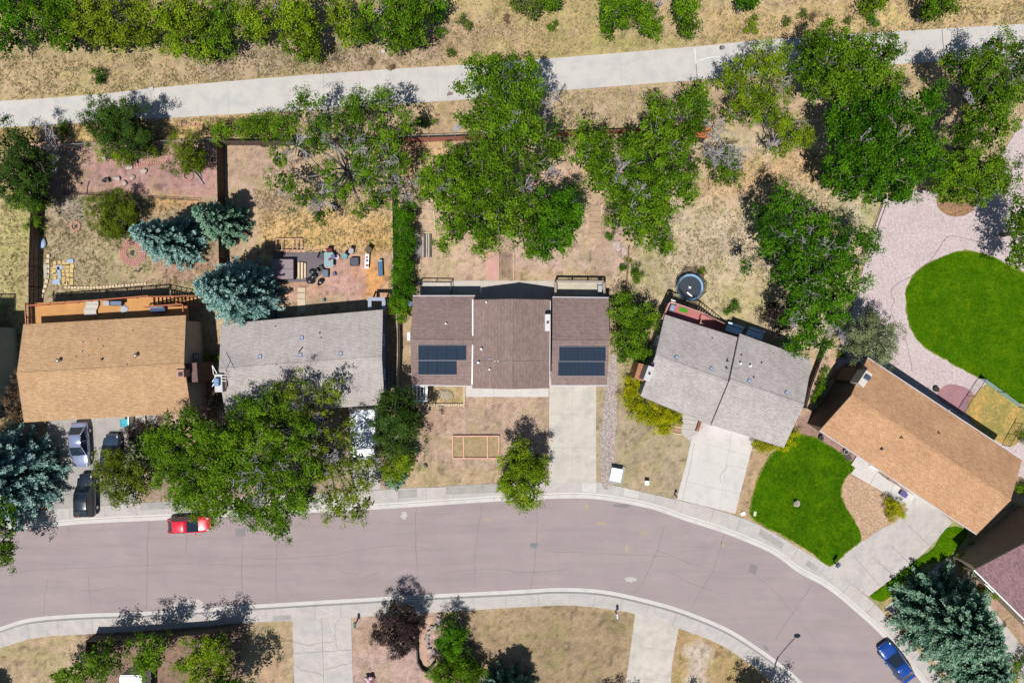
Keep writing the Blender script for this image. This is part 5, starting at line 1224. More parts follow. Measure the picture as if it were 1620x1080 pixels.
T("cottonwood_tree","tall green tree crossing the path near the right edge",
  [(1580,72,20,8),(1572,95,18,8),(1520,108,20,8),(1545,115,24,8.5),(1560,145,24,9),(1585,155,22,8.5),(1555,180,24,8.5),(1585,195,18,7.5),(1500,92,10,6.5),(1540,205,24,8),(1570,215,18,7),(1525,225,18,7)],base=(1535,160),pal='mid',seed=54,trunk_r=.34,dens=1.1,twigs=[(1540,150,16,9)])
T("cottonwood_tree","dark grey green tree with bare twigs at the upper right edge",[(1600,110,22,6.5),(1615,140,26,6.5),(1595,135,18,6),(1620,100,18,6),(1612,75,12,6)],base=(1575,140),pal='dark',seed=55,twigs=[(1600,115,26,7.5),(1590,95,16,7)],trunk_r=.2)
T("cottonwood_tree","bright green tree over the top edge of the pink gravel yard",[(1510,258,24,7),(1545,262,26,7.5),(1580,262,22,7),(1495,285,20,6.5),(1530,290,26,7),(1568,292,22,6.5),(1590,285,14,6),(1500,308,14,5.5),(1545,312,14,5.5)],base=(1520,275),pal='mid',seed=56,trunk_r=.3,dens=1.25)
T("broadleaf_tree","green tree at the right edge with blue shadow on the pink gravel",[(1622,330,20,6.5),(1612,355,18,6),(1625,380,24,6),(1615,410,18,5),(1640,350,24,7)],base=(1585,372),pal='mid',seed=57,trunk_r=.22)
T("cottonwood_tree","large ragged dark green tree between the trampoline and the gravel yard",
  [(1238,312,20,7.5),(1262,335,22,8),(1218,350,24,7.5),(1245,372,24,8),(1285,362,22,8),(1312,358,18,7.5),(1225,392,22,7),(1262,405,26,8.5),(1302,400,24,8.5),(1338,388,22,8),(1368,378,16,7),(1382,392,12,6.5),(1248,432,24,7.5),(1285,440,26,8.5),(1325,430,24,8),(1348,415,18,7.5),(1270,470,24,8),(1308,475,24,8),(1340,462,20,7),(1258,498,18,7),(1292,508,22,7),(1325,500,18,6.5),(1278,538,20,6),(1250,540,14,5.5),(1305,545,12,5.5),(1185,420,10,6),(1368,442,7,6)],
  base=(1262,425),pal='deep',seed=58,trunk_r=.42,dens=1.05,twigs=[(1255,365,24,8.5),(1285,385,26,9.5),(1300,430,18,9),(1285,460,20,9),(1262,505,16,8),(1320,400,18,9),(1310,520,16,7.5)])
T("shrub","dark plum grey bush under the left side of the ragged tree",[(1228,488,16,2.4),(1222,505,14,2),(1238,515,12,2)],pal='plum',seed=59,leaf=.18,dens=1.5,cat="bush",trunk_r=.08)
T("broadleaf_tree","rounded grey green tree behind the corner of the orange brown roof",[(1360,522,20,4.2),(1385,518,22,4.5),(1400,535,20,4),(1370,548,22,4),(1395,556,18,3.6),(1352,545,14,3.4),(1375,500,10,3.6)],base=(1368,535),pal='grey',seed=60,leaf=.2,dens=1.6,twigs=[(1342,530,18,4)],trunk_r=.16)
T("broadleaf_tree","bright green tree filling the gap between the solar house and the red deck",[(985,492,20,3.2),(1012,495,20,3),(1030,498,12,2.6),(992,520,22,3.2),(1015,525,18,3),(990,548,20,3),(1008,552,16,2.6),(985,568,8,1.6),(992,470,8,2)],base=(998,524),pal='mid',seed=61,leaf=.22,dens=1.6,trunk_r=.14)
T("juniper_shrub","crescent of yellow green juniper hugging the front of the angled house",[(1000,612,12,.7),(998,628,14,.8),(1005,642,15,.8),(1020,650,17,.8),(1037,657,18,.8),(1055,662,17,.8),(1050,672,10,.6),(1066,664,8,.6),(1002,600,9,.7)],pal='yellow',seed=62,leaf=.15,dens=3.0,cat="shrub",trunk_r=.05,flat=.6,low=.05)
T("juniper_shrub","thin yellow green hedge along the lower eave of the angled house",[(1196,703,7,.6),(1208,707,7,.6),(1222,708,7,.6),(1238,704,8,.7),(1250,693,8,.6),(1257,684,6,.5)],pal='yellow',seed=63,leaf=.14,dens=3.2,cat="shrub",trunk_r=.04,low=.05)
T("weeds","green weeds along the foot of the fence beside the angled house",[(1304,597,6,.5),(1298,610,7,.6),(1293,622,7,.5),(1287,632,6,.4),(1306,585,5,.4)],pal='mid',seed=64,leaf=.14,dens=3,cat="weeds",trunk_r=.03,low=.05)
T("broadleaf_tree","single lime green tree on the front lawn of the solar house",[(825,712,14,4.2),(812,728,18,4.2),(842,730,18,4),(828,748,24,4.8),(803,758,14,3.6),(850,755,14,3.6),(812,778,16,3.6),(840,778,18,3.6),(826,795,12,3.2),(858,738,8,3.2),(796,770,8,3)],base=(828,738),pal='lime',seed=65,leaf=.22,dens=1.7,trunk_r=.16)
# --- big front trees
T("elm_tree","yellow green leafy tree in front of the gap between the two left houses",
  [(255,692,18,6.5),(278,680,20,7),(305,672,20,7),(262,718,22,7),(290,710,26,8),(325,700,28,8.5),(358,690,26,8.5),(275,748,24,7.5),(308,742,28,8.5),(345,735,28,9),(380,720,24,8.5),(300,775,24,7.5),(335,772,26,8),(368,765,24,8),(312,802,16,6.5),(345,805,18,6.5),(282,790,12,6),(383,690,18,8),(240,700,10,6)],
  base=(345,716),pal='mid',seed=66,trunk_r=.4,dens=1.45,leaf=.25,twigs=[(318,745,18,9)])
T("elm_tree","large mixed green tree with a silver dead limb overhanging the street",
  [(400,660,22,7.5),(388,640,14,6.5),(430,642,22,8),(405,690,24,8.5),(440,680,26,9),(395,740,24,8.5),(432,730,22,9),(465,715,24,9),(480,680,20,8.5),(420,775,26,8.5),(455,765,26,9),(490,745,24,9),(400,805,22,7.5),(432,812,24,7.5),(462,800,22,7.5),(445,838,14,6),(480,785,18,8),(375,800,16,7)],
  base=(432,705),pal='mid',seed=67,trunk_r=.42,dens=1.35,leaf=.24,twigs=[(400,765,34,10),(392,720,18,9.5),(420,700,16,9.5),(445,745,18,10)])
T("elm_tree","sparse olive green tree over the white trailer and the front walk",
  [(450,625,18,6.5),(475,615,18,7),(520,612,16,7),(530,635,12,6.5),(495,640,16,7),(475,660,18,7.5),(512,745,18,8),(525,690,12,7),(545,740,16,7.5),(520,785,20,7.5),(550,780,18,7),(575,765,14,6.5),(535,812,16,6.5),(565,808,16,6),(582,795,10,5.5),(500,705,16,8),(555,700,12,6.5),(562,725,14,6.5),(585,735,12,6),(556,672,8,6)],
  base=(508,705),pal='olive',seed=68,trunk_r=.3,dens=.95,leaf=.21,twigs=[(470,690,24,8.5),(500,670,18,8),(450,740,24,9),(520,730,20,8.5),(470,640,16,7.5),(485,700,22,9)])
T("broadleaf_tree","dark leafed round tree between the white trailer and the dry front lawn",[(612,635,18,5),(640,632,16,4.8),(625,655,24,5.6),(652,655,16,4.8),(608,672,20,5.2),(638,680,24,5.6),(615,700,18,4.6),(645,702,14,4.2)],base=(634,662),pal='dark',seed=69,leaf=.22,dens=1.6,trunk_r=.2)
T("shrub","yellow green bush below the dark round tree by the front walk",[(622,728,18,2.2),(640,738,16,2),(618,748,12,1.6),(648,722,12,2)],pal='lime',seed=70,leaf=.2,dens=1.7,cat="bush",trunk_r=.08)
spruce("tiny blue spruce at the edge of the sidewalk below the yellow green bush",(628,758),1.7,1.35,'bluegreen',8,tuft=.8,whorl=.28)
T("broadleaf_tree","olive green small tree beside the dark parked car",[(172,725,18,4),(168,748,20,4.2),(195,740,20,4.4),(190,765,20,4),(212,775,18,3.6),(185,785,14,3),(225,755,16,3.8),(155,742,10,3)],base=(208,750),pal='shade',seed=71,leaf=.2,dens=1.5,trunk_r=.16)
spruce("dull green little spruce left of the yellow green street tree",(246,712),4.6,2.4,'grey',9)
T("shrub","purple leafed shrub between the driveway and the little spruce",[(208,688,12,1),(222,680,11,1),(240,678,10,.9),(206,705,10,.9)],pal='plum',seed=72,leaf=.16,dens=2.2,cat="shrub",trunk_r=.05,low=.05)
T("shrub","dark twiggy shrub by the pink gravel between the two left houses",[(338,640,13,1.2),(344,622,10,1),(332,655,9,1)],pal='dry',seed=73,leaf=.14,dens=1.8,cat="shrub",trunk_r=.05,twigs=[(340,635,12,1.2)])
# --- south side
T("plum_tree","dark purple leafed round tree beside the crooked walk at the bottom",[(630,975,20,2.6),(648,985,16,2.6),(615,992,20,2.6),(640,1005,20,2.4),(622,1018,18,2.2),(648,1015,12,2),(605,1010,12,2)],base=(632,985),pal='plum',seed=74,leaf=.17,dens=3.0,trunk_r=.12)
T("shrub","dark green bush with its shadow on the tan lawn at the bottom",[(714,1000,20,2.2),(724,1014,18,2),(708,1022,18,2),(716,1034,14,1.8)],pal='deep',seed=75,leaf=.17,dens=2.2,cat="bush",trunk_r=.06)
T("shrub","bright green bush cut off by the bottom edge beside the crooked walk",[(708,1052,20,2.2),(735,1052,20,2.2),(702,1072,22,2),(735,1074,24,2),(755,1060,14,1.6)],pal='mid',seed=76,leaf=.2,dens=2,cat="bush",trunk_r=.06)
spruce("tall pine below the frame whose jagged shadow lies on the tan lawn",(800,1092),10.5,3.5,'bluegreen',10)
T("broadleaf_tree","lime green tree behind the dark slatted fence at the lower left",[(155,1035,20,4),(175,1050,18,4),(150,1060,22,3.6),(120,1068,20,3),(95,1078,16,2.6)],base=(152,1032),pal='mid',seed=77,leaf=.24,trunk_r=.15)
T("broadleaf_tree","middle lime green tree behind the dark slatted fence",[(228,1025,20,4),(250,1020,16,4.2),(238,1045,20,3.8),(222,1052,12,3)],base=(240,1012),pal='mid',seed=78,leaf=.24,trunk_r=.14)
T("broadleaf_tree","right hand lime green tree behind the dark slatted fence",[(318,1030,22,4),(345,1022,18,4.4),(305,1055,20,3.6),(330,1058,24,3.6),(350,1045,14,4),(285,1050,10,3)],base=(330,1018),pal='lime',seed=79,leaf=.24,trunk_r=.15)
T("broadleaf_tree","shaded dark green tree beyond the bottom edge right of the fence",[(348,1088,24,5),(370,1104,26,5.5),(345,1115,26,5)],base=(352,1056),pal='deep',seed=80,trunk_r=.2)
T("broadleaf_tree","tree just below the bottom edge by the street lamp",[(1213,1140,26,4.5),(1198,1124,18,4),(1245,1150,24,4.5),(1190,1140,20,4)],base=(1190,1110),pal='deep',seed=81,trunk_r=.2)
T("broadleaf_tree","tree top just peeking in at the bottom between driveway and tan lawn",[(972,1158,18,4.5),(1000,1166,18,4.5)],base=(966,1150),pal='deep',seed=82,trunk_r=.15)
T("broadleaf_tree","low tree below the bottom edge right of the bare soil patch",[(1098,1158,20,3.6),(1120,1162,18,3.6)],base=(1090,1146),pal='deep',seed=83,trunk_r=.15)
spruce("great blue green spruce in the lower right beside the driveway",(1476,962),10.0,5.3,'bluegreen',11,tuft=1.15)
spruce("second blue green spruce merging with the great one in the bottom right corner",(1520,1030),6.8,4.2,'bluegreen',12,tuft=1.1)
T("shrub","round yellow green shrub at the end of the tan gravel bed",[(1411,798,10,.8),(1419,806,11,.8),(1409,812,9,.7)],pal='yellow',seed=84,leaf=.13,dens=4,cat="shrub",trunk_r=.04,low=.05,shoot=.1)

# --- dry grass tufts (uncountable): one object
def grass_field(name, polys, n, seed, cols, h=(.05,.16), w=.075):
    g = rng(seed); Pp = []
    for poly, wt in polys:
        xs = [p[0] for p in poly]; ys = [p[1] for p in poly]; m = int(n*wt); c = 0
        qx = g.uniform(min(xs), max(xs), m*3); qy = g.uniform(min(ys), max(ys), m*3); ok = inside_sd(qx, qy, poly) > 0
        q = np.stack([qx[ok], qy[ok]], 1)[:m]; Pp.append(q)
    q = np.concatenate(Pp); keep = vn(q[:, 0], q[:, 1], 14, seed+1)*.6+vn(q[:, 0], q[:, 1], 40, seed+2)*.5 > g.uniform(.25, .75, len(q)); q = q[keep]
    x = (q[:, 0]-810)/S; y = (540-q[:, 1])/S; k = 5; n = len(q)
    cen = np.repeat(np.stack([x, y, np.zeros(n)], 1), k, 0); N_ = len(cen); a = g.uniform(0, 6.3, N_); d = np.stack([np.cos(a), np.sin(a), np.zeros(N_)], 1); hh = g.uniform(*h, N_)[:, None]
    s = np.stack([-np.sin(a), np.cos(a), np.zeros(N_)], 1)*w*.35; cen = cen+d*.02+g.normal(size=(N_, 3))*[.06, .06, 0]
    V = np.stack([cen-s, cen+s, cen+d*w*.9+s*.4+[0, 0, 1]*hh, cen+d*w*.9-s*.4+[0, 0, 1]*hh], 1).reshape(-1, 3)
    ct = g.integers(0, len(cols), n); cc = np.array([C(*c) for c in cols])[np.repeat(ct, k)]*g.uniform(.75, 1.25, (N_, 1))
    return tag(link(name, mesh_np(name, V, np.arange(4*N_).reshape(-1, 4), np.repeat(cc, 4, 0), "lc", [m_leaf])), kind="stuff")
wild = [[(-20,90),(300,85),(700,60),(960,50),(1400,25),(1640,0),(1640,36),(1100,72),(730,101),(420,122),(150,148),(-20,160)],[(-20,206),(260,190),(440,182),(440,220),(-20,228)],[(640,-20),(1640,-20),(1640,10),(1100,40),(700,60)],[(880,148),(1120,130),(1120,200),(880,204)]]
grass_field("dry_grass", [(wild[0],.34),(wild[1],.08),(wild[2],.16),(wild[3],.06),([(-20,235),(44,235),(44,560),(-20,560)],.06),([(60,310),(340,318),(340,450),(66,470)],.10),([(400,300),(618,300),(618,400),(420,400)],.08),([(1000,220),(1300,240),(1380,330),(1330,480),(1240,520),(1000,470)],.20)], 42000, 5, [(208,186,142),(220,194,136),(190,170,122),(158,156,96),(140,142,88),(214,200,168),(150,126,92)])
grass_field("lawn_grass", [(smooth_poly(LAWN1,3),.6),(smooth_poly(LAWN2,3),.4)], 30000, 6, [(76,120,24),(60,104,16),(98,138,36),(50,88,12)], (.07,.12), .06)

print("LEAVES", NLEAF)
# ================================================================== FENCES
def fence(name, label, pts, h=1.8, mat=None, style='board', post_every=2.4, cat="fence", group=None, base=False, boardw=.14, gap=.008, postmat=None):
    "pts are photo points of the fence top (or of its foot if base); panels follow the line"
    Q = [P(x, y, 0 if base else h) for x, y in pts]; Q = [Vector((q.x, q.y, 0)) for q in Q]
    o = thing(name, label, cat, Q[0], group); pan = MB(); pos = []; g = rng(int(abs(Q[0].x*100))+3)
    for a, b in zip(Q[:-1], Q[1:]):
        L = (b-a).length; d = (b-a)/L; ang = math.atan2(d.y, d.x); nrm = Vector((-d.y, d.x, 0))
        n = max(1, round(L/post_every)); pos += [a+d*(L*i/n) for i in range(n)]
        if style == 'board':
            k = int(L/boardw)
            for i in range(k):
                hh = h+g.uniform(-.012, .012); pan.box(a+d*((i+.5)*L/k)+nrm*g.uniform(-.003, .003)+Vector((0, 0, hh/2)), (L/k-gap, .022, hh), ang)
            for zz in (.3, h*.55, h-.25): pan.beam(a-nrm*.035+Vector((0, 0, zz)), b-nrm*.035+Vector((0, 0, zz)), .045, .09)
        elif style == 'link':
            pan.cyl(a+Vector((0, 0, h)), b+Vector((0, 0, h)), .025, n=6)
            k = int(L/.11)
            for i in range(k):
                for s_ in (-1, 1):
                    p = a+d*(i*L/k); q = p+d*(s_*.9*h*.55)
                    t = max(0, min(L, (q-a).dot(d))); q = a+d*t
                    pan.cyl(p+Vector((0, 0, .05)), q+Vector((0, 0, h*(abs((q-p).length)/(.9*h*.55)))), .0035, n=3, cap=False)
        elif style == 'rail':
            for zz in (.35, h): pan.beam(a+Vector((0, 0, zz)), b+Vector((0, 0, zz)), .05, .09)
        elif style == 'slat':
            k = int(h/.2)
            for i in range(k): pan.beam(a+Vector((0, 0, .12+i*.2)), b+Vector((0, 0, .12+i*.2)), .03, .17)
        elif style == 'low':
            pan.beam(a+Vector((0, 0, h/2)), b+Vector((0, 0, h/2)), .09, h)
    pos.append(Q[-1]); pan.build("fence_panel", mat or m_fence, o); pm = None
    for p in pos:
        if pm is None:
            m = MB(); r = .05 if style != 'link' else .03
            if style == 'link': m.cyl(p, p+Vector((0, 0, h+.05)), r, n=8)
            else: m.box(p+Vector((0, 0, h/2+.02)), (2*r, 2*r, h+.04))
            pm = m.build("post", postmat or mat or m_fence, o); p00 = p
        else:
            c = pm.copy(); SC.collection.objects.link(c); c.parent = o; c.location = pm.location+(p-p00)
    return o
m_link = plain("chainlink", (.36,.38,.38), .5, .6); m_green = plain("green_screen", (.20,.30,.26), .7)
fence("wood_fence","dark wooden fence along the far left yard, shading its east side",[(50,232),(48,335),(45,420),(45,515)],1.8,m_fence)
fence("wood_fence","tall dark wooden fence running down between the two left yards",[(342,223),(344,310),(346,408),(350,470)],1.9,m_fence)
fence("wood_fence","brown back fence between the fence corner and the half bare tree",[(342,222.5),(440,223),(560,221),(636,219)],1.7,m_fence)
fence("wood_fence","reddish brown back fence behind the solar house garden",[(636,218.5),(720,216),(800,212),(895,208)],1.6,wood("fence_redbrown",C(176,112,92),.14))
fence("wood_fence","short brown back fence piece right of the cottonwoods",[(895,208),(960,205.5),(1030,203),(1100,201)],1.5,wood("fence_redbrown",C(176,112,92),.14))
fence("chain_link_fence","grey chain link fence left of the dark juniper",[(50,231),(150,226),(342,220)],1.3,m_link,'link')
fence("chain_link_fence","grey chain link fence standing just above the reddish brown fence",[(560,218),(636,215),(730,212),(895,203)],1.2,m_link,'link')
fence("chain_link_fence","thin chain link fence below the pale thin tree at the upper right",[(1180,196),(1240,193),(1300,189)],1.2,m_link,'link')
fence("wire_fence","low wire fence crossing the reddish left garden",[(97,305.5),(180,309),(255,313),(312,316)],.7,m_dark,'link')
fence("wood_fence","grey brown fence at the west side of the hedge",[(619,236),(620.5,330),(622,420),(622,468)],1.8,m_fenceg)
fence("side_fence","pale topped narrow fence in the gap between the grey and solar roofs",[(628.5,505),(629,560),(627,612)],1.7,m_fenceg,boardw=.2)
fence("low_wood_fence","low brown board fence right of the bare garden behind the solar house",[(996,392),(994,430),(990,472)],.9,wood("fence_lowbrown",C(162,124,100),.14))
fence("side_gate","dark gate fence joining the solar house to the low brown fence",[(966,476),(992,474)],1.7,m_fenced)
fence("wood_fence","dark thin fence between the ragged tree yard and the gravel yard",[(1403,320),(1386,368),(1372,398)],1.1,m_fenced,'rail')
fence("wood_fence","short dark fence piece under the ragged tree at the gravel edge",[(1361,428),(1352,446),(1340,474)],1.1,m_fenced,'rail')
fence("wood_fence","dark fence line running down to the corner of the angled house",[(1311,540),(1296,580),(1284,612),(1276,645)],1.3,m_fenced)
fence("dog_run_fence","dark metal fence closing the dog run towards the red paver patio",[(1561,599),(1542,627),(1524,655)],1.2,m_dark,'link',postmat=m_dark)
fence("dog_run_fence","green screened fence between the dog run and the large lawn",[(1561,599),(1590,620),(1624,645)],1.2,m_green,'slat',postmat=m_dark)
fence("dog_run_fence","black fence on the lower right side of the dog run",[(1618,670),(1608,688),(1598,706)],1.2,m_dark,'link',postmat=m_dark)
fence("slatted_fence","long dark slatted fence above the sidewalk at the lower left",[(136,1014),(200,1012),(260,1008),(315,1004),(372,996)],1.8,m_fenced)
fence("slatted_fence","short return of the dark slatted fence at its left end",[(136,1014),(135,1040)],1.8,m_fenced)
fence("wood_fence","short low railing at the corner below the khaki wall",[(1532,879),(1550,888)],1.0,m_fenced,'rail')
# ================================================================== SMALL GARDEN THINGS
def ring_stones(name, label, cx, cy, r, n, size, mat, rows=1, cat="stone ring", arc=(0, 360), h=.12, inner=None):
    o = thing(name, label, cat, P(cx, cy)); m = MB(); g = rng(int(cx))
    for k in range(rows):
        rr = (r-k*size*15*1.02)/S; nn = int(n*(rr*S/r))
        for i in range(nn):
            a = math.radians(arc[0]+(arc[1]-arc[0])*(i+.5)/nn); c = P(cx, cy)+Vector((math.cos(a)*rr, math.sin(a)*rr, h/2))
            m.box(c+Vector((0, 0, g.uniform(-.01, .01))), (size*.9, 2*math.pi*rr/nn*.86*(arc[1]-arc[0])/360, h), a+g.normal()*.04)
    m.build("brick", mat, o)
    if inner: MB().cyl(P(cx, cy), P(cx, cy, .05), inner, inner, 20).build("hearth", plain("ash", (.05,.045,.04), .95), o)
    return o
m_pinkbr = surf("pink_brick", C(212,158,144), .15, 8, 1, .9)
ring_stones("brick_fire_ring","round pink brick fire ring beside the medium blue spruce",210,400,20,34,.2,m_pinkbr,4,"fire ring",inner=.28,h=.08)
ring_stones("brick_tree_ring","small pink brick ring in the left yard grass",120,358,7,12,.22,m_pinkbr,1,"brick ring",inner=.15)
ring_stones("brick_tree_ring","small pink brick ring below the dark yellowish bush",298,278,7.5,14,.18,m_pinkbr,1,"brick ring")
edging("scalloped_edging","short wavy pink edging row below the dark juniper",[(214,262),(235,258),(255,258),(262,256)],14,.2,m_pinkbr)
edging("stone_row","cream stone row bordering the left yard above the raised deck",[(105,455),(150,455),(190,452),(230,449)],26,.22,m_tanw)
edging("curved_timber_edging","curved pale timber edging beside the left fence",[(77,405),(77,430),(74,450),(67,468)],9,.3,m_tanw,h=.16)
edging("garden_edging","pale edging along the low wire fence in the reddish garden",[(92,311),(120,307),(200,311)],26,.1,m_pinkbr)
pt = thing("paver_pile","laid out square of cream pavers with blue scraps in the left yard","pavers",P(103,432))
m = MB(); g = rng(9)
for i in range(5):
    for j in range(6): m.box(P(88+i*6.3+g.normal()*.9, 416+j*6.2+g.normal()*.9)+Vector((0,0,.04)), (.38+g.normal()*.05,.37+g.normal()*.05,.08), g.normal()*.06)
m.build("pavers", surf("paver_cream", C(232,202,140), .16, 5, 1.2, .9), pt)
m = MB()
for x, y, w, h_ in [(94,430,.3,1.4),(112,413,.7,.35),(90,446,.8,.5),(96,424,.6,.3)]: m.box(P(x,y)+Vector((0,0,.11)), (w,h_,.04), .2)
m.build("scrap_sheet", plain("scrap_blue", C(176,196,232), .6), pt)
m = MB(); m.blob(P(66,383,.15), (.45,.6,.15), 2, 0, 2, .5); tag(m.build("plastic_sheet", plain("tarp_paleblue", C(186,204,236), .6), None, 0, True), "crumpled pale blue plastic sheet beside the left fence", "plastic sheet")
m = MB(); m.beam(P(73,440,.1), P(73,418,.1), .3, .2); tag(m.build("grey_plank", m_fenceg), "weathered grey plank lying inside the curved timber edging", "plank")
def lump(name, label, cat, x, y, rx, ry, h, mat, seed=1, rz=0):
    m = MB(); m.blob((0, 0, h*.45), (rx, ry, h*.55), seed, 0, 3, .35); o = m.build(name, mat, None, 0, True); o.location = P(x, y); o.rotation_euler = (0, 0, rz); return tag(o, label, cat)
m_rock = surf("rock_pale", C(206,186,178), .2, 4, 2, .9, bump=.03); m_rockg = surf("rock_grey", C(178,172,176), .22, 4, 2, .9, bump=.03)
g = rng(77)
rocks = [(205,265,"tan rock near the top of the reddish left garden"),(210,282,"larger pale rock in the middle of the reddish left garden"),(197,290,"pale rock with sharp top beside the weeds of the reddish garden"),(186,283,"flat pink rock in the reddish left garden"),(229,271,"white streaked rock in the reddish left garden"),(165,250,"white rock under the lime skirt of the juniper")]
for i, (x, y, lb) in enumerate(rocks): lump("rock", lb, "rock", x, y, .25+g.uniform(0,.15), .2+g.uniform(0,.12), .25, m_rock, i, i)
m = MB(); m.beam(P(163,287,.25), P(170,282,.3), .25, .4); m.beam(P(170,282,.3), P(172,288,.2), .2, .3); tag(m.build("overturned_chair", m_dark), "dark overturned object lying in the reddish left garden", "garden junk")
m = MB(); m.beam(P(212,428,.05), P(219,430,.05), .08, .08); m.beam(P(219,430,.05), P(223,424,.1), .12, .12); tag(m.build("metal_bar", m_dark), "bent dark metal bar on the left yard grass", "metal bar")
tb = thing("timber_edging","pale fallen branch and timbers by the small brick ring","timber",P(314,280)); MB().tube([P(306,272,.1),P(314,280,.15),P(322,292,.1)], .09).build("log", m_rockg, tb); MB().tube([P(314,270,.1),P(318,280,.1)], .06).build("log", m_rockg, tb); MB().tube([P(276,270,.1),P(283,276,.1)], .06).build("log", m_rockg, tb)
m = MB(); m.tube([P(141,286,.05),P(138,296,.05),P(137,308,.05)], .04); tag(m.build("garden_stake", m_barkd), "thin dark stake lying upright in the reddish garden", "stake")
fl_ = thing("metal_planter_frame","rusty pink frame cage on the dry grass above the dark patio pad","garden frame",P(456,388)); m = MB()
for a, b in [((437,378),(477,378)),((437,396),(477,396)),((437,378),(437,396)),((477,378),(477,396)),((446,378),(446,396)),((463,378),(463,396)),((470,378),(470,396))]: m.beam(P(*a,.5), P(*b,.5), .07, .07)
for a in [(437,378),(477,378),(437,396),(477,396)]: m.box(P(*a).xy.to_3d()+Vector((0,0,.25)), (.07,.07,.5))
m.build("frame", m_bed, fl_)
# hot tub and steps
ht = thing("hot_tub","mauve covered hot tub on the dark patio pad beside the large spruce","hot tub",P(452,428))
c = P(457,427); MB().box(c+Vector((-.4,0,.42)), (2.3,2.1,.84)).build("cabinet", wood("tub_side",(.07,.05,.05)), ht, bevel=.06)
m = MB(); m.box(c+Vector((-.4,.52,.90)), (2.34,1.02,.1)); m.box(c+Vector((-.4,-.52,.90)), (2.34,1.02,.1)); m.build("cover", plain("tub_cover", C(158,140,146), .7), ht, bevel=.03)
stp = thing("wooden_steps","cream slatted wooden steps at the right side of the hot tub","steps",P(480,428)); m = MB()
for i, (dx, zz) in enumerate([(0,.42),(.3,.3),(.58,.16)]): m.box(P(474.5,428.5)+Vector((dx,0,zz)), (.2 if i != 1 else .24,1.75,.05))
m.build("tread", m_tanw, stp); m = MB(); [m.box(P(474.5,428.5)+Vector((.28,dy,.14)), (.85,.06,.24)) for dy in (-.82,.82)]; m.build("side_panel", m_fenced, stp)
# trash bags
m_bag = plain("bag_black", (.012,.013,.018), .3, spec=.6)
for i, (x, y, r, lb) in enumerate([(496,430,.32,"uppermost black rubbish bag of the heap on the patio"),(498,438,.36,"middle black rubbish bag of the heap on the patio"),(492,444,.38,"lowest black rubbish bag at the left of the heap"),(508,446,.36,"separate black rubbish bag right of the heap")]):
    o = lump("rubbish_bag", lb, "rubbish bag", x, y, r, r*.85, .5, m_bag, 30+i, i*1.3); o["group"] = "black rubbish bags on the patio"
def table(name, label, x, y, w, l, h, mat, rz=0, cat="table", legm=None):
    o = thing(name, label, cat, P(x, y)); c = P(x, y); R = Matrix.Rotation(rz, 3, 'Z'); MB().box(c+Vector((0,0,h)), (w,l,.05), rz).build("table_top", mat, o, bevel=.015)
    m = MB(); [m.box(c+R@Vector((sx*(w/2-.06), sy*(l/2-.06), (h-.03)/2)), (.05,.05,h-.03), rz) for sx in (-1,1) for sy in (-1,1)]; m.split("leg", legm or m_grey, o); return o
t = table("garden_table","pale aqua garden table covered with things on the patio",523,412,.95,1.55,.75,plain("top_aqua", C(156,186,192), .6))
def small(name, label, cat, x, y, z, dims, mat, rz=0, bevel=.02):
    o = MB().box((0,0,dims[2]/2), dims).build(name, mat, None, bevel); o.location = P(x, y, z); o.rotation_euler = (0,0,rz); return tag(o, label, cat)
small("red_bag","small dark red bag lying on the aqua garden table","bag",522,410,.78,(.3,.22,.12),plain("bag_red", C(150,30,44), .7),.5)
small("blue_grey_cloth","blue grey cloth on the upper end of the aqua table","cloth",527,406,.78,(.4,.5,.03),plain("cloth_bg", C(110,120,150), .8),.3)
def chair(name, label, x, y, mat, rz=0, w=.55):
    o = thing(name, label, "chair", P(x, y), "garden chairs on the pink patio"); c = P(x, y); R = Matrix.Rotation(rz, 3, 'Z')
    MB().box(c+Vector((0,0,.44)), (w,w,.07), rz).build("seat", mat, o, bevel=.02)
    MB().box(c+R@Vector((0,w/2,.72)), (w,.06,.5), rz).build("backrest", mat, o, bevel=.02)
    m = MB(); [m.box(c+R@Vector((sx*w*.42, sy*w*.42, .2)), (.04,.04,.4), rz) for sx in (-1,1) for sy in (-1,1)]; m.split("leg", m_dark, o); return o
chair("garden_chair","dark grey garden chair at the upper left of the aqua table",512,406,plain("ch_grey", C(86,86,92), .7),1.2,.7)
chair("garden_chair","dark chair at the lower left of the aqua table",509,425,m_dark,2.2,.5)
chair("garden_chair","dark red chair behind the upper end of the aqua table",523,399,plain("ch_red", C(120,34,44), .7),.1,.6)
chair("garden_chair","turquoise garden chair between the aqua table and the black coffee table",547,406,plain("ch_turq", C(108,178,184), .6),-.5,.5)
chair("garden_chair","light grey cushioned chair above the turquoise one",557,398,plain("ch_lgrey", C(190,184,190), .7),-.2,.5)
chair("garden_chair","brown wicker chair at the upper right of the pink patio",584,396,plain("ch_brown", C(110,90,76), .8),-.6,.65)
small("storage_box","blue grey square storage box below the aqua table","storage box",516.5,433,0,(.6,.75,.5),plain("box_bluegrey", C(104,124,144), .6))
small("cooler_box","small violet grey box on the patio beside the square storage box","box",529.5,433.5,0,(.32,.32,.35),plain("box_violet", C(120,110,140), .6),.3)
m = MB(); m.cyl((0,0,.0),(0,0,.3),.22,.26,14); o = m.build("flower_pot", plain("pot_white", C(220,214,214), .6), None); o.location = P(534,407); tag(o, "round white pot right of the aqua table", "pot")
ct = thing("coffee_table","square black framed coffee table on the pink patio","coffee table",P(562,415)); c = P(562,415)
MB().box(c+Vector((0,0,.42)), (.86,.82,.05)).build("table_top", surf("ct_top", C(92,96,110), .5, 7, 2, .4, bump=0), ct)
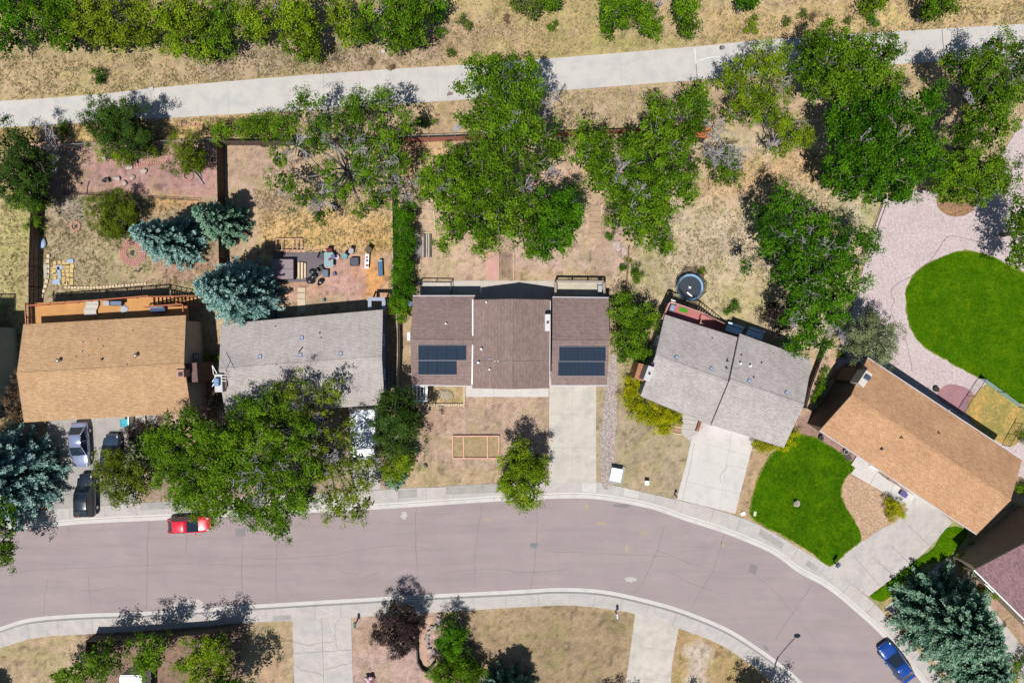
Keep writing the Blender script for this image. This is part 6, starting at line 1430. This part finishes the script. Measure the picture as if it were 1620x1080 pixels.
m = MB(); [m.beam(c+Vector((a*.42,b*.42,.46)), c+Vector((a2*.42,b2*.42,.46)), .07,.05) for a,b,a2,b2 in [(-1,-1,1,-1),(1,-1,1,1),(1,1,-1,1),(-1,1,-1,-1)]]; [m.box(c+Vector((a*.4,b*.4,.2)), (.06,.06,.4)) for a in (-1,1) for b in (-1,1)]; m.build("frame", m_dark, ct)
be = thing("potting_bench","white bench piled with pink and white items at the right of the patio","bench",P(581,414)); c = P(582,414)
MB().box(c+Vector((0,0,.5)), (.4,1.5,.05), -.05).build("bench_top", m_white, be); m = MB(); [m.box(c+Vector((a*.15,b*.65,.24)), (.05,.05,.48)) for a in (-1,1) for b in (-1,1)]; m.split("leg", m_white, be)
for i, (dy, cc, lb) in enumerate([(.45,(214,120,150),"pink item at the upper end of the white bench"),(.1,(112,106,140),"violet grey item in the middle of the white bench"),(-.4,(190,60,80),"red item at the lower end of the white bench")]):
    o = small("toy_box", lb, "box", 580.5, 414, .53, (.22,.24,.14), plain(f"toy{i}", C(*cc), .6), .4*i); o.location.y += dy
co = thing("garden_bench_cushion","long blue cushioned bench at the right end of the yard","bench",P(603,425)); c = P(603,426)
MB().box(c+Vector((0,0,.42)), (.5,1.55,.14), .04).build("seat", plain("co_blue", C(78,116,150), .7), co, bevel=.05); MB().box(c+Vector((0,.85,.5)), (.42,.2,.14), .04).build("armrest", plain("co_pale", C(176,190,206), .7), co, bevel=.04)
m = MB(); [m.box(c+Vector((a*.2,b*.65,.18)), (.05,.05,.36)) for a in (-1,1) for b in (-1,1)]; m.split("leg", m_dark, co)
small("teal_watering_can","small teal can on the shaded ground behind the light grey roof","can",513,475,0,(.3,.3,.35),plain("can_teal", C(60,130,130), .5),.4,.06)
lu = thing("timber_stack","stack of dark and grey timbers on the bare garden near the hedge","timber stack",P(670,388)); m = MB()
for x, mi in ((669.5,0),(672,1),(675,0),(678.5,0),(681.5,1)): m.beam(P(x,370,.12), P(x,407,.12), .13, .24, mi)
m.build("timber", [m_fenceg, m_barkd], lu)
small("pale_board","pale grey green board beside the timber stack","board",659.5,373,0,(.4,.55,.03),plain("board_pale", C(186,198,190), .8))
tag(MB().sheet(W2([(655,378),(668,378),(668,408),(655,408)]), .02).build("ash_patch", surf("ashy", C(160,148,150), .1, 6, 1, .95)), kind="structure")
gb = thing("garden_plots","low timber edged garden plots left of the widest tree","garden beds",P(672,345)); m = MB()
for a, b in [((656,332),(684,333)),((656,348),(688,349)),((656,368),(690,369)),((656,332),(656,369)),((686,334),(690,369))]: m.beam(P(*a,.06), P(*b,.06), .09, .14)
m.build("timber", m_tanw, gb)
ss_ = thing("slab_path","short path of tan garden slabs behind the solar house","slab path",P(941,355)); m = MB()
for i in range(6): m.box(P(940.5+i*.2, 329+i*8.8)+Vector((0,0,.03)), (1.25,.5,.08), .02*((i%3)-1))
m.build("slab", surf("slab_tan", C(196,168,140), .1, 6, 1, .9), ss_)
lump("flat_stone","flat pink white stone by the low brown fence","stone",975,388,.45,.5,.08,m_rock,4); lump("flat_stone","smaller pink stone closest to the low brown fence","stone",987,400,.35,.5,.08,m_rock,5)
lump("fallen_leaf_heap","grey round heap in the dry bed under the solar roof","soil heap",705,624,.7,.6,.08,surf("heap", C(186,172,148), .15,6,1,.95),6)
# trampoline
tr = thing("trampoline","round trampoline with dark mat and pale blue rim inside a safety net","trampoline",P(1089,456.5)); c = P(1088.3,455.5); R0 = 1.45; zt = .85
MB().cyl(c+Vector((0,0,zt)), c+Vector((0,0,zt+.01)), 1.18, 1.18, 40).build("jumping_mat", plain("mat_dark", (.010,.018,.032), .6), tr)
m = MB(); n = 48; vs = []
for i in range(n):
    t = 2*math.pi*i/n
    for r_, zz in ((1.18, zt+.01), (1.22, zt+.05), (1.38, zt+.05), (1.42, zt-.02)): vs.append(c+Vector((math.cos(t)*r_, math.sin(t)*r_, zz)))
m.add(vs, [(4*i+k, 4*i+k+1, 4*((i+1)%n)+k+1, 4*((i+1)%n)+k) for i in range(n) for k in range(3)], 0); m.build("rim_pad", plain("pad_blue", C(150,192,232), .5), tr)
m = MB(); m.box(c+Vector((-.02,-.02,zt+.013)), (.34,.05,.004), .6); m.box(c+Vector((-.02,-.02,zt+.014)), (.34,.05,.004), -.9); m.build("mat_mark", m_white, tr)
pole = None
for i in range(8):
    t = 2*math.pi*(i+.5)/8; b = c+Vector((math.cos(t)*1.5, math.sin(t)*1.5, 0)); m = MB(); m.tube([b, b+Vector((0,0,2.2))], .03, 8); m.build("net_pole", m_dark, tr)
m_net, nnt, nbs = nodes("safety_net"); nbs.inputs["Base Color"].default_value = (.01,.012,.016,1); tb_ = nnt.nodes.new("ShaderNodeBsdfTransparent"); mx_ = nnt.nodes.new("ShaderNodeMixShader"); mx_.inputs[0].default_value = .62
nnt.links.new(tb_.outputs[0], mx_.inputs[1]); nnt.links.new(nbs.outputs[0], mx_.inputs[2]); nnt.links.new(mx_.outputs[0], nnt.nodes["Material Output"].inputs[0])
m = MB(); vs = []
for i in range(8):
    t = 2*math.pi*(i+.5)/8
    for zz in (zt, 2.15): vs.append(c+Vector((math.cos(t)*1.47, math.sin(t)*1.47, zz)))
m.add(vs, [(2*i, 2*((i+1)%8), 2*((i+1)%8)+1, 2*i+1) for i in range(8)]); m.build("safety_net", m_net, tr)
m = MB(); m.box(c+Vector((-.1,-.75,zt+.2)), (.7,.12,.1), -.7); tag(m.build("pool_noodle", m_white), "white foam noodle lying on the trampoline mat", "foam noodle")
m = MB()
for i in range(8): a = 2*math.pi*i/8; m.tube([c+Vector((math.cos(a)*1.4, math.sin(a)*1.4, 0)), c+Vector((math.cos(a)*1.4, math.sin(a)*1.4, zt))], .03)
m.split("leg", m_steel, tr)
# hose
m = MB(); hp = smooth_poly([(1591,403),(1560,387),(1530,378),(1505,373.5),(1495,379),(1484,395),(1472,412),(1455,425),(1440,438),(1421,448),(1411,458),(1410,467),(1415,477),(1409,490),(1414,502),(1420,518),(1424,532),(1430,537),(1434,528),(1431,518),(1426,518),(1425,528),(1431,536),(1435,545),(1438,560),(1442,577),(1443,588)], 5, False)
m.tube([P(x,y,.055) for x,y in hp], .022, 5); tag(m.build("garden_hose", plain("hose_mauve", C(150,120,132), .6)), "long mauve garden hose winding across the pink gravel beside the big lawn", "hose")
# roofed orange shed
sd = thing("garden_shed","small shed with a bright orange roof half hidden under trees","shed",P(1112,215)); z = 2.1
m = MB(); q = [P(x,y,z) for x,y in [(1082,197),(1124,197.5),(1123,219),(1098,216)]]; m.prism([tuple(p[:2]) for p in q], z-.08, z); m.build("roof", wood("shed_orange", C(226,120,70), .1), sd)
MB().beam(P(1083,197.5,z+.02), P(1124,198,z+.02), .12, .04).build("roof_edge", m_tanw, sd)
q = [P(x,y,z) for x,y in [(1085,200),(1121,200),(1120,216),(1100,214)]]; MB().prism([tuple(p[:2]) for p in q], 0, z-.08).build("wall", m_fence, sd)
# street things
def mailbox(label, x, y, mat, rz, w=.24, l=.5, h=1.05):
    o = thing("mailbox", label, "mailbox", P(x, y), "mailboxes along the street"); c = P(x, y); R = Matrix.Rotation(rz, 3, 'Z')
    MB().box(c+Vector((0,0,h/2-.05)), (.1,.1,h-.1)).build("post", m_fenced, o); m = MB(); m.box(c+Vector((0,0,h+.06)), (w,l,.12), rz)
    m.cyl(c+R@Vector((0,-l/2,h+.12)), c+R@Vector((0,l/2,h+.12)), w/2, w/2, 16); m.build("box", mat, o, bevel=.005)
    MB().box(c+R@Vector((w/2+.02,0,h+.18)), (.015,.12,.1), rz).build("flag", plain("flag_red",(.4,.02,.02),.5), o); return o
mailbox("dark green mailbox beside the cracked driveway at the bottom",565,981,plain("mb_green",(.02,.10,.06),.5),.0,.26,.55)
mailbox("grey mailbox on the grass tip left of the pale driveway at the bottom",974,967,plain("mb_grey",(.28,.33,.40),.4),.1)
mailbox("dark mailbox at the lower tip of the green front lawn",1318,888,plain("mb_dark",(.06,.09,.14),.4),-.6,.3,.55)
mailbox("small dark mailbox by the angled house driveway at the sidewalk",1067,782,m_dark,.5,.15,.3,.8)
ub = thing("utility_cabinet","large pale blue grey utility cabinet on a concrete pad by the sidewalk","utility cabinet",P(974,750)); rz = math.radians(-11)
MB().box(P(975,750.5,.05), (1.55,1.95,.1), rz).build("pad", m_concd, ub); MB().box(P(974.6,750.8,.45), (1.12,1.3,.6), rz).build("cabinet", plain("cab_green",(.32,.36,.36),.5), ub, bevel=.03)
MB().box(P(974.8,750.8,.78), (1.2,1.38,.07), rz).build("lid", plain("cab_lid",(.56,.62,.66),.4), ub, bevel=.02)
us = thing("utility_pedestal","small mint green utility pedestal on the dry front lawn","utility pedestal",P(1023,764)); MB().box(P(1023.5,763.5,.3), (.4,.38,.6), -.1).build("casing", plain("ped_mint",(.45,.62,.52),.5), us, bevel=.04); MB().box(P(1023.5,763.5,.62), (.44,.42,.05), -.1).build("lid", plain("ped_lid",(.5,.7,.58),.5), us)
o = small("meter_lid","flat white meter lid in the dry grass left of the round lawn","meter lid",1175.5,812,0,(.45,.35,.1),m_white,.3); o = small("meter_lid","pale cream meter lid at the edge of the round lawn grass","meter lid",1194,812,0,(.3,.5,.1),plain("lid_cream", C(226,222,190), .7),-.2)
def disc(name, label, x, y, z, r, mat, rim=None):
    o = thing(name, label, "manhole", P(x, y, z)); MB().cyl(P(x,y,z), P(x,y,z+.012), r, r, 24).build("cover", mat, o)
    if rim: MB().cyl(P(x,y,z-.01), P(x,y,z+.007), r*1.45, r*1.45, 24).build("collar", rim, o)
    return o
disc("manhole_cover","round grey manhole cover in the middle of the street",844.5,859.5,ZR+.004,.33,plain("mh_bluegrey", C(136,144,154), .6),m_patch if False else surf("collar", C(164,160,166), .1, 9, 1, .9, bump=0))
disc("manhole_cover","round brown manhole cover on the trail path left of the tall tree",712,150.5,.02,.32,plain("mh_brown", C(136,110,110), .7))
disc("drain_cover","small brown round cover on the right walk by the purple roof",1586,986.5,.02,.36,plain("mh_olive", C(110,100,76), .7))
# bird bath / ornament in the round lawn
bb_ = thing("bird_bath","small white stone ornament in the centre of the round front lawn","garden ornament",P(1260,796)); m = MB(); m.cyl(P(1260,796,.06), P(1260,796,.14), .36, .36, 16); m.build("base_stone", m_rock, bb_); m = MB(); m.cyl(P(1260,796,.14), P(1260,796,.5), .09, .07, 10); m.cyl(P(1260,796,.5), P(1260,796,.58), .12, .22, 14); m.build("bowl", plain("bb_grey", (.2,.17,.15), .8), bb_)
# trail marker
tm = thing("trail_marker","short grey marker post at the upper edge of the path","marker post",P(1143,75)); m = MB(); m.cyl(P(1143.5,75.5), P(1143.5,75.5,1.0), .09, .08, 10); m.build("post", m_grey, tm); MB().cyl(P(1143.5,75.5,.98), P(1143.5,75.5,1.12), .22, .2, 14).build("cap", m_dark, tm)
tr_ = tag(MB().box(P(239,141,.06), (.5,.35,.1), .2).build("stone_slab", m_conct), "small white slab at the upper edge of the path near the left", "slab")
tag(MB().box(P(606,82,.05), (.4,.3,.08), .1).build("stone_slab", m_conct), "small white litter piece in the tan grass above the path", "slab")
fm = MB(); [fm.box(P(x,197.5)+Vector((0,0,.06)), (.32,.2,.12), .1) for x in (285,292,300,307,314)]; tag(fm.build("brick_row", m_pinkbr), "row of pink bricks in gold grass above the yellowish bush", "brick row")
cp = MB(); cp.tube([P(712,207,.05),P(722,203,.1),P(728,198,.1)], .04); cp.box(P(723,202,.03), (.9,.6,.05), .8); tag(cp.build("pale_board_scrap", m_rockg), "pale grey scrap leaning behind the reddish fence", "scrap")
pot = lambda x,y,r,lb,mat: tag((lambda o: (setattr(o,'location',P(x,y)), o)[1])(MB().cyl((0,0,0),(0,0,.4),r*.8,r,16).cyl((0,0,.38),(0,0,.41),r*.8,r*.8,16,1).build("plant_pot", [mat, plain("soil_dark",(.03,.02,.015),.95)])), lb, "plant pot")
pot(1478.5,615,.30,"dark round pot at the left side of the red paver patio",m_dark); pot(1297,692,.26,"black pot at the house corner above the round lawn",m_dark); pot(1336,714,.26,"grey pot in front of the orange roofed house",m_grey)
pot(418,228.5,.42,"pink soil filled round tub beside the back fence",plain("tub_dark",(.05,.03,.03),.8))
small("purple_box","purple blue box against the orange brown roof near the walk","box",1427,780,0,(.8,.5,.4),plain("box_purple", C(96,84,150), .6),-.6)
small("grey_doormat","dark mat on the porch step of the orange roofed house","mat",1341,722,.04,(.6,.9,.03),m_fenced,.6); 
o = thing("porch_slab_entry","pale entry slab with step at the front of the orange roofed house","step",P(1362,735)); MB().box(P(1360,734,.08), (1.5,1.1,.16), -.58).build("step", m_concl, o)
# teal bin etc in front of house 1
bi = thing("teal_bin","turquoise lidded bin on the driveway under the tan eave","bin",P(199,668)); MB().box(P(198.5,668.5,.45), (.72,.72,.9), .05).build("body", plain("bin_teal", C(24,160,184), .5), bi, bevel=.06); MB().box(P(198.5,668.5,.93), (.8,.8,.08), .05).build("lid", plain("bin_teal_lid", C(40,186,206), .45), bi, bevel=.03)
MB().box(P(198.5,668.5,.9)+Vector((0,-.4,0)), (.5,.06,.06), .05).build("handle", plain("bin_teal", C(24,160,184), .5), bi)
tag(MB().box(P(207,666,.5), (.08,1.4,1.0), .02).build("privacy_screen", m_white), "thin white upright screen right of the turquoise bin", "screen")
lump("boulder","blue grey boulder on the flagstone patio before the tan roof","boulder",225,676,.42,.35,.4,surf("boulder_bg", C(118,124,134), .15, 4, 2, .9),8)
m = MB(); m.tube([P(x,y,.12) for x,y in smooth_poly([(230,657),(231,665),(234,671),(240,668),(246,661),(248,655)],4,False)], .06); tag(m.build("arched_trellis", m_barkd), "curved dark brown hoop on the flagstone patio", "hoop")
small("blue_bin","bright blue bin seen through the sparse tree beside the light grey roof","bin",512,659,0,(.75,.8,1.0),plain("bin_blue", C(16,66,160), .5),.1,.05)
lt = MB(); 
for i in range(6): lt.beam(P(614.5,578+i*5.5,.12), P(621,578+i*5.5,.12), .06, .05)
lt.beam(P(615,576,.1), P(615,607,.1), .06, .08); lt.beam(P(620.5,576,.1), P(620.5,607,.1), .06, .08); tag(lt.build("ladder", plain("ladder_blue", (.28,.38,.46), .5)), "pale ladder lying in the dark gap beside the light grey roof", "ladder")
small("white_vent_box","small white box on the wall side of the solar house at the left","meter box",647.5,532,1.0,(.3,.75,.4),m_white); small("step_pad","little white pad at the left wall of the solar house","pad",650.5,592,0,(.35,.3,.2),m_white)
dsh = thing("satellite_dish","pale blue satellite dish at the upper left corner of the solar house","satellite dish",P(648,482)); m = MB(); m.cyl(P(648,481,1.9), P(647.4,480,2.0), .28, .34, 18); m.build("dish", plain("dish_blue", C(150,180,220), .5), dsh); m = MB(); m.tube([P(650,487,0), P(649,485,1.6), P(648,481,1.9)], .035); m.build("mast", m_steel, dsh)
# crooked walk and rock bed at the bottom
tag(MB().prism(W2([(661,1000),(670,975),(686,975),(676,1000),(676,1056),(682,1090),(670,1090),(668,1040)]), -.1, .03).build("path", surf("walk_pink", C(214,174,152), .06, 6, .8, .9)), kind="structure")
pw = thing("low_retaining_wall","low curved wall with dark shade beside the pink walk at the bottom","low wall",P(662,1030)); m = MB()
pts = [(660,1000),(660,1030),(661,1046),(668,1058),(676,1062),(682,1055),(688,1047)]
for a, b in zip(pts[:-1], pts[1:]): m.beam(P(*a,.3), P(*b,.3), .14, .6)
m.build("wall", m_fenced, pw)
rb_ = [(696,972),(693,980),(697,985),(690,990),(684,992),(679,998),(676,1005),(675,1013),(677,1020),(680,1027),(687,1030),(694,978)]
ORD = "first second third fourth fifth sixth seventh eighth ninth tenth eleventh twelfth".split()
rb_.insert(2, rb_.pop())
for i, (x, y) in enumerate(rb_):
    o = lump("garden_rock", f"{ORD[i]} rock from the sidewalk end of the curved row beside the pink walk", "rock", x, y, .26, .22, .28, m_rockg if i % 2 else m_rock, 60+i, i); o["group"] = "rocks edging the bed at the bottom"
hy = thing("ornamental_shrub_pot","dark pot with pink white flowers on the gravel at the bottom","flower pot",P(585,1074)); m = MB(); m.cyl(P(585,1075,0), P(585,1075,.4), .4, .5, 14); m.build("pot", plain("pot_pink", C(170,110,116), .7), hy); m = MB(); [m.blob(P(583+a,1072+b,.5), (.2,.2,.15), a+9, 0, 2, .4) for a, b in ((-3,1),(3,0),(0,4))]; m.build("flowers", plain("petals", C(226,196,210), .8), hy)
# street lamp
sl = thing("street_lamp","dark curved arm street lamp whose shadow falls on the street at the lower right","street lamp",P(1213,1088)); c = P(1213,1088)
m = MB(); m.cyl(c, c+Vector((0,0,7.6)), .11, .07, 12); m.cyl(c, c+Vector((0,0,.5)), .18, .16, 12); m.build("pole", m_dark, sl)
m = MB(); ar = [c+Vector((0,0,7.3)), c+Vector((.45,.45,7.9)), c+Vector((1.0,1.0,8.25)), c+Vector((1.65,1.65,8.4))]; m.tube(ar, .045, 8); m.build("arm", m_dark, sl)
m = MB(); m.blob(c+Vector((1.9,1.9,8.38)), (.36,.24,.1), 3, 0, 3, .02); hd = m.build("lamp_head", m_dark, sl, 0, True)
# storm drain grate at the lower right kerb
# black boxes / dark object on lawn
small("lawn_stone","small dark stone on the dry front lawn","stone",673.5,736,0,(.3,.45,.25),m_dark,.6,.08)
# electric meter etc on angled house back
# ================================================================== VEHICLES
def car(label, x, y, heading, L=4.5, W_=1.8, H=1.45, paint=(.4,.01,.02), kind='hatch', z=ZR+.02, name="parked_car", group="vehicles parked by the street and driveways", cat="car", glassc=None, rough=.25, metal=.1, roofbars=False):
    o = thing(name, label, cat, (0,0,0), group); mp = plain("paint_"+label[:12].replace(" ","_"), paint, rough, metal, .5, 1.0, .01); mg = glassc or glass("car_glass", (.012,.02,.032))
    hl, hw = L/2, W_/2
    # body: lofted sections, x forward
    S_ = {'sedan': [(-1,.66,.66),(-.975,.84,.84),(-.86,.94,.92),(-.5,1,.93),(0,1,.92),(.35,1,.90),(.6,.985,.87),(.80,.94,.79),(.93,.84,.68),(1,.62,.52)], 'hatch': [(-1,.70,.62),(-.97,.86,.80),(-.85,.95,.90),(-.5,1,.93),(0,1,.92),(.35,1,.90),(.6,.985,.86),(.82,.93,.76),(.94,.82,.66),(1,.62,.52)],
          'suv': [(-1,.78,.78),(-.975,.90,.98),(-.88,.96,1.04),(-.5,1,1.05),(0,1,1.05),(.42,1,1.03),(.62,.99,1.0),(.84,.95,.93),(.955,.86,.82),(1,.68,.66)]}[kind]
    n = 14; vs = []
    for (u, wf, zt) in S_:
        w = hw*wf
        for i in range(n):
            a = math.pi*2*i/n; cx_, sz = math.cos(a), math.sin(a)
            yy = w*math.copysign(abs(cx_)**.42, cx_); mid = .30+(zt-.30)*.5; hh = (zt-.26)*.5
            zz = .26+hh+hh*math.copysign(abs(sz)**.5, sz)
            if sz > 0.5: yy *= .93
            vs.append(Vector((u*hl, yy, zz)))
    fs = [(k*n+i, (k+1)*n+i, (k+1)*n+(i+1)%n, k*n+(i+1)%n) for k in range(len(S_)-1) for i in range(n)]
    fs = [f[::-1] for f in fs]+[tuple(range(n)), tuple(range(len(S_)*n-1, len(S_)*n-n-1, -1))]
    b = MB(); b.add(vs, fs); bo = b.build("body", mp, o, 0, True); md = bo.modifiers.new("sub", 'SUBSURF'); md.levels = md.render_levels = 2
    zt = 1.02 if kind == 'suv' else .90
    # greenhouse: dark glass loft with painted roof on top
    if kind == 'hatch': st = [(-.93,.76,zt-.06),(-.62,.73,H-.06),(-.3,.72,H),(.05,.70,H-.02),(.14,.69,H-.10),(.48,.80,zt)]
    elif kind == 'sedan': st = [(-.80,.78,zt),(-.50,.72,H-.05),(-.22,.72,H),(.04,.70,H-.02),(.12,.69,H-.09),(.45,.80,zt)]
    else: st = [(-.95,.80,zt),(-.86,.76,H-.06),(-.4,.76,H),(.12,.74,H-.02),(.22,.73,H-.09),(.46,.82,zt)]
    g = MB(); vs = []
    for u, wf, zz in st: vs += [Vector((u*hl, -hw*.90, zt-.03)), Vector((u*hl, -hw*wf, zz)), Vector((u*hl, hw*wf, zz)), Vector((u*hl, hw*.90, zt-.03))]
    m_ = len(st); fs = []
    for k in range(m_-1):
        a, c_ = 4*k, 4*(k+1); fs += [(a+1,c_+1,c_+2,a+2)[::-1] if False else (a+1,a+2,c_+2,c_+1)[::-1], (a,a+1,c_+1,c_)[::-1], (a+2,a+3,c_+3,c_+2)[::-1]]
    g.add(vs, fs); go = g.build("windows", mg, o)
    r0, r1 = (1, 3) if kind == 'hatch' else (1, 3); r = MB(); vs = []
    us = [{'hatch': -.64, 'sedan': -.52, 'suv': -.87}[kind], -.45, -.2, (.13 if kind == 'suv' else .06)]
    wr = .745 if kind == 'suv' else .715
    for u in us:
        zz = H-.055 if u in (us[0],) else (H+.005 if u != us[-1] else H-.02)
        for t in (-1, -.85, 0, .85, 1): vs.append(Vector((u*hl, hw*wr*t, zz+.035-.03*t*t-(.03 if abs(t) == 1 else 0))))
    fs = [(k*5+i, (k+1)*5+i, (k+1)*5+i+1, k*5+i+1) for k in range(3) for i in range(4)]; r.add(vs, fs)
    ro_ = r.build("roof", mp, o, 0, True); sm_ = ro_.modifiers.new("solid", 'SOLIDIFY'); sm_.thickness = .03
    # pillars
    pl_ = MB()
    for s_ in (-1, 1):
        pl_.beam(Vector((us[-1]*hl, s_*hw*wr*.98, H-.03)), Vector((.47*hl, s_*hw*.84, zt+.0)), .07, .05)
        pl_.beam(Vector((us[0]*hl, s_*hw*wr*.98, H-.05)), Vector(({'hatch': -.92, 'sedan': -.80, 'suv': -.955}[kind]*hl, s_*hw*.80, zt)), .10, .05)
        pl_.beam(Vector((-.2*hl, s_*hw*wr, H-.03)), Vector((-.2*hl, s_*hw*.9, zt)), .06, .05)
    pl_.split("pillar", mp, o)
    for s_ in (-1, 1):
        MB().box((.36*hl, s_*(hw+.09), zt+.04), (.12,.2,.12)).build("mirror", mp, o, bevel=.03)
        hlm = MB(); hlm.blob((.89*hl, s_*hw*.69, .86 if kind == 'suv' else .70), (.15,.09,.05), 3, 0, 2, .03); hlm.build("headlight", plain("lamp_clear", (.30,.33,.36), .12), o, 0, True)
        MB().box((-.965*hl, s_*hw*.66, .88 if kind=='suv' else .74), (.10,.26,.14)).build("tail_light", plain("lamp_red", (.3,.01,.01), .2), o, bevel=.03)
        for fx in (-.60, .60):
            w = MB(); w.cyl((fx*hl, s_*(hw-.21), .33), (fx*hl, s_*(hw-.005), .33), .33, .33, 24); wo = w.build("wheel", m_black, o, bevel=.02)
            w = MB(); w.cyl((fx*hl, s_*(hw-.02), .33), (fx*hl, s_*(hw+.004), .33), .20, .18, 12); w.build("rim", plain("alloy", (.5,.5,.52), .3, .9), wo)
    w = MB(); w.beam(Vector((.485*hl, -.3, zt-.0)), Vector((.44*hl, .25, zt+.05)), .02, .015); w.build("wiper", m_black, o)
    if roofbars:
        w = MB()
        for u in (-.62, -.2): w.beam(Vector((u*hl, -hw*.74, H+.07)), Vector((u*hl, hw*.74, H+.07)), .05, .04)
        for s_ in (-1, 1): w.beam(Vector((-.8*hl, s_*hw*.70, H+.055)), Vector((.05*hl, s_*hw*.70, H+.055)), .04, .05)
        w.build("roof_bars", m_black, o)
    o.location = P(x, y, z); o.rotation_euler = (0, 0, math.radians(heading)); return o
car("red hatchback parked on the street under the leafy tree",303.5,827,2.5,4.45,1.75,1.45,(.55,.010,.03),'hatch',rough=.30)
car("deep blue car parked at the kerb in the bottom right",1413,1043,127,4.6,1.85,1.45,(.004,.040,.22),'sedan')
car("silver blue car on the driveway beside the huge blue spruce",133,702,-87,4.7,1.85,1.55,(.26,.30,.46),'sedan',z=.026,rough=.22,metal=.5)
car("dark car almost hidden under the small olive tree on the driveway",181,718,88,4.4,1.8,1.45,(.02,.035,.06),'hatch',z=.026)
car("black utility vehicle with roof bars at the foot of the left driveway",143,781,91,4.5,1.85,1.75,(.012,.018,.03),'suv',z=.026,roofbars=True)
def trailer(label, cx, cy, w, l, h, rz=0, cat="camper trailer", name="camper_trailer", z=.026):
    o = thing(name, label, cat, (0,0,0)); b = MB(); b.prism([(-w/2,-l/2+.3),(-w/2+.1,-l/2),(w/2-.1,-l/2),(w/2,-l/2+.3),(w/2,l/2-.3),(w/2-.1,l/2),(-w/2+.1,l/2),(-w/2,l/2-.3)], .5, h); b.build("body", plain("camper_white", (.56,.58,.62), .4), o, bevel=.08)
    r = MB(); r.box((0,0,h+.03), (w-.2,l-.25,.05)); r.build("roof", plain("camper_roof", (.62,.65,.71), .5), o, bevel=.02)
    MB().box((.1,.4,h+.14), (.7,.9,.2)).build("roof_air_conditioner", plain("camper_roof", (.62,.65,.71), .5), o, bevel=.05); MB().box((-.4,-1.1,h+.09), (.4,.4,.08)).build("roof_vent", m_white, o, bevel=.02)
    for s_ in (-1, 1):
        MB().box((s_*(w/2+.005),.3,h*.68), (.02,1.3,.55)).build("window", m_gl, o)
        wo = MB().cyl((s_*(w/2-.25),-.2,.34),(s_*(w/2-.02),-.2,.34),.34,.34,20).build("wheel", m_black, o)
    MB().beam(Vector((0,l/2,.45)), Vector((0,l/2+.9,.45)), .1, .1).build("hitch", m_dark, o)
    o.location = P(cx, cy, z); o.rotation_euler = (0,0,rz); return o
trailer("white roofed camper trailer parked beside the light grey roof under leaf shadows",582,682,2.55,5.0,2.6,0)
trailer("white roofed camper cut off by the bottom edge behind the dark fence",226,1082,2.3,4.2,2.3,0,"camper trailer","camper_trailer")
